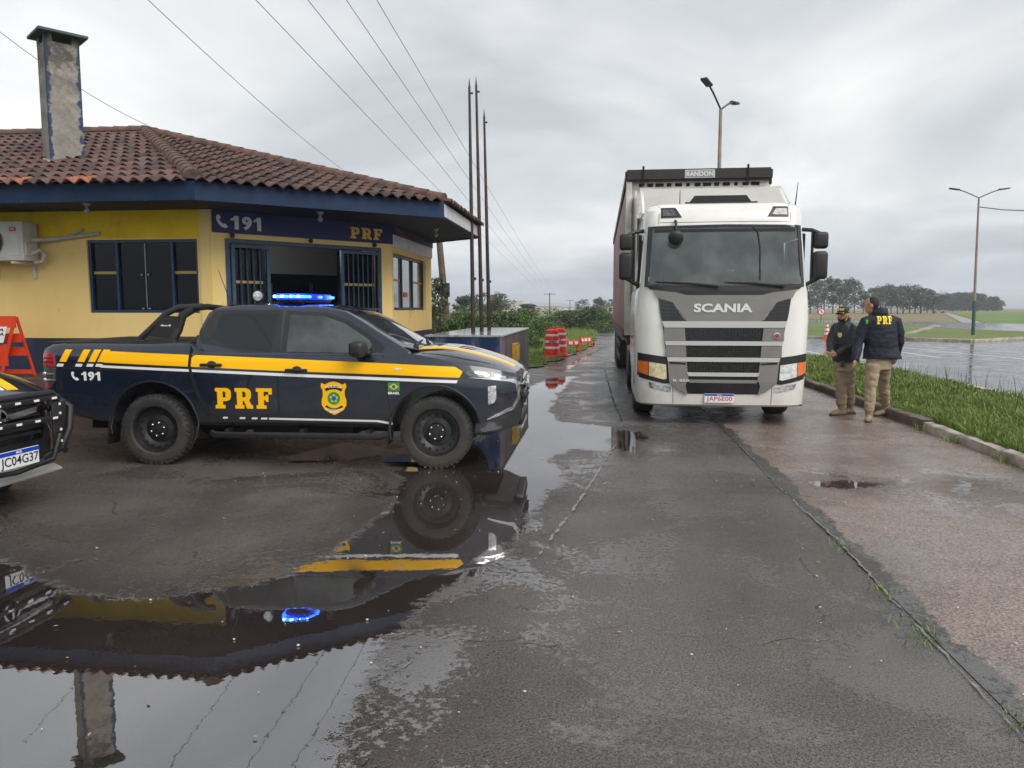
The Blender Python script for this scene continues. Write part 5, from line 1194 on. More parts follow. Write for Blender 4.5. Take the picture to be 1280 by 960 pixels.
    for z0, z1, w in ((1.215, 1.365, .53), (.985, 1.125, .50), (.765, .895, .49)):
        mm = MB(); n = 26
        for i in range(n): x = -w+.02+(2*w-.04)*i/(n-1); lay(shp([(x-.004, z0), (x+.004, z0), (x+.004, z1), (x-.004, z1)]), S, 0, .02, mm)
        for k in range(1, 4): z = z0+(z1-z0)*k/4; lay(shp([(-w, z-.004), (w, z-.004), (w, z+.004), (-w, z+.004)]), S, .2, .018, mm)
        obj('grille_mesh', mm, 'steel_black', bb, 0)
    obj('lettering', lay(fit(text('SCANIA', bold=.035, sx=1.5), -.41, .37, 1.60, 1.722), lambda u, v, o=0: S(u, v, .037+o), .1, .006), 'truck_badge', gp, 30)
    obj('lettering', lay(fit(text('R 450', bold=.03), -.67, -.455, .618, .655), lambda u, v, o=0: S(u, v, .04+o), .1, .005), 'truck_badge', root, 30)
    mm = MB(); cc = S(.70, 1.275, .04); mm.lathe([(.045, .0), (.045, -.012), (.001, -.014)], cc, 'y', 20); em = obj('emblem', mm, 'chrome', root, 30); mm = MB(); mm.lathe([(.030, -.012), (.028, -.018), (.001, -.019)], cc, 'y', 20); obj('emblem_disc', mm, 'lamp_red', em, 30)
    # headlights
    for s in (-1, 1):
        hb = obj('headlight_housing', lay(shp([(s*x, z) for x, z in [(1.15, 1.02), (.75, .965), (.70, .595), (.78, .585), (1.15, .665)]]), S, .05, .012), 'black_plastic', root, 30)
        nm = 'headlamp_cream' if s < 0 else 'headlamp_white'
        obj('headlight', lay(shp([(s*x, z) for x, z in [(1.00, .893), (.765, .858), (.755, .655), (.80, .645), (.995, .695)]]), S, .05, .024), nm, hb, 30, label='yellowed headlight lens' if s < 0 else 'clear headlight lens')
        obj('indicator', lay(shp([(s*x, z) for x, z in [(1.145, .905), (1.01, .893), (1.005, .70), (1.145, .74)]]), S, .03, .024), 'amber', hb, 30)
        fb = obj('fog_lamp', lay(shp([(s*x, z) for x, z in [(.97, .595), (.70, .55), (.69, .475), (.74, .465), (.95, .515)]]), S, .05, .006), 'lamp_clear', root, 30)
        obj('fog_bezel', lay(shp([(s*x, z) for x, z in [(1.0, .60), (.965, .597), (.945, .515), (.975, .52)]]), S, .05, .009), 'rust' if s < 0 else 'lamp_clear', fb, 30)
        obj('bumper_seam', lay(shp([(s*.665, .585), (s*.672, .585), (s*.662, .27), (s*.655, .27)]), S, .1, .002), 'seam_dark', root, 30)
        mk = obj('roof_lamp', lay(shp([(s*x, z) for x, z in [(.855, 3.09), (.66, 3.09), (.575, 2.945), (.855, 2.94)]]), S, .06, .012), 'steel_black', root, 30)
        obj('lens', lay(shp([(s*x, z) for x, z in [(.835, 3.06), (.69, 3.06), (.635, 2.97), (.835, 2.965)]]), S, .06, .018), 'lamp_dark', mk, 30)
    mm = MB(); lay(shp([(-.87, 2.875), (.87, 2.875), (.87, 2.868), (-.87, 2.868)]), S, .1, .002, mm)
    for s in (-1, 1): lay(shp([(s*.875, 3.12), (s*.882, 3.12), (s*.89, 2.85), (s*.883, 2.85)]), S, .1, .002, mm)
    obj('panel_seam', mm, 'seam_dark', root, 30)
    # plate
    P = S(-.04, .385, .02); mm = MB(); mm.box((-.04, P.y, .385), (.40, .012, .13), bev=.004); p = obj('number_plate', mm, 'plate_white', root, 0)
    W = lambda u, v, o=0: Vector((u, P.y-.0065-o, v))
    obj('blue_band', lay(shp([(-.236, .42), (.156, .42), (.156, .447), (-.236, .447)]), W, 0, .001), 'plate_blue', p, 0)
    obj('lettering', lay(fit(text('JAP6E00', bold=.004), -.21, .135, .330, .412), W, 0, .0015), 'plate_red', p, 0); obj('lettering', lay(fit(text('BRASIL', bold=.01), -.07, -.01, .427, .441), W, 0, .002), 'white_film', p, 0)
    # roof hatch / visor, spoiler
    mm = MB(); mm.prism([(-.50, .55), (.50, .55), (.40, 1.15), (-.40, 1.15)], 3.17, 3.20, 'z'); mm.prism([(-.44, 3.19), (.44, 3.19), (.36, 3.30), (-.36, 3.30)], .62, 1.1, 'y'); obj('roof_hatch', mm, 'black_plastic', root)
    mm = MB()
    def sp(u, v):   # u across, v height
        x = u*1.12*(1-.04*v); y = .95+.75*v+.10*abs(u)**3-.0; z = 3.12+.45*v+.03*abs(u)**4*v; return (x, y, z)
    mm.grid(lambda a, b: Vector(sp(-1+2*a, b)), 20, 6); geo = mm.bm.faces[:]; bmesh.ops.solidify(mm.bm, geom=geo, thickness=.04)
    for s in (-1, 1): mm.prism([(1.00, 3.10), (1.70, 3.54), (2.1, 3.56), (2.1, 3.10)], s*1.05-.02, s*1.05+.02, 'x')
    obj('air_deflector', mm, 'truck_white', root, 40)
    mm = MB(); mm.prism([(2.1, 1.0), (2.1, 3.60), (2.7, 3.58), (2.7, 1.0)], -1.14, -1.11, 'x'); mm.prism([(2.1, 1.0), (2.1, 3.60), (2.7, 3.58), (2.7, 1.0)], 1.11, 1.14, 'x'); obj('side_fairing', mm, 'truck_white', root, 0)
    # cab back, floor, interior
    mm = MB(); mm.box((0, 2.08, 2.0), (2.2, .04, 2.3)); mm.box((0, 1.1, 1.55), (2.2, 1.9, .04)); obj('cab_inner', mm, 'cab_trim', root, 0)
    mm = MB(); mm.box((0, .42, 1.86), (2.02, .42, .18), bev=.05); mm.box((.45, .52, 1.99), (.5, .25, .10), bev=.03); obj('dashboard', mm, 'cab_trim', root)
    for x in (-.5, .55):
        mm = MB(); mm.box((x, 1.35, 1.75), (.52, .5, .16), bev=.05); mm.box((x, 1.60, 2.12), (.50, .14, .68), rot=(R(-8), 0, 0), bev=.06); mm.box((x, 1.63, 2.52), (.28, .11, .2), bev=.04); obj('seat', mm, 'seat_cloth', root)
    mm = MB(); mm.tube([(.55+.22*math.cos(t), .80+.09*math.sin(t), 2.04+.20*math.sin(t)) for t in np.linspace(0, 2*math.pi, 25)], .016, 8, cap=False); mm.tube([(.35, .80, 2.04), (.75, .80, 2.04)], .02, 6); mm.tube([(.55, .80, 2.04), (.55, .62, 1.9)], .03, 6); obj('steering_wheel', mm, 'black_plastic', root)
    # side windows and pillars
    for s in (-1, 1):
        mm = MB(); mm.prism([(.62, 2.02), (.58, 2.66), (1.48, 2.68), (1.48, 2.02)], s*1.105, s*1.095, 'x'); obj('side_window', mm, 'windshield_glass', root, 0)
        mm = MB(); mm.prism([(.50, 1.98), (.48, 2.72), (.60, 2.74), (.62, 1.98)], s*1.15, s*1.10, 'x'); obj('pillar_trim', mm, 'black_plastic', root, 0)
        # mirrors
        mm = MB(); mm.tube([(s*1.06, .45, 2.78), (s*1.20, .36, 2.76), (s*1.33, .34, 2.70)], .028, 8); mm.tube([(s*1.10, .42, 1.96), (s*1.20, .38, 2.02), (s*1.33, .34, 2.10)], .028, 8); mm.tube([(s*1.215, .36, 2.74), (s*1.215, .36, 2.03)], .02, 8)
        arm = obj('mirror_arm', mm, 'black_plastic', root)
        mm = MB(); mm.box((s*1.325, .36, 2.615), (.19, .14, .235), bev=.045, seg=4); obj('mirror', mm, 'black_plastic', root, 60); mm = MB(); mm.box((s*1.325, .36, 2.265), (.195, .15, .395), bev=.05, seg=4); mi = obj('mirror', mm, 'black_plastic', root, 60)
        mm = MB(); mm.box((s*1.325, .437, 2.265), (.15, .004, .34)); obj('mirror_glass', mm, 'chrome', mi, 0)
        mm = MB(); mm.tube([(s*(.54 if s < 0 else 1.06), (.9 if s < 0 else .8), 3.05), (s*(.54 if s < 0 else 1.10), (.9 if s < 0 else .8), 3.42 if s < 0 else 3.50)], [.012, .004], 6); mm.ell((s*(.54 if s < 0 else 1.06), (.9 if s < 0 else .8), 3.07), (.025, .025, .035)); obj('aerial', mm, 'black_plastic', root)
    mm = MB(); mm.tube([(-.67, .17, 2.88), (-.67, .02, 2.86), (-.67, -.02, 2.74)], .03, 8, flat=.6); mm.ell((-.67, -.0, 2.64), (.105, .06, .11), rot=(R(20), R(-18), 0)); obj('front_mirror', mm, 'black_plastic', root)
    mm = MB()
    for x0, x1, z1 in ((-.10, -.92, 2.03), (.78, -.0, 2.02)):
        a = S(x0, 1.965, .05); b = S(x1, z1, .03); mm.tube([a, (a+b)/2+Vector((0, -.012, .012)), b], [.018, .013, .008], 6); mm.tube([S(x0, 1.94, .045), a], .02, 6)
    obj('wiper', mm, 'black_plastic', root)
    mm = MB(); mm.tube([S(.37, 2.80, .012), S(.44, 2.72, .008), S(.47, 2.5, .006), S(.47, 2.05, .006)], .010, 6); obj('cable', mm, 'black_plastic', root)
    mm = MB(); lay(shp([(.03, 2.175), (.13, 2.175), (.13, 2.20), (.03, 2.20)]), S, 0, -.004, mm); obj('windshield_tag', mm, 'white_film', root, 0)
    # wheels and chassis
    def tw(x, y, name='wheel', r=.50, w=.30):
        mm = MB(); s = 1 if x > 0 else -1
        prf_ = [(.001, .02), (.08, .03), (.10, -.02), (.24, -.03), (.28, .10), (.29, .13), (.29, -.1)]
        mm.lathe([(a, s*b) for a, b in prf_], (0, 0, 0), 'x', 28); wo = obj(name, mm, 'steel_grey', root, 30); wo.location = (x, y, r)
        mm = MB(); mm.lathe([(.28, -.12), (.32, -.15), (.44, -.155), (.48, -.145), (r, -.115), (r, .115), (.48, .145), (.44, .155), (.32, .15), (.28, .12)], (0, 0, 0), 'x', 44, cap=False)
        for yy in (-.07, -.025, .025, .07): mm.lathe([(r-.001, yy-.004), (r-.012, yy), (r-.001, yy+.004)], (0, 0, 0), 'x', 44)
        obj('tyre', mm, 'rubber', wo, 30)
    for s in (-1, 1): tw(s*1.0, 1.45); tw(s*.98, 5.0)
    mm = MB(); mm.box((0, 3.2, .85), (.9, 5.6, .22)); mm.box((0, 1.45, .52), (1.7, .2, .2)); mm.box((0, 5.0, .52), (1.7, .3, .3)); mm.box((0, .9, .80), (1.9, 1.4, .5)); obj('chassis', mm, 'seam_dark', root, 0)
    mm = MB()
    for s in (-1, 1):
        pts = [(1.45+.60*math.cos(t), .50+.62*math.sin(t)) for t in np.linspace(0, math.pi, 14)]+[(1.45+.54*math.cos(t), .50+.56*math.sin(t)) for t in np.linspace(math.pi, 0, 14)]
        mm.prism(pts, s*.80, s*1.17, 'x')
    obj('wheel_arch', mm, 'black_plastic', root)
    for s in (-1, 1):
        mm = MB(); mm.box((s*.98, 3.0, .72), (.42, 1.2, .55), bev=.1, seg=3); obj('fuel_tank', mm, 'steel_grey' if s > 0 else 'black_plastic', root)
        mm = MB(); mm.box((s*1.08, .90+1.25, .62), (.10, .5, .5), bev=.02); obj('step', mm, 'black_plastic', root)
    mm = MB(); mm.box((-1.13, .55, .50), (.04, .42, .5)); mm.box((1.13, .55, .50), (.04, .42, .5)); obj('bumper_side', mm, 'black_plastic', root, 0)
    return root
tr = truck()
# semi trailer
def trailer():
    x0, x1, y0, y1, zt, zb = .43, 2.86, 13.75, 26.0, 3.86, 1.18; xc = (x0+x1)/2; w = x1-x0
    root = thing('semi_trailer', 'curtain sided semi trailer with faded red curtain and black roof roll behind the white cab', 'trailer', (xc, y0, 0))
    mm = MB(); mm.box((0, .06, (zt+zb)/2), (w, .10, zt-zb), bev=.01); obj('front_wall', mm, 'trailer_white', root)
    mm = MB()
    for i in range(13): mm.box((-w/2+.25+i*(w-.5)/12, .005, zt-.085), (.06+.10*((i*7) % 5)/5, .02, .055), bev=.01)
    obj('vent_slot', mm, 'seam_dark', root, 0)
    mm = MB(); mm.box((-w/2+.05, .0, (zt+zb)/2), (.10, .12, zt-zb), bev=.015); obj('corner_post', mm, 'trailer_white', root)
    for s in (-1, 1):
        mm = MB(); n = 60; L_ = y1-y0-.15
        mm.grid(lambda a, b: Vector((s*(w/2-.005+.012*math.sin(a*L_*5.2)*math.sin(b*3.1)), .15+a*L_, zb+.10+b*(zt-zb-.22))), 220, 8); obj('curtain', mm, 'curtain_red', root, 60)
        mm = MB(); mm.box((s*(w/2-.0), (y1-y0)/2, zt-.02), (.05, y1-y0, .16), bev=.01); obj('top_rail', mm, 'roof_black', root)
        mm = MB(); mm.box((s*(w/2-.01), (y1-y0)/2, zb+.03), (.06, y1-y0, .16), bev=.01); sr = obj('side_rail', mm, 'rust', root); mm = MB()
        for k in range(26): mm.box((s*(w/2+.01), .4+k*.46, zb-.02), (.03, .04, .16))
        obj('buckle', mm, 'steel_grey', sr, 0)
        mm = MB()
        for z in (.55, .85): mm.box((s*(w/2-.03), 5.2, z), (.03, 3.4, .12))
        obj('side_guard', mm, 'steel_black', root)
    mm = MB(); mm.box((0, (y1-y0)/2, zt+.0), (w-.06, y1-y0-.1, .05)); obj('roof_sheet', mm, 'roof_black', root)
    mm = MB(); mm.prism([(-w/2-.02, zt-.03), (w/2+.02, zt-.03), (w/2+.02, zt+.17), (-w/2-.02, zt+.17)], -.10, .14, 'y'); bmesh.ops.bevel(mm.bm, geom=mm.bm.edges[:], offset=.03, segments=3, affect='EDGES')
    rl = obj('roof_roll', mm, 'roof_black', root); mm = MB()
    for x in (-.93, .82): mm.box((x, -.107, zt+.05), (.035, .02, .34))
    obj('strap', mm, 'seam_dark', rl, 0)
    mm = MB(); mm.box((0.02, -.106, zt+.075), (.50, .012, .135), bev=.003); bd = obj('badge', mm, 'letter_white', rl, 0); mm = MB(); mm.box((0.02, -.1135, zt+.075), (.475, .004, .112)); obj('badge_field', mm, 'steel_grey', bd, 0)
    obj('lettering', lay(fit(text('RANDON', bold=.03), -.205, .245, zt+.035, zt+.115), lambda u, v, o=0: Vector((u, -.1165-o, v)), 0, .003), 'letter_white', bd, 0)
    mm = MB(); mm.box((0, (y1-y0)/2, zb-.08), (w-.1, y1-y0, .12)); mm.box((-.45, (y1-y0)/2, zb-.3), (.12, y1-y0-1, .35)); mm.box((.45, (y1-y0)/2, zb-.3), (.12, y1-y0-1, .35)); obj('chassis', mm, 'steel_black', root, 0)
    mm = MB(); mm.box((0, y1-y0, (zt+zb)/2), (w, .06, zt-zb)); obj('rear_doors', mm, 'trailer_white', root, 0)
    for yy in (7.9, 9.15, 10.4):
        for s in (-1, 1):
            mm = MB(); mm.lathe([(.001, .0), (.1, .02*s), (.12, -.03*s), (.27, .08*s), (.27, -.1*s)], (0, 0, 0), 'x', 24); wo = obj('wheel', mm, 'steel_grey', root, 30); wo.location = (s*1.02, yy, .5)
            mm = MB(); mm.lathe([(.27, -.13), (.45, -.15), (.5, -.11), (.5, .11), (.45, .15), (.27, .13)], (0, 0, 0), 'x', 32, cap=False); obj('tyre', mm, 'rubber', wo, 30)
            mm = MB(); mm.box((s*1.02, yy, 1.04), (.34, 1.05, .03)); obj('mudguard', mm, 'black_plastic', root, 0)
    mm = MB()
    for s in (-1, 1): mm.box((s*.85, 2.2, .62), (.12, .12, .9)); mm.box((s*.85, 2.2, .18), (.3, .3, .03))
    obj('landing_leg', mm, 'steel_black', root)
    return root
trailer()

# ================================================================== PEOPLE
def hand(mb, w, d, side, curl=.6, size=1.):
    """palm and fingers from the wrist w along d; side = direction of the thumb"""
    w = Vector(w); d = Vector(d).normalized(); sd_ = (Vector(side)-d*Vector(side).dot(d)).normalized(); n = d.cross(sd_).normalized(); s = size
    pc = w+d*.045*s
    mb.tube([w-d*.02, w+d*.02*s, w+d*.06*s, w+d*.085*s], [(.020*s, .028*s), (.018*s, .036*s), (.016*s, .040*s), (.013*s, .036*s)], 10, up=n)
    for k, ln in enumerate((.068, .077, .072, .056)):
        b = w+d*.078*s+sd_*(.030-.020*k)*s; c = curl; p = [b]
        dd = d.copy()
        for j, f in enumerate((.45, .32, .23)):
            dd = (dd*math.cos(c*.55)+n*math.sin(c*.55)).normalized(); p.append(p[-1]+dd*ln*f*s*1.15)
        mb.tube(p, [.0085*s, .008*s, .0075*s, .0055*s], 8)
    b = w+d*.022*s+sd_*.024*s; t1 = (d*.7+sd_*.75+n*.15).normalized(); t2 = (d*.95+sd_*.2+n*.35).normalized(); mb.tube([b, b+t1*.032*s, b+t1*.032*s+t2*.028*s, b+t1*.03*s+t2*.05*s], [.012*s, .0105*s, .009*s, .006*s], 8)
def head(mb, c, yaw, r=.098, tilt=0.):
    """c centre of the skull; yaw: 0 faces -y (camera)"""
    from mathutils import Euler
    Rm = Euler((tilt, 0, yaw)).to_matrix()
    def p(x, y, z): return Vector(c)+Rm@Vector((x, y, z))
    e = (tilt, 0, yaw)
    mb.ell(p(0, .008, .018), (.076, .095, .098), e, 20); mb.ell(p(0, -.028, -.045), (.056, .062, .068), e, 16); mb.ell(p(0, -.058, -.092), (.026, .024, .020), e, 10)
    mb.ell(p(0, -.083, .018), (.052, .014, .014), e, 10)
    mb.tube([p(0, -.088, .012), p(0, -.097, -.012), p(0, -.104, -.030), p(0, -.090, -.038)], [.008, .010, .012, .009], 8)
    mb.ell(p(0, -.088, -.068), (.026, .010, .007), e, 10)
    for s in (-1, 1):
        mb.ell(p(s*.078, .012, -.012), (.010, .020, .032), e, 10); mb.ell(p(s*.045, -.066, -.022), (.020, .016, .018), e, 10)
    return p
def person(name_label, Y0, J, face_yaw, head_c, torso, hands, skin_extra=None, clothes=None, group=None):
    pass
def eye_parts(p, root):
    for s in (-1, 1):
        mb = MB(); mb.ell(p(s*.031, -.080, .002), (.012, .008, .007), seg=10); e = obj('eye', mb, 'eye_white', root, 60); mb = MB(); mb.ell(p(s*.031, -.087, .002), (.005, .003, .005), seg=8); obj('pupil', mb, 'black_ink', e, 60)
def V3(p, o): return Vector(p)-o
# ---- person seen from behind, walking away to the left
def man_back():
    O_ = Vector((4.02, 11.72, 0)); root = thing('person', 'person in navy jacket with yellow letters on the back and khaki trousers, back to us', 'person', O_, group='people standing by the kerb')
    q = lambda px, py, dy=0.: atY(px, py, O_.y+dy)-O_
    body = MB(); hc = q(1089, 381.5, .02); yaw = R(-115)
    p = head(body, hc, yaw, tilt=R(6))
    nb = q(1095, 395, .04); body.tube([hc+Vector((.01, .01, -.06)), nb, q(1099, 405, .04)], [.055, .058, .07], 12)
    sh_l, sh_r = q(1082, 402, .0), q(1120, 402, .10); pel = q(1098, 453, .05)
    body.loft([(q(1100, 403, .04), .14, .09), (q(1098, 430, .04), .165, .11), (q(1098, 448, .05), .15, .105), (q(1098, 460, .05), .15, .11)])
    el_l, wr_l = q(1073, 427, .02), q(1069.5, 449, -.08); el_r, wr_r = q(1124, 427, .12), q(1120, 446, .22)
    for s, e, w in ((sh_l, el_l, wr_l), (sh_r, el_r, wr_r)): body.tube([s, e, w], [.055, .042, .027], 10)
    hand(body, wr_l, (wr_l-el_l)+Vector((0, -.02, -.1)), (-.6, -1, 0), .7); hand(body, wr_r, Vector((-.25, .3, -1)), (-1, 0, 0), .8)
    hl, hr = q(1092, 458, .0), q(1105, 458, .10); kl, kr = q(1088, 487, .0), q(1104, 483, .35); al, ar = q(1086.5, 518, .0), q(1107, 508, .62)
    al.z = .12; ar.z = .14+.02
    for h_, k_, a_ in ((hl, kl, al), (hr, kr, ar)): body.tube([h_, k_, a_, a_-Vector((0, 0, .06))], [.085, .058, .042, .045], 10)
    mesh_obj('body', fuse(body, .009, 3), 'skin', root, 80)
    hair = MB()
    def ph(x, y, z): return p(x, y, z)
    hair.ell(ph(0, .022, .022), (.0785, .088, .100), (R(6), 0, yaw), 18); mh = mesh_obj('hair', fuse(hair, .009, 1), 'hair', root, 80)
    mb = MB(); mb.tube([ph(-.062, -.055, .01), ph(-.078, .02, .008)], .003, 6); mb.tube([ph(.062, -.055, .01), ph(.078, .02, .008)], .003, 6); obj('glasses', mb, 'black_ink', root)
    jk = MB()
    jk.loft([(q(1098, 391, .03), .09, .075), (q(1099, 394.5, .03), .15, .095), (q(1100, 399, .03), .205, .118), (q(1100.5, 408, .03), .225, .14), (q(1101, 422, .03), .228, .148), (q(1101.5, 436, .04), .24, .155), (q(1103, 448.5, .045), .275, .168)], 24)
    jk.tube([sh_l+Vector((.09, 0, .035)), sh_l, (sh_l+el_l)/2+Vector((-.015, 0, 0)), el_l, (el_l+wr_l)/2, wr_l+(wr_l-el_l).normalized()*.02], [.07, .082, .078, .073, .066, .052], 14)
    jk.tube([sh_r+Vector((-.09, 0, .035)), sh_r, (sh_r+el_r)/2+Vector((.015, 0, 0)), el_r, (el_r+wr_r)/2, wr_r+(wr_r-el_r).normalized()*.02], [.07, .082, .078, .073, .066, .052], 14)
    # hood lying on the shoulders and stand collar
    c = q(1098, 392, .05); jk.ell(c+Vector((0, -.045, -.00)), (.125, .085, .062), (R(-20), 0, 0), 16); jk.tube([c+Vector((-.10, .05, .0)), c+Vector((-.08, -.06, .045)), c+Vector((0, -.09, .06)), c+Vector((.085, -.04, .045)), c+Vector((.10, .05, .01))], .036, 10)
    r = random.Random(3)
    jm = fuse(jk, .011, 3)
    for v in jm.vertices:
        v.co += v.normal*wrk(v.co*.8)*(.9 if v.co.z < 1.35 else .3)
    jo = mesh_obj('jacket', jm, 'jacket_navy', root, 80)
    bv = BVHTree.FromPolygons([v.co for v in jm.vertices], [tuple(f.vertices) for f in jm.polygons])
    S = caster(bv, (0, -3, 0), (0, 1, 0), (1, 0, 0), (0, 0, 1), 2.9)
    a, b = q(1093.5, 405), q(1113.5, 395); obj('lettering', lay(fit(prf(), a.x, b.x, a.z, b.z), S, .02, .004), 'yellow_print', jo, 0)
    cc = q(1081.5, 402); obj('patch', lay(shp([(cc.x-.02, cc.z-.035), (cc.x+.012, cc.z-.035), (cc.x+.016, cc.z+.03), (cc.x-.016, cc.z+.03)]), S, .02, .003), 'green_film', jo, 0)
    tq = MB()
    tq.loft([(q(1098, 444, .05), .165, .125), (q(1098, 453, .05), .175, .135), (q(1098.5, 462, .05), .17, .13)], 20)
    for h_, k_, a_ in ((hl, kl, al), (hr, kr, ar)):
        tq.tube([h_+Vector((0, 0, .03)), h_*.6+k_*.4, k_+Vector((0, 0, .02)), k_*.5+a_*.5, a_*.8+k_*.2, a_*.9+k_*.1], [(.108, .105), (.098, .095), (.080, .078), (.078, .074), (.072, .07), (.060, .06)], 14)
    tm = fuse(tq, .011, 2)
    for v in tm.vertices:
        x, y, z = v.co; k = 1 if z < .75 else .5; v.co += v.normal*k*wrk(v.co)
    mesh_obj('trousers', tm, 'khaki', root, 80)
    boots(root, [(al, Vector((-.45, -1, 0)), 0), (ar, Vector((-1, -.35, 0)), .0)])
from mathutils import noise as mnz
def wrk(c):
    a = mnz.noise(Vector((c.x*7, c.y*7, c.z*15))); b = mnz.noise(Vector((c.x*16+5, c.y*16, c.z*26))); return .011*a+.008*b
def boots(root, lst):
    for a_, d, lift in lst:
        d = d.normalized(); f = Vector((a_.x, a_.y, 0)); mb = MB()
        mb.tube([f+Vector((0, 0, .30))-d*.005, f+Vector((0, 0, .22)), f+Vector((0, 0, .12)), f-d*.012+Vector((0, 0, .06))], [(.062, .060), (.060, .056), (.056, .052), (.052, .048)], 14)
        mb.tube([f-d*.065+Vector((0, 0, .045)), f+d*.03+Vector((0, 0, .058)), f+d*.11+Vector((0, 0, .052)), f+d*.17+Vector((0, 0, .038)), f+d*.205+Vector((0, 0, .030))], [(.036, .042), (.050, .045), (.040, .050), (.030, .046), (.018, .028)], 14)
        bo = mesh_obj('boot', fuse(mb, .008, 2), 'boot_suede', root, 80)
        sb = MB(); n = Vector((-d.y, d.x, 0)); pts = [(-.09, .028), (-.10, 0), (-.09, -.028), (0, -.036), (.10, -.048), (.17, -.042), (.215, -.018), (.215, .018), (.17, .042), (.10, .048), (0, .036)]
        sb.prism([((f+d*u+n*v).x, (f+d*u+n*v).y) for u, v in pts], .0, .026, 'z'); obj('sole', sb, 'sole', bo)
        lb = MB()
        for k in range(4): z = .10+.045*k; c = f+d*(.052-.0*k)+Vector((0, 0, z)); lb.tube([c-n*.022, c+n*.022], .004, 5)
        obj('laces', lb, 'khaki_dark', bo)
# ---- person facing the camera side, hands joined, cap
def man_front():
    O_ = Vector((3.72, 12.3, 0)); root = thing('person', 'person in dark jacket and peaked cap with hands joined, looking to the left', 'person', O_, group='people standing by the kerb')
    q = lambda px, py, dy=0.: atY(px, py, O_.y+dy)-O_
    body = MB(); hc = q(1054, 392.5, .0); yaw = R(-38); p = head(body, hc, yaw)
    body.tube([hc+Vector((.01, .02, -.05)), q(1056, 404, .03), q(1057, 412, .05)], [.052, .055, .065], 12)
    sh_l, sh_r = q(1045.5, 410, .12), q(1066, 411, -.10)       # picture-left and picture-right shoulders
    body.loft([(q(1055, 412, .02), .10, .14), (q(1055, 428, .02), .11, .14), (q(1055, 442, .02), .115, .14), (q(1056, 456, .02), .12, .14)])
    el_l, wr_l = q(1038.5, 430, -.02), q(1038, 441, -.22); el_r, wr_r = q(1064, 433, -.22), q(1045, 443, -.34)
    for s, e, w in ((sh_l, el_l, wr_l), (sh_r, el_r, wr_r)): body.tube([s, e, w], [.05, .04, .027], 10)
    hand(body, wr_r, Vector((-1, -.1, .05)), (0, -.4, 1), .9); hand(body, wr_l, Vector((.1, -.6, -.45)), (1, 0, .4), .9)
    hl, hr = q(1051, 458, .05), q(1060, 458, -.05); kl, kr = q(1051, 484, .02), q(1061, 484, .06); al, ar = q(1052, 510, .02), q(1063, 505, .20)
    al.z = .12; ar.z = .12
    for h_, k_, a_ in ((hl, kl, al), (hr, kr, ar)): body.tube([h_, k_, a_, a_-Vector((0, 0, .06))], [.08, .056, .042, .045], 10)
    mesh_obj('body', fuse(body, .009, 3), 'skin', root, 80); eye_parts(p, root)
    hb = MB(); hb.ell(p(0, .03, -.005), (.080, .078, .075), (0, 0, yaw), 14); mesh_obj('hair', fuse(hb, .009, 1), 'hair', root, 80)
    bd = MB(); bd.ell(p(0, -.048, -.092), (.040, .038, .024), (0, 0, yaw), 12); bd.tube([p(-.062, -.03, -.04), p(-.052, -.062, -.075), p(0, -.090, -.095), p(.052, -.062, -.075), p(.062, -.03, -.04)], .009, 8); bd.tube([p(-.024, -.094, -.060), p(0, -.101, -.054), p(.024, -.094, -.060)], .0055, 6); mesh_obj('beard', fuse(bd, .006, 1), 'hair', root, 80)
    cp = MB(); cp.lathe([(.084, .018), (.088, .045), (.086, .075), (.075, .098), (.045, .112), (.001, .116)], (0, 0, 0), 'z', 24)
    for v in cp.bm.verts: v.co = p(v.co.x*.98, v.co.y*1.12+.004, v.co.z)
    co = obj('cap', cp, 'jacket_black', root, 60)
    cp = MB(); pts = [(-.072, -.065), (-.066, -.12), (-.038, -.165), (0, -.178), (.038, -.165), (.066, -.12), (.072, -.065)]
    A = [cp.bm.verts.new(p(x, y, .030-.9*x*x*6-(.012 if y < -.1 else 0))) for x, y in pts]; B = [cp.bm.verts.new(p(x, y, .038-.9*x*x*6-(.012 if y < -.1 else 0))) for x, y in pts]
    cp.bm.faces.new(A); cp.bm.faces.new(B[::-1]); [cp.bm.faces.new((A[k], A[(k+1) % 7], B[(k+1) % 7], B[k])) for k in range(7)]; obj('peak', cp, 'jacket_black', co, 0)
    obj('lettering', lay(fit(prf(), -.048, .048, .052, .086), lambda u, v, o=0: p(u, -.101-o+3.2*u*u+(v-.05)*.25, v), .02, .004), 'yellow_print', co, 0)
    mb = MB(); mb.tube([p(.082, -.03, .045), p(.086, .03, .04)], .006, 6); mb.tube([p(.083, -.02, -.0), p(.07, -.055, -.10)], .004, 6); obj('ear_loop', mb, 'cloth_pale', root)
    jk = MB()
    jk.loft([(q(1056, 401, .02), .075, .085), (q(1056, 405, .02), .125, .14), (q(1055.5, 412, .02), .155, .19), (q(1054.5, 428, .0), .16, .205), (q(1054.5, 440, .0), .165, .20), (q(1055, 451, .0), .165, .195)], 24)
    jk.tube([sh_l+Vector((.03, 0, .02)), sh_l, (sh_l+el_l)/2+Vector((-.02, 0, .0)), el_l, (el_l+wr_l)/2, wr_l], [.075, .082, .075, .070, .062, .048], 14); jk.tube([sh_r+Vector((-.04, 0, .02)), sh_r, (sh_r+el_r)/2+Vector((.02, 0, 0)), el_r, (el_r+wr_r)/2, wr_r], [.075, .084, .077, .072, .062, .048], 14)
    c = q(1056, 401, .02); jk.tube([c+Vector((-.05, -.07, .0)), c+Vector((-.075, .02, .02)), c+Vector((0, .08, .04)), c+Vector((.075, .02, .03)), c+Vector((.03, -.07, .0))], .026, 10)
    jm = fuse(jk, .011, 3)
    for v in jm.vertices:
        v.co += v.normal*wrk(v.co*.9+Vector((2, 4, 6)))*.8
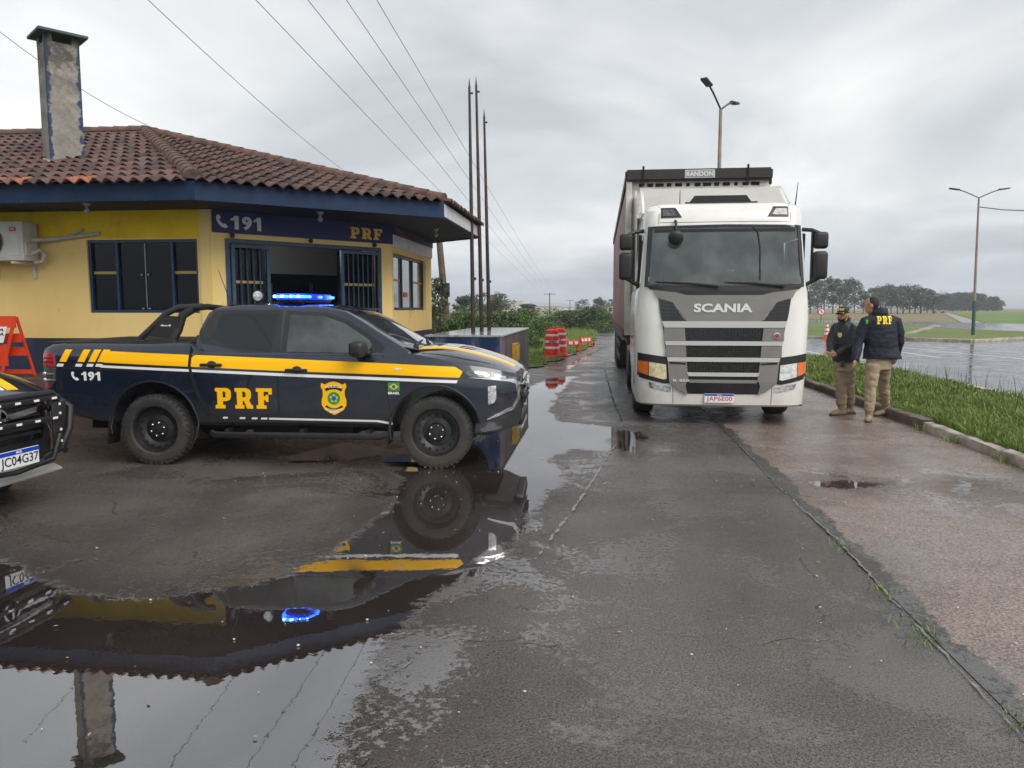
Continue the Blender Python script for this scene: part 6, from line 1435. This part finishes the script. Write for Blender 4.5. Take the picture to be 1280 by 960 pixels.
    jo = mesh_obj('jacket', jm, 'jacket_black', root, 80); bv = BVHTree.FromPolygons([v.co for v in jm.vertices], [tuple(f.vertices) for f in jm.polygons]); S = caster(bv, (0, -3, 0), (0, 1, 0), (1, 0, 0), (0, 0, 1), 2.8)
    cc = q(1046.5, 418.5); obj('badge', lay(shp([(cc.x-.022, cc.z+.035), (cc.x+.022, cc.z+.035), (cc.x+.022, cc.z-.015), (cc.x, cc.z-.04), (cc.x-.022, cc.z-.015)]), S, .02, .004), 'cloth_pale', jo, 0)
    bt = MB(); bt.loft([(q(1056, 449, .0), .140, .175), (q(1056, 453, .0), .142, .178)], 22); bt.box(q(1053, 455, -.17), (.06, .05, .10), bev=.012); obj('belt', bt, 'belt_green', root)
    tq = MB(); tq.loft([(q(1056, 447, .0), .13, .165), (q(1056, 456, .0), .14, .17), (q(1056, 464, .0), .135, .16)], 20)
    for h_, k_, a_ in ((hl, kl, al), (hr, kr, ar)): tq.tube([h_+Vector((0, 0, .03)), h_*.6+k_*.4, k_+Vector((0, 0, .02)), k_*.5+a_*.5, a_*.8+k_*.2, a_*.88+k_*.12], [(.105, .105), (.098, .096), (.083, .08), (.080, .077), (.080, .078), (.060, .06)], 14)
    tm = fuse(tq, .011, 2)
    for v in tm.vertices:
        x, y, z = v.co; k = 1 if z < .75 else .5; v.co += v.normal*k*wrk(v.co+Vector((7, 3, 1)))
    mesh_obj('trousers', tm, 'khaki_dark', root, 80)
    boots(root, [(al, Vector((-1, -.45, 0)), 0), (ar, Vector((-.8, -.2, 0)), 0)])
man_back(); man_front()
def driver():
    O_ = Vector((TX+.55, TY+1.35, 1.83)); root = thing('person', 'person sitting at the wheel behind the truck windshield', 'person', O_)
    b = MB(); hc = Vector((0, .02, .60)); p = head(b, hc, R(10)); b.tube([hc+Vector((0, .02, -.06)), (0, .05, .45)], [.05, .06], 10)
    b.loft([((0, .05, .45), .12, .08), ((0, .05, .38), .19, .11), ((0, .05, .15), .17, .12), ((0, .05, .0), .17, .13)])
    for s in (-1, 1):
        e = Vector((s*.24, -.15, .12)); w = Vector((s*.17, -.42, .22)); b.tube([(s*.18, .05, .38), e, w], [.05, .04, .027], 10); hand(b, w, (0, -1, .3), (-s, 0, .4), 1.2); b.tube([(s*.1, .0, .03), (s*.15, -.42, .05), (s*.15, -.5, -.2)], [.08, .06, .045], 10)
    mesh_obj('body', fuse(b, .01, 2), 'skin', root, 80)
    h = MB(); h.ell(hc+Vector((0, .03, .04)), (.08, .09, .082)); mesh_obj('hair', fuse(h, .01, 1), 'hair', root, 80)
    j = MB(); j.loft([((0, .05, .46), .10, .08), ((0, .05, .40), .20, .12), ((0, .05, .18), .195, .14), ((0, .05, .0), .19, .15)])
    for s in (-1, 1): e = Vector((s*.24, -.15, .12)); w = Vector((s*.18, -.36, .19)); j.tube([(s*.17, .05, .39), e, w], [.07, .058, .045], 12)
    mesh_obj('shirt', fuse(j, .012, 2), 'cab_trim', root, 80); eye_parts(p, root)
driver()
# ================================================================== STREET LAMPS, POLES, WIRES
def street_lamp(loc, rz, label, lean=(0, 0), H_=8.0):
    root = thing('street_lamp', label, 'street lamp', loc, rz, 'double armed street lamps')
    mb = MB(); mb.tube([(0, 0, 0), (lean[0]*.5, lean[1]*.5, H_*.5), (lean[0], lean[1], H_)], [.085, .07, .05], 10); obj('pole', mb, 'lamp_pole', root)
    mb = MB(); mb.tube([(0, 0, 0), (lean[0]*.25, 0, H_*.26)], [.10, .085], 10); mb.box((0, 0, .03), (.35, .35, .06), bev=.01); obj('pole_base', mb, 'lamp_pole_green', root)
    for s in (-1, 1):
        c = Vector((lean[0], lean[1], H_)); mb = MB(); mb.tube([c, c+Vector((s*.35, 0, .16)), c+Vector((s*.75, 0, .33)), c+Vector((s*1.15, 0, .46))], .03, 8); a = obj('arm', mb, 'lamp_head', root)
        mb = MB(); mb.box(c+Vector((s*1.40, 0, .50)), (.56, .22, .08), rot=(0, -s*R(8), 0), bev=.03, seg=3); mb.box(c+Vector((s*1.15, 0, .475)), (.14, .10, .09), bev=.02); obj('lamp_head', mb, 'lamp_head', a)
    return root
lp_ = g(1216, 421); l2 = street_lamp((lp_.x, lp_.y, 0), R(5), 'double armed street lamp standing alone on the grass island at the right', lean=(-.12, 0), H_=7.9)
b_ = g(901, 135, 7.9); street_lamp((b_.x, b_.y, 0), R(64), 'double armed street lamp rising behind the roof of the white truck', H_=7.85)
def utility_pole(loc, h, label, lean=0, r=.13, arm=1.2, insul=True, clamp=False, arms=1):
    root = thing('utility_pole', label, 'utility pole', loc, 0, 'utility poles')
    mb = MB(); mb.tube([(0, 0, -.1), (lean, 0, h)], [r, r*.7], 10); obj('pole', mb, 'timber', root)
    for k in range(arms):
        z = h-.35-k*.8; c = Vector((lean*z/h, 0, z)); mb = MB(); mb.box(c, (2*arm, .12, .12)); cr_ = obj('crossarm', mb, 'timber', root)
        mb = MB()
        for x in (-arm*.92, -arm*.4, arm*.4, arm*.92): mb.lathe([(.03, 0), (.06, .05), (.04, .10), (.06, .14), (.02, .2)], (c.x+x, c.y, c.z+.06), 'z', 8)
        obj('insulator', mb, 'porcelain', cr_)
    if clamp:
        mb = MB(); mb.lathe([(r*1.25, 0), (r*1.25, .5)], (lean*.4, 0, h*.42), 'z', 12, ); mb.tube([(lean*.4-.18, -.1, h*.45), (lean*.4+.2, -.12, h*.45)], .06, 8); obj('strap_clamp', mb, 'steel_black', root)
    return root
p1 = g(562, 430); pb2 = atY(562, 412, 27.5)
utility_pole((pb2.x, 27.5, 0), 4.9, 'leaning timber pole just behind the right corner of the police post', lean=-.42, r=.15, arm=.01, clamp=True, arms=0)
far1 = atY(687, 390, 190); utility_pole((far1.x, 190, 0), 5.4, 'far timber pole with crossarm above the dark bushes', r=.16, arm=1.4)
far2 = atY(712.5, 390, 330); utility_pole((far2.x, 330, 0), 5.2, 'farthest small timber pole right of the other crossarm pole', r=.18, arm=1.8)
def wire(a, b, sag, t0=-.3, r=.012, label=''):
    a, b = Vector(a), Vector(b); pts = []
    n = 40
    for i in range(n+1):
        t = t0+(1-t0)*(i/n)**1.6; p = a.lerp(b, t); p.z -= 4*sag*t*(1-t) if t > 0 else 0; pts.append(p)
    rr = [r*(1+2.2*max(0, (p-Vector((0, 0, CH))).length-20)/100) for p in pts]
    mb = MB(); mb.tube(pts, r, 5); return pts
e0 = Vector((far1.x-1.2, 190, 5.2)); WIRES = [((320, 0), (515, 225), 8.8, 'second'), ((385, 0), (560, 243), 9.2, 'third'), ((433, 0), (590, 228), 9.4, 'fourth'), ((471, 0), (602, 232), 9.6, 'fifth')]
labs = ['overhead wire crossing the sky, leftmost of the four to the far pole', 'overhead wire crossing the sky, second of the four to the far pole', 'overhead wire crossing the sky, third of the four to the far pole', 'overhead wire nearest the flagpoles, rightmost of the four to the far pole']
for i, ((x0, y0), (x1, y1), z, _n) in enumerate(WIRES):
    a = g(x0, y0, z); b = Vector((far1.x-1.3+.85*i, 190, 5.15)); 
    A = Vector(a); pts = []
    for k in range(60):
        t = -.12+1.12*(k/59)**1.4; p = A.lerp(b, t); p.z -= (0 if t < 0 else .9*4*t*(1-t)*.5); pts.append(p)
    mb = MB(); mb.tube(pts, .009, 5); o = obj('power_line', mb, 'wire'); props(o, labs[i], 'wire', 'power lines')
def wire2(p, q, z0, z1, label, r=.007, ext=.35):
    a, b = g(*p, z0), g(*q, z1); d = b-a; pts = [a-d*ext+d*(1+2*ext)*k/30-Vector((0, 0, .25*4*(k/30)*(1-k/30))) for k in range(31)]
    mb = MB(); mb.tube(pts, r, 5); o = obj('power_line', mb, 'wire'); props(o, label, 'wire', 'power lines')
wire2((195, 0), (425, 205), 7.5, 7.0, 'thin overhead wire running down to the tiled roof from the top edge', ext=.25)
wire2((0, 35), (205, 162), 7.0, 6.6, 'thin overhead wire passing behind the chimney', ext=.1)
lt = atY(1224, 254, lp_.y); a = Vector((lp_.x-.10, lp_.y, 7.4)); b = atY(1330, 262, 46); mb = MB(); mb.tube([a, a.lerp(b, .3)-Vector((0, 0, .12)), a.lerp(b, .7)-Vector((0, 0, .12)), b+(b-a)*2], .03, 5); props(obj('power_line', mb, 'wire'), 'short wire leaving the right street lamp towards the right edge', 'wire')

# ================================================================== ROAD FURNITURE
def barrel(loc, rz, label):
    root = thing('traffic_barrel', label, 'traffic barrel', loc, rz, 'red traffic barrels'); mb = MB()
    mb.lathe([(.27, .03), (.285, .06), (.27, .10), (.25, .12), (.245, .35), (.238, .36), (.236, .52), (.228, .53), (.224, .70), (.216, .71), (.212, .88), (.20, .93), (.12, .965), (.001, .97)], (0, 0, 0), 'z', 28); obj('drum', mb, 'barrel_red', root)
    mb = MB(); mb.box((0, 0, .025), (.74, .74, .05), bev=.02); obj('base', mb, 'barrel_red', root)
    for z in (.33, .53, .74):
        mb = MB(); dr_ = lambda zz: float(np.interp(zz, [.12, .35, .36, .52, .53, .70, .71, .88], [.25, .245, .238, .236, .228, .224, .216, .212]))+.004; mb.lathe([(dr_(z), z), (dr_(z+.07), z+.07)], (0, 0, 0), 'z', 28, cap=False)
        obj('white_band', mb, 'band_white', root)
    mb = MB(); mb.box((-.0, 0, .985), (.26, .05, .05), bev=.015); obj('grip', mb, 'barrel_red', root)
    r1 = .245
    obj('lettering', lay(fit(text('PRF', bold=.03), -.13, .13, .535, .595), lambda u, v, o=0: Vector(((r1+.004+o)*math.sin(u/r1), -(r1+.004+o)*math.cos(u/r1), v)), .03, .002), 'plate_blue', root, 0)
    return root
pb1 = g(690, 448); barrel((pb1.x, pb1.y, 0), R(10), 'red and white traffic barrel, the nearer one on the grass edge')
pb3 = g(694, 444.5); barrel((pb3.x+.16, pb1.y+1.4, 0), R(-10), 'red and white traffic barrel, half hidden just behind the nearer one')
def barricade(p0, p1, h, label, nleg=2):
    a, b = Vector(p0), Vector(p1); d = b-a; L_ = d.length; rz = math.atan2(d.y, d.x); root = thing('road_barrier', label, 'barrier', a, rz, 'low red road barriers')
    for z in (h*.78,):
        mb = MB(); mb.box((L_/2, 0, z), (L_, .05, h*.42), bev=.01); bd = obj('board', mb, 'barrel_red', root)
        mb = MB(); n = 3
        for i in range(n): mb.prism([(L_*(.06+i*.33), z-h*.12), (L_*(.28+i*.33), z-h*.12), (L_*(.26+i*.33), z+h*.13), (L_*(.04+i*.33), z+h*.13)], -.030, -.026, 'y')
        obj('stripe', mb, 'band_white', bd, 0)
    for x in (.05, L_-.05):
        mb = MB(); mb.tube([(x, -.16, 0), (x, 0, h)], .025, 5); mb.tube([(x, .16, 0), (x, 0, h)], .025, 5); obj('leg', mb, 'barrel_red', root)
    return root
b1 = g(702, 441); b2 = g(724, 441); barricade((b1.x, b1.y, 0), (b2.x, b2.y+.3, 0), .46, 'low red barrier lying in the grass right beside the barrels')
b1 = g(724, 438); b2 = g(738, 436); barricade((b1.x, b1.y+1, 0), (b2.x, b2.y+.5, 0), .46, 'low red barrier farther along, at the lane edge')
def cone(loc, label):
    root = thing('traffic_cone', label, 'traffic cone', loc); mb = MB(); mb.box((0, 0, .02), (.46, .46, .04), bev=.015); mb.lathe([(.19, .04), (.17, .06), (.035, .86), (.001, .87)], (0, 0, 0), 'z', 24); obj('cone_body', mb, 'cone_orange', root)
    for z0, z1 in ((.22, .34), (.44, .56), (.66, .76)):
        f = lambda z: .176-.136*(z-.06)/.80+.003; mb = MB(); mb.lathe([(f(z0), z0), (f(z1), z1)], (0, 0, 0), 'z', 24); obj('white_band', mb, 'band_white', root)
cc = atY(1033.5, 420, 43.5); cone((cc.x, 43.5, .0), 'orange and white traffic cone on the wet highway behind the person in a cap')
rs = atY(1026, 404, 100); root = thing('road_sign', 'small round prohibition sign on a post across the highway', 'sign', (rs.x, 100, 0)); zc = atY(1026, 389.5, 100).z
mb = MB(); mb.tube([(0, 0, 0), (0, 0, zc)], .05, 6); obj('post', mb, 'lamp_head', root); mb = MB(); mb.lathe([(.42, 0), (.42, -.02)], (0, -.06, zc), 'y', 24); dsc = obj('disc', mb, 'red_film', root); mb = MB(); mb.lathe([(.32, 0), (.32, -.012)], (0, -.08, zc), 'y', 24); obj('face', mb, 'letter_white', dsc)
mb = MB(); mb.box((0, -.10, zc), (.55, .012, .06), rot=(0, R(45), 0)); mb.box((.02, -.098, zc), (.10, .01, .30)); obj('symbol', mb, 'red_film', dsc, 0)
mb = MB(); w1 = g(1155, 419); mb.box((w1.x+.3, w1.y+1.2, .28), (2.6, .5, .10), rot=(0, R(-12), R(25)), bev=.02); o = obj('concrete_slab', mb, 'kerb_stone'); props(o, 'pale concrete slab lying tilted on the grass island', 'slab')
# small far car
fc = g(1173, 391); root = thing('parked_car', 'tiny pale car on the farm track below the far trees', 'car', (fc.x, fc.y, 0))
mb = MB(); mb.prism([(-2.1, .35), (-2.1, .9), (-1.3, .98), (-.8, 1.42), (.8, 1.42), (1.4, .98), (2.1, .85), (2.1, .35)], -.85, .85, 'y'); bmesh.ops.bevel(mb.bm, geom=mb.bm.edges[:], offset=.05, segments=2, affect='EDGES'); obj('body', mb, 'silver_paint', root)
mb = MB(); mb.prism([(-1.1, .98), (-.7, 1.34), (.7, 1.34), (1.15, .98)], -.87, .87, 'y'); obj('window', mb, 'tint_glass', root, 0)
for x in (-1.3, 1.3):
    mb = MB(); mb.lathe([(.32, -.9), (.32, .9)], (x, 0, .32), 'y', 16); obj('wheel', mb, 'rubber', root)

# ================================================================== VEGETATION
def leaf_mesh(name, clumps, n, size, seed, tintbias=0.):
    r = np.random.default_rng(seed); C = np.array([c[0] for c in clumps]); Rr = np.array([c[1] for c in clumps]); w = Rr.prod(axis=1)**.6; w /= w.sum()
    k = r.choice(len(clumps), n, p=w); d = r.normal(size=(n, 3)); d /= np.linalg.norm(d, axis=1)[:, None]; rad = r.uniform(.35, 1.05, n)[:, None]**.6
    P = C[k]+d*Rr[k]*rad; a = r.normal(size=(n, 3)); a /= np.linalg.norm(a, axis=1)[:, None]; b = np.cross(a, r.normal(size=(n, 3))); b /= np.linalg.norm(b, axis=1)[:, None]
    s = size*r.uniform(.5, 1.3, n)[:, None]; V = np.stack([P-a*s*.5, P+b*s*.32, P+a*s*.5, P-b*s*.32], 1).reshape(-1, 3)
    me = bpy.data.meshes.new(name); me.from_pydata(V.tolist(), [], np.arange(4*n).reshape(n, 4).tolist())
    ct = r.uniform(.1, .9, len(clumps)); t = np.clip(ct[k]*.6+r.uniform(0, .45, n)+tintbias, 0, 1); at = me.attributes.new('tint', 'FLOAT', 'FACE'); at.data.foreach_set('value', t); return me
def tree_proto(h, w, seed, leaves=2600, leaf=.55, trunk=.25, m='leaf_far', base=.28, gum=False, nclump=26):
    r = random.Random(seed); cl = []; limbs = []
    for i in range(nclump):
        z = base+(1-base)*r.random()**.8; prof = math.sin(min(1, max(.1, (z-base)/(1-base)+.18))*math.pi*.86)**.7
        a = r.uniform(0, 6.28); rr = w*.5*prof*r.uniform(.15, 1); c = (rr*math.cos(a), rr*math.sin(a), h*z*.95); s = w*r.uniform(.09, .20); cl.append((c, (s*1.15, s*1.15, s*.75))); limbs.append(c)
    me = leaf_mesh('crown', cl, leaves, leaf, seed); me.materials.append(M[m])
    mb = MB(); lx = r.uniform(-.05, .05)*h; mb.tube([(0, 0, -.1), (lx*.4, 0, h*.3), (lx, 0, h*.75)], [trunk, trunk*.75, trunk*.25], 7)
    for c in limbs[:11]:
        z0 = c[2]*r.uniform(.45, .65); b = Vector((lx*z0/h, 0, z0)); mid = b.lerp(Vector(c), .5)+Vector((0, 0, .2)); mb.tube([b, mid, c], [trunk*.4, trunk*.25, trunk*.08], 5)
    bm_ = mb.bm; tm = bpy.data.meshes.new('trunk'); bm_.to_mesh(tm); bm_.free(); tm.materials.append(M['bark']); return me, tm
protos = {}
def plant(kind, nm, loc, s, rz, label, cat, group=None):
    cm, tm = protos[kind]; root = thing(nm, label, cat, loc, rz, group); root.scale = (s[0], s[0], s[1])
    o = bpy.data.objects.new('crown', cm); sc.collection.objects.link(o); o.parent = root; o = bpy.data.objects.new('trunk', tm); sc.collection.objects.link(o); o.parent = root; return root
for i in range(4): protos['gum%d' % i] = tree_proto(11, 8+i*1.3, 20+i, 1900, .55, .28, base=.22, nclump=17+i*3)
for i in range(2): protos['round%d' % i] = tree_proto(9, 10, 40+i, 2400, .8, .3, base=.12, nclump=30)
protos['thin'] = tree_proto(9, 4.5, 50, 1800, .35, .12, base=.2, m='leaf_dark')
for i in range(3): protos['bush%d' % i] = tree_proto(2.2, 3.4, 60+i, 3800, .16, .05, base=.05, m='leaf_dark', nclump=34)
for i in range(2): protos['shrub%d' % i] = tree_proto(1.5, 2.4, 70+i, 4200, .11, .03, base=.03, m='leaf_bright', nclump=34)
r = random.Random(9)
row = [1004, 1013, 1022, 1030, 1041, 1049, 1058, 1068, 1079, 1090, 1100, 1107, 1114, 1122, 1129, 1137, 1144, 1151, 1159, 1167]
tops = {1004: 357, 1013: 354, 1022: 351, 1030: 349, 1041: 349, 1049: 349, 1058: 351, 1068: 354, 1079: 362, 1090: 362, 1100: 361, 1107: 358, 1114: 360, 1122: 363, 1129: 359, 1137: 358, 1144: 360, 1151: 358, 1159: 361, 1167: 366}
for i, x in enumerate(row):
    Yd = 255+r.uniform(-22, 22); b = atY(x, 386, Yd); b.z = 0; h = atY(x, tops[x]-1+r.uniform(-1.5, 3.5), Yd).z; w = r.uniform(.5, .95)
    plant('gum%d' % (i % 4), 'eucalyptus_tree', (b.x, Yd, 0), (w, h/10.6), r.uniform(0, 6), 'tall dark tree in the far row of loose crowned trees right of the truck', 'tree', 'row of tall trees across the highway')
for i, x in enumerate([1172, 1177, 1182, 1187, 1192, 1197, 1202, 1207, 1212, 1217, 1221]):
    Yd = 420+r.uniform(-20, 20); b = atY(x, 386, Yd); h = atY(x, 370-3*math.sin((i-2)/3.), Yd).z
    plant('round%d' % (i % 2), 'round_tree', (b.x, Yd, 0), (1.0, h/8.8), r.uniform(0, 6), 'lower rounded tree in the distant clump beside the right street lamp', 'tree', 'distant clump behind the right lamp')
for i, x in enumerate([1229, 1235, 1241, 1246]):
    Yd = 430; b = atY(x, 386, Yd); h = atY(x, 372+(2 if i in (0, 3) else 0), Yd).z
    plant('round%d' % (i % 2), 'round_tree', (b.x, Yd, 0), (.85, h/8.8), r.uniform(0, 6), 'rounded tree in the small separate clump at the far right', 'tree', 'small clump at the far right')
# left background trees, far
for i, (x, yt, Yd, w, k, lab) in enumerate([(578, 372, 95, .36, 'round0', 'round grey green tree left of the flagpoles'), (600, 366, 120, .6, 'gum1', 'loose crowned tree seen between the flagpoles'), (624, 368, 125, .42, 'gum2', 'ragged dark tree right of the flagpoles'), (619, 374, 105, .4, 'round1', 'low broad tree just right of the flagpoles'), (657, 381, 140, .5, 'round0', 'low dark tree in front of the far houses'), (730, 374, 260, .32, 'gum3', 'thin far tree, left of the pair left of the truck'), (723, 376, 250, .28, 'gum1', 'small thin far tree beside the far poles'), (749, 373, 240, .55, 'round1', 'pale round tree next to the truck trailer'), (765, 374, 320, .6, 'gum0', 'faint far tree partly behind the truck trailer')]):
    b = atY(x, 386, Yd); h = atY(x, yt, Yd).z; plant(k, 'background_tree', (b.x, Yd, 0), (w, h/(8.8 if 'round' in k else 10.6)), i*1.3, lab, 'tree')
for i, (x, yt, Yd, w, k, lab) in enumerate([(642, 388, 33, .75, 'bush0', 'sparse bush directly behind the blue plinth'), (628, 392, 27, .6, 'bush1', 'dark bush left of the plinth back corner'), (660, 386, 46, .8, 'bush2', 'weedy bush right of the flag plinth'), (612, 391, 26.0, .6, 'bush2', 'dark bush seen through the flagpoles'), (703, 388, 62, 1.25, 'bush0', 'broad dark bush, left part of the hedge beside the lane'), (718, 388, 60, 1.2, 'bush1', 'broad dark bush in the middle of the hedge beside the lane'), (742, 384, 57, 1.1, 'bush2', 'taller dark bush at the lane end of the hedge'), (757, 391, 52, .7, 'shrub0', 'bright green shrub beside the trailer'), (600, 394, 24, .55, 'shrub1', 'bright green shrub between the pole and flagpoles'), (584, 393, 23.5, .55, 'shrub0', 'bright green shrub right of the leaning timber pole'), (571, 395, 23, .5, 'shrub1', 'bright green shrub touching the leaning timber pole'), (549, 398, 23, .5, 'bush0', 'dark shrub at the corner of the police post'), (650, 395, 30, .7, 'shrub0', 'bright weedy shrub at the plinth corner'), (675, 396, 40, .8, 'shrub1', 'bright weedy shrub behind the barrels'), (690, 395, 55, .8, 'bush2', 'dark bush just above the barrels')]):
    b = atY(x, 400, Yd); h = atY(x, yt+(2.5 if Yd < 50 else 1.2), Yd).z; plant(k, 'bush' if 'bush' in k else 'shrub', (b.x, Yd, 0), (w, max(.35, h/(2.15 if 'bush' in k else 1.45))), i*1.1, lab, 'bush')
# tall sapling with sparse leaves at the corner of the post
plant('thin', 'sapling', (atY(545, 400, 22).x, 22, 0), (.22, .28), 0, 'sparse sapling beside the right corner of the police post', 'tree')
# far houses
def house(x0, x1, ytop, ybase, Yd, d, m, label, roof='gable', rm='house_roof'):
    a, b = atY(x0, ybase, Yd), atY(x1, ybase, Yd); h = atY((x0+x1)/2, ytop, Yd).z; w = b.x-a.x; root = thing('house', label, 'house', ((a.x+b.x)/2, Yd, 0)); wh = h*(.62 if roof == 'gable' else .95)
    mb = MB(); mb.box((0, d/2, wh/2), (w, d, wh)); wl = obj('wall', mb, m, root, 0)
    mb = MB()
    if roof == 'gable': mb.prism([(-w*.55, wh-.0), (w*.55, wh), (0, h)], -.4, d+.4, 'y')
    else: mb.box((0, d/2, h-.12), (w*1.03, d*1.03, .3))
    obj('roof', mb, rm, root, 0); n = max(2, int(w/4)); 
    for i in range(n):
        mb = MB(); mb.box((-w/2+w*(i+.5)/n, -.03, wh*.52), (min(1.3, w/n*.5), .08, min(1.2, wh*.3))); obj('window', mb, 'dark_pane', root, 0)
house(632, 652, 376, 386, 700, 14, 'house_wall', 'big pale flat roofed building far off behind the plinth', 'flat', 'house_wall')
house(639, 651, 383, 388.5, 420, 10, 'house_white', 'white gabled barn far off in front of the pale building', 'gable', 'house_white')
house(671, 699, 383, 387.5, 600, 14, 'house_wall', 'long low grey warehouse in the far field', 'flat')
house(700, 722, 384, 388, 650, 14, 'house_white', 'second low grey warehouse near the far poles', 'flat')
house(546, 556, 381, 387.5, 330, 10, 'house_white', 'small white house far behind the leaning pole', 'gable')
house(754, 766, 379, 387.5, 300, 10, 'house_white', 'white house partly behind the trailer', 'gable')
# grass blades
def blades(name, pts, hts, wid, seed, lean=.55, m='grass_blade'):
    r = np.random.default_rng(seed); n = len(pts); P = np.array(pts); H = np.array(hts)[:, None]
    a = r.uniform(0, 2*math.pi, n); side = np.stack([np.cos(a), np.sin(a), np.zeros(n)], 1)*wid*r.uniform(  .5, 1.5, n)[:, None]; b = r.uniform(0, 2*math.pi, n); ln = np.stack([np.cos(b), np.sin(b), np.zeros(n)], 1)*H*lean*r.uniform(.2, 1.6, n)[:, None]
    up_ = np.stack([np.zeros(n), np.zeros(n), H[:, 0]], 1)
    V = np.stack([P-side, P+side, P+ln*.35+up_*.55+side*.8, P+ln*.35+up_*.55-side*.8, P+ln+up_*r.uniform(.85, 1, n)[:, None]], 1).reshape(-1, 3); idx = np.arange(n)*5
    F = np.concatenate([np.stack([idx, idx+1, idx+2, idx+3], 1)]).tolist()+np.stack([idx+3, idx+2, idx+4], 1).tolist()
    me = bpy.data.meshes.new(name); me.from_pydata(V.tolist(), [], F); t = np.clip(r.normal(.44, .27, n), 0, 1); at = me.attributes.new('tint', 'FLOAT', 'FACE'); at.data.foreach_set('value', np.concatenate([t, t])); me.materials.append(M[m])
    o = bpy.data.objects.new(name, me); sc.collection.objects.link(o); o['kind'] = 'stuff'; return o
from mathutils import noise as mn
rg = np.random.default_rng(5)
def vergeblades(x0, x1, y0, y1, n, h, name, hf):
    pts, hs = [], []
    X = rg.uniform(x0, x1, n); Y = rg.uniform(y0, y1, n)
    for x, y in zip(X, Y):
        k = mn.noise((x*1.3, y*.9, 0)); k2 = mn.noise((x*3.5, y*3.5, 5))
        if k2 < -.38: continue
        pts.append((x, y, hf(x, y)-.01)); hs.append(h*(.75+.75*k+.35*k2)*rg.uniform(.5, 1.25))
    return blades(name, pts, np.clip(hs, .04, .9), .0045 if y1 < 15 else .008, int(n) % 97)
vh = lambda x, y: float(verge_h(np.array(x), np.array(y)))
vergeblades(4.55, 7.4, 5.5, 13.5, 56000, .17, 'grass', vh)
vergeblades(4.55, 7.4, 13.5, 24, 32000, .17, 'grass', vh)
o = vergeblades(-9, -.3, 20.6, 34, 26000, .17, 'grass', lambda x, y: -.3 if x > left_edge(y)-.03 else .03)
vergeblades(-3.5, -.15, 34, 60, 9000, .28, 'grass', lambda x, y: -.5 if x > left_edge(y)-.03 else .03)
def seed_stalks():
    pts, hs = [], []
    for _ in range(420): pts.append((rg.uniform(5.2, 7.4), rg.uniform(7, 20), .12)); hs.append(rg.uniform(.30, .60))
    blades('seed_stalks', pts, hs, .0035, 3, .25, 'leaf_dark')
seed_stalks()
# weeds in the joint and along the kerb
pts, hs = [], []
for (cx, cy, n, rad) in [(1.66, 4.55, 40, .05), (1.66, 5.35, 30, .04), (1.65, 3.95, 60, .06), (1.68, 3.1, 40, .05), (4.36, 7.4, 90, .06), (4.36, 8.7, 80, .07), (4.35, 9.9, 70, .06), (4.36, 10.9, 40, .05), (4.37, 6.7, 60, .08), (1.63, 2.6, 30, .05)]:
    for _ in range(n): pts.append((cx+rg.normal()*rad, cy+rg.normal()*rad*2, .005)); hs.append(rg.uniform(.02, .05) if cx < 3 else rg.uniform(.04, .13))
blades('weeds', pts, hs, .003, 8, .8)
# litter: leaves and pebbles
def litter():
    r = random.Random(12); mb = MB()
    for _ in range(170):
        x, y = r.uniform(-4.5, 3.8), r.uniform(2.4, 12); s = r.uniform(.006, .016); a = r.uniform(0, 6.28); c, d = math.cos(a)*s, math.sin(a)*s
        mb.face([(x-c, y-d, .009), (x-d*.5, y+c*.5, .012), (x+c, y+d, .010), (x+d*.5, y-c*.5, .013)])
    o = obj('leaf_litter', mb, 'leaf_litter', None, 0); o['kind'] = 'stuff'; mb = MB()
    for _ in range(230): x, y = r.uniform(-3.5, 4.2), r.uniform(2.4, 13); s = r.uniform(.003, .009); mb.ell((x, y, .004+s*.4), (s, s*.8, s*.6), seg=6)
    o = obj('gravel', mb, 'pebble', None, 40); o['kind'] = 'stuff'
litter()

# ================================================================== HAZE
hm = bpy.data.materials.new('haze'); hm.use_nodes = True; nt = hm.node_tree; nt.nodes.clear(); o_ = nt.nodes.new('ShaderNodeOutputMaterial'); v_ = nt.nodes.new('ShaderNodeVolumePrincipled')
v_.inputs['Color'].default_value = (.90, .94, 1, 1); v_.inputs['Density'].default_value = .00055; v_.inputs['Anisotropy'].default_value = 0
nt.links.new(v_.outputs[0], o_.inputs['Volume']); M['haze'] = hm
mb = MB(); mb.box((0, 1995, 17.5), (8100, 4700, 37.1)); hz = obj('haze', mb, 'haze', None, 0); hz['kind'] = 'stuff'
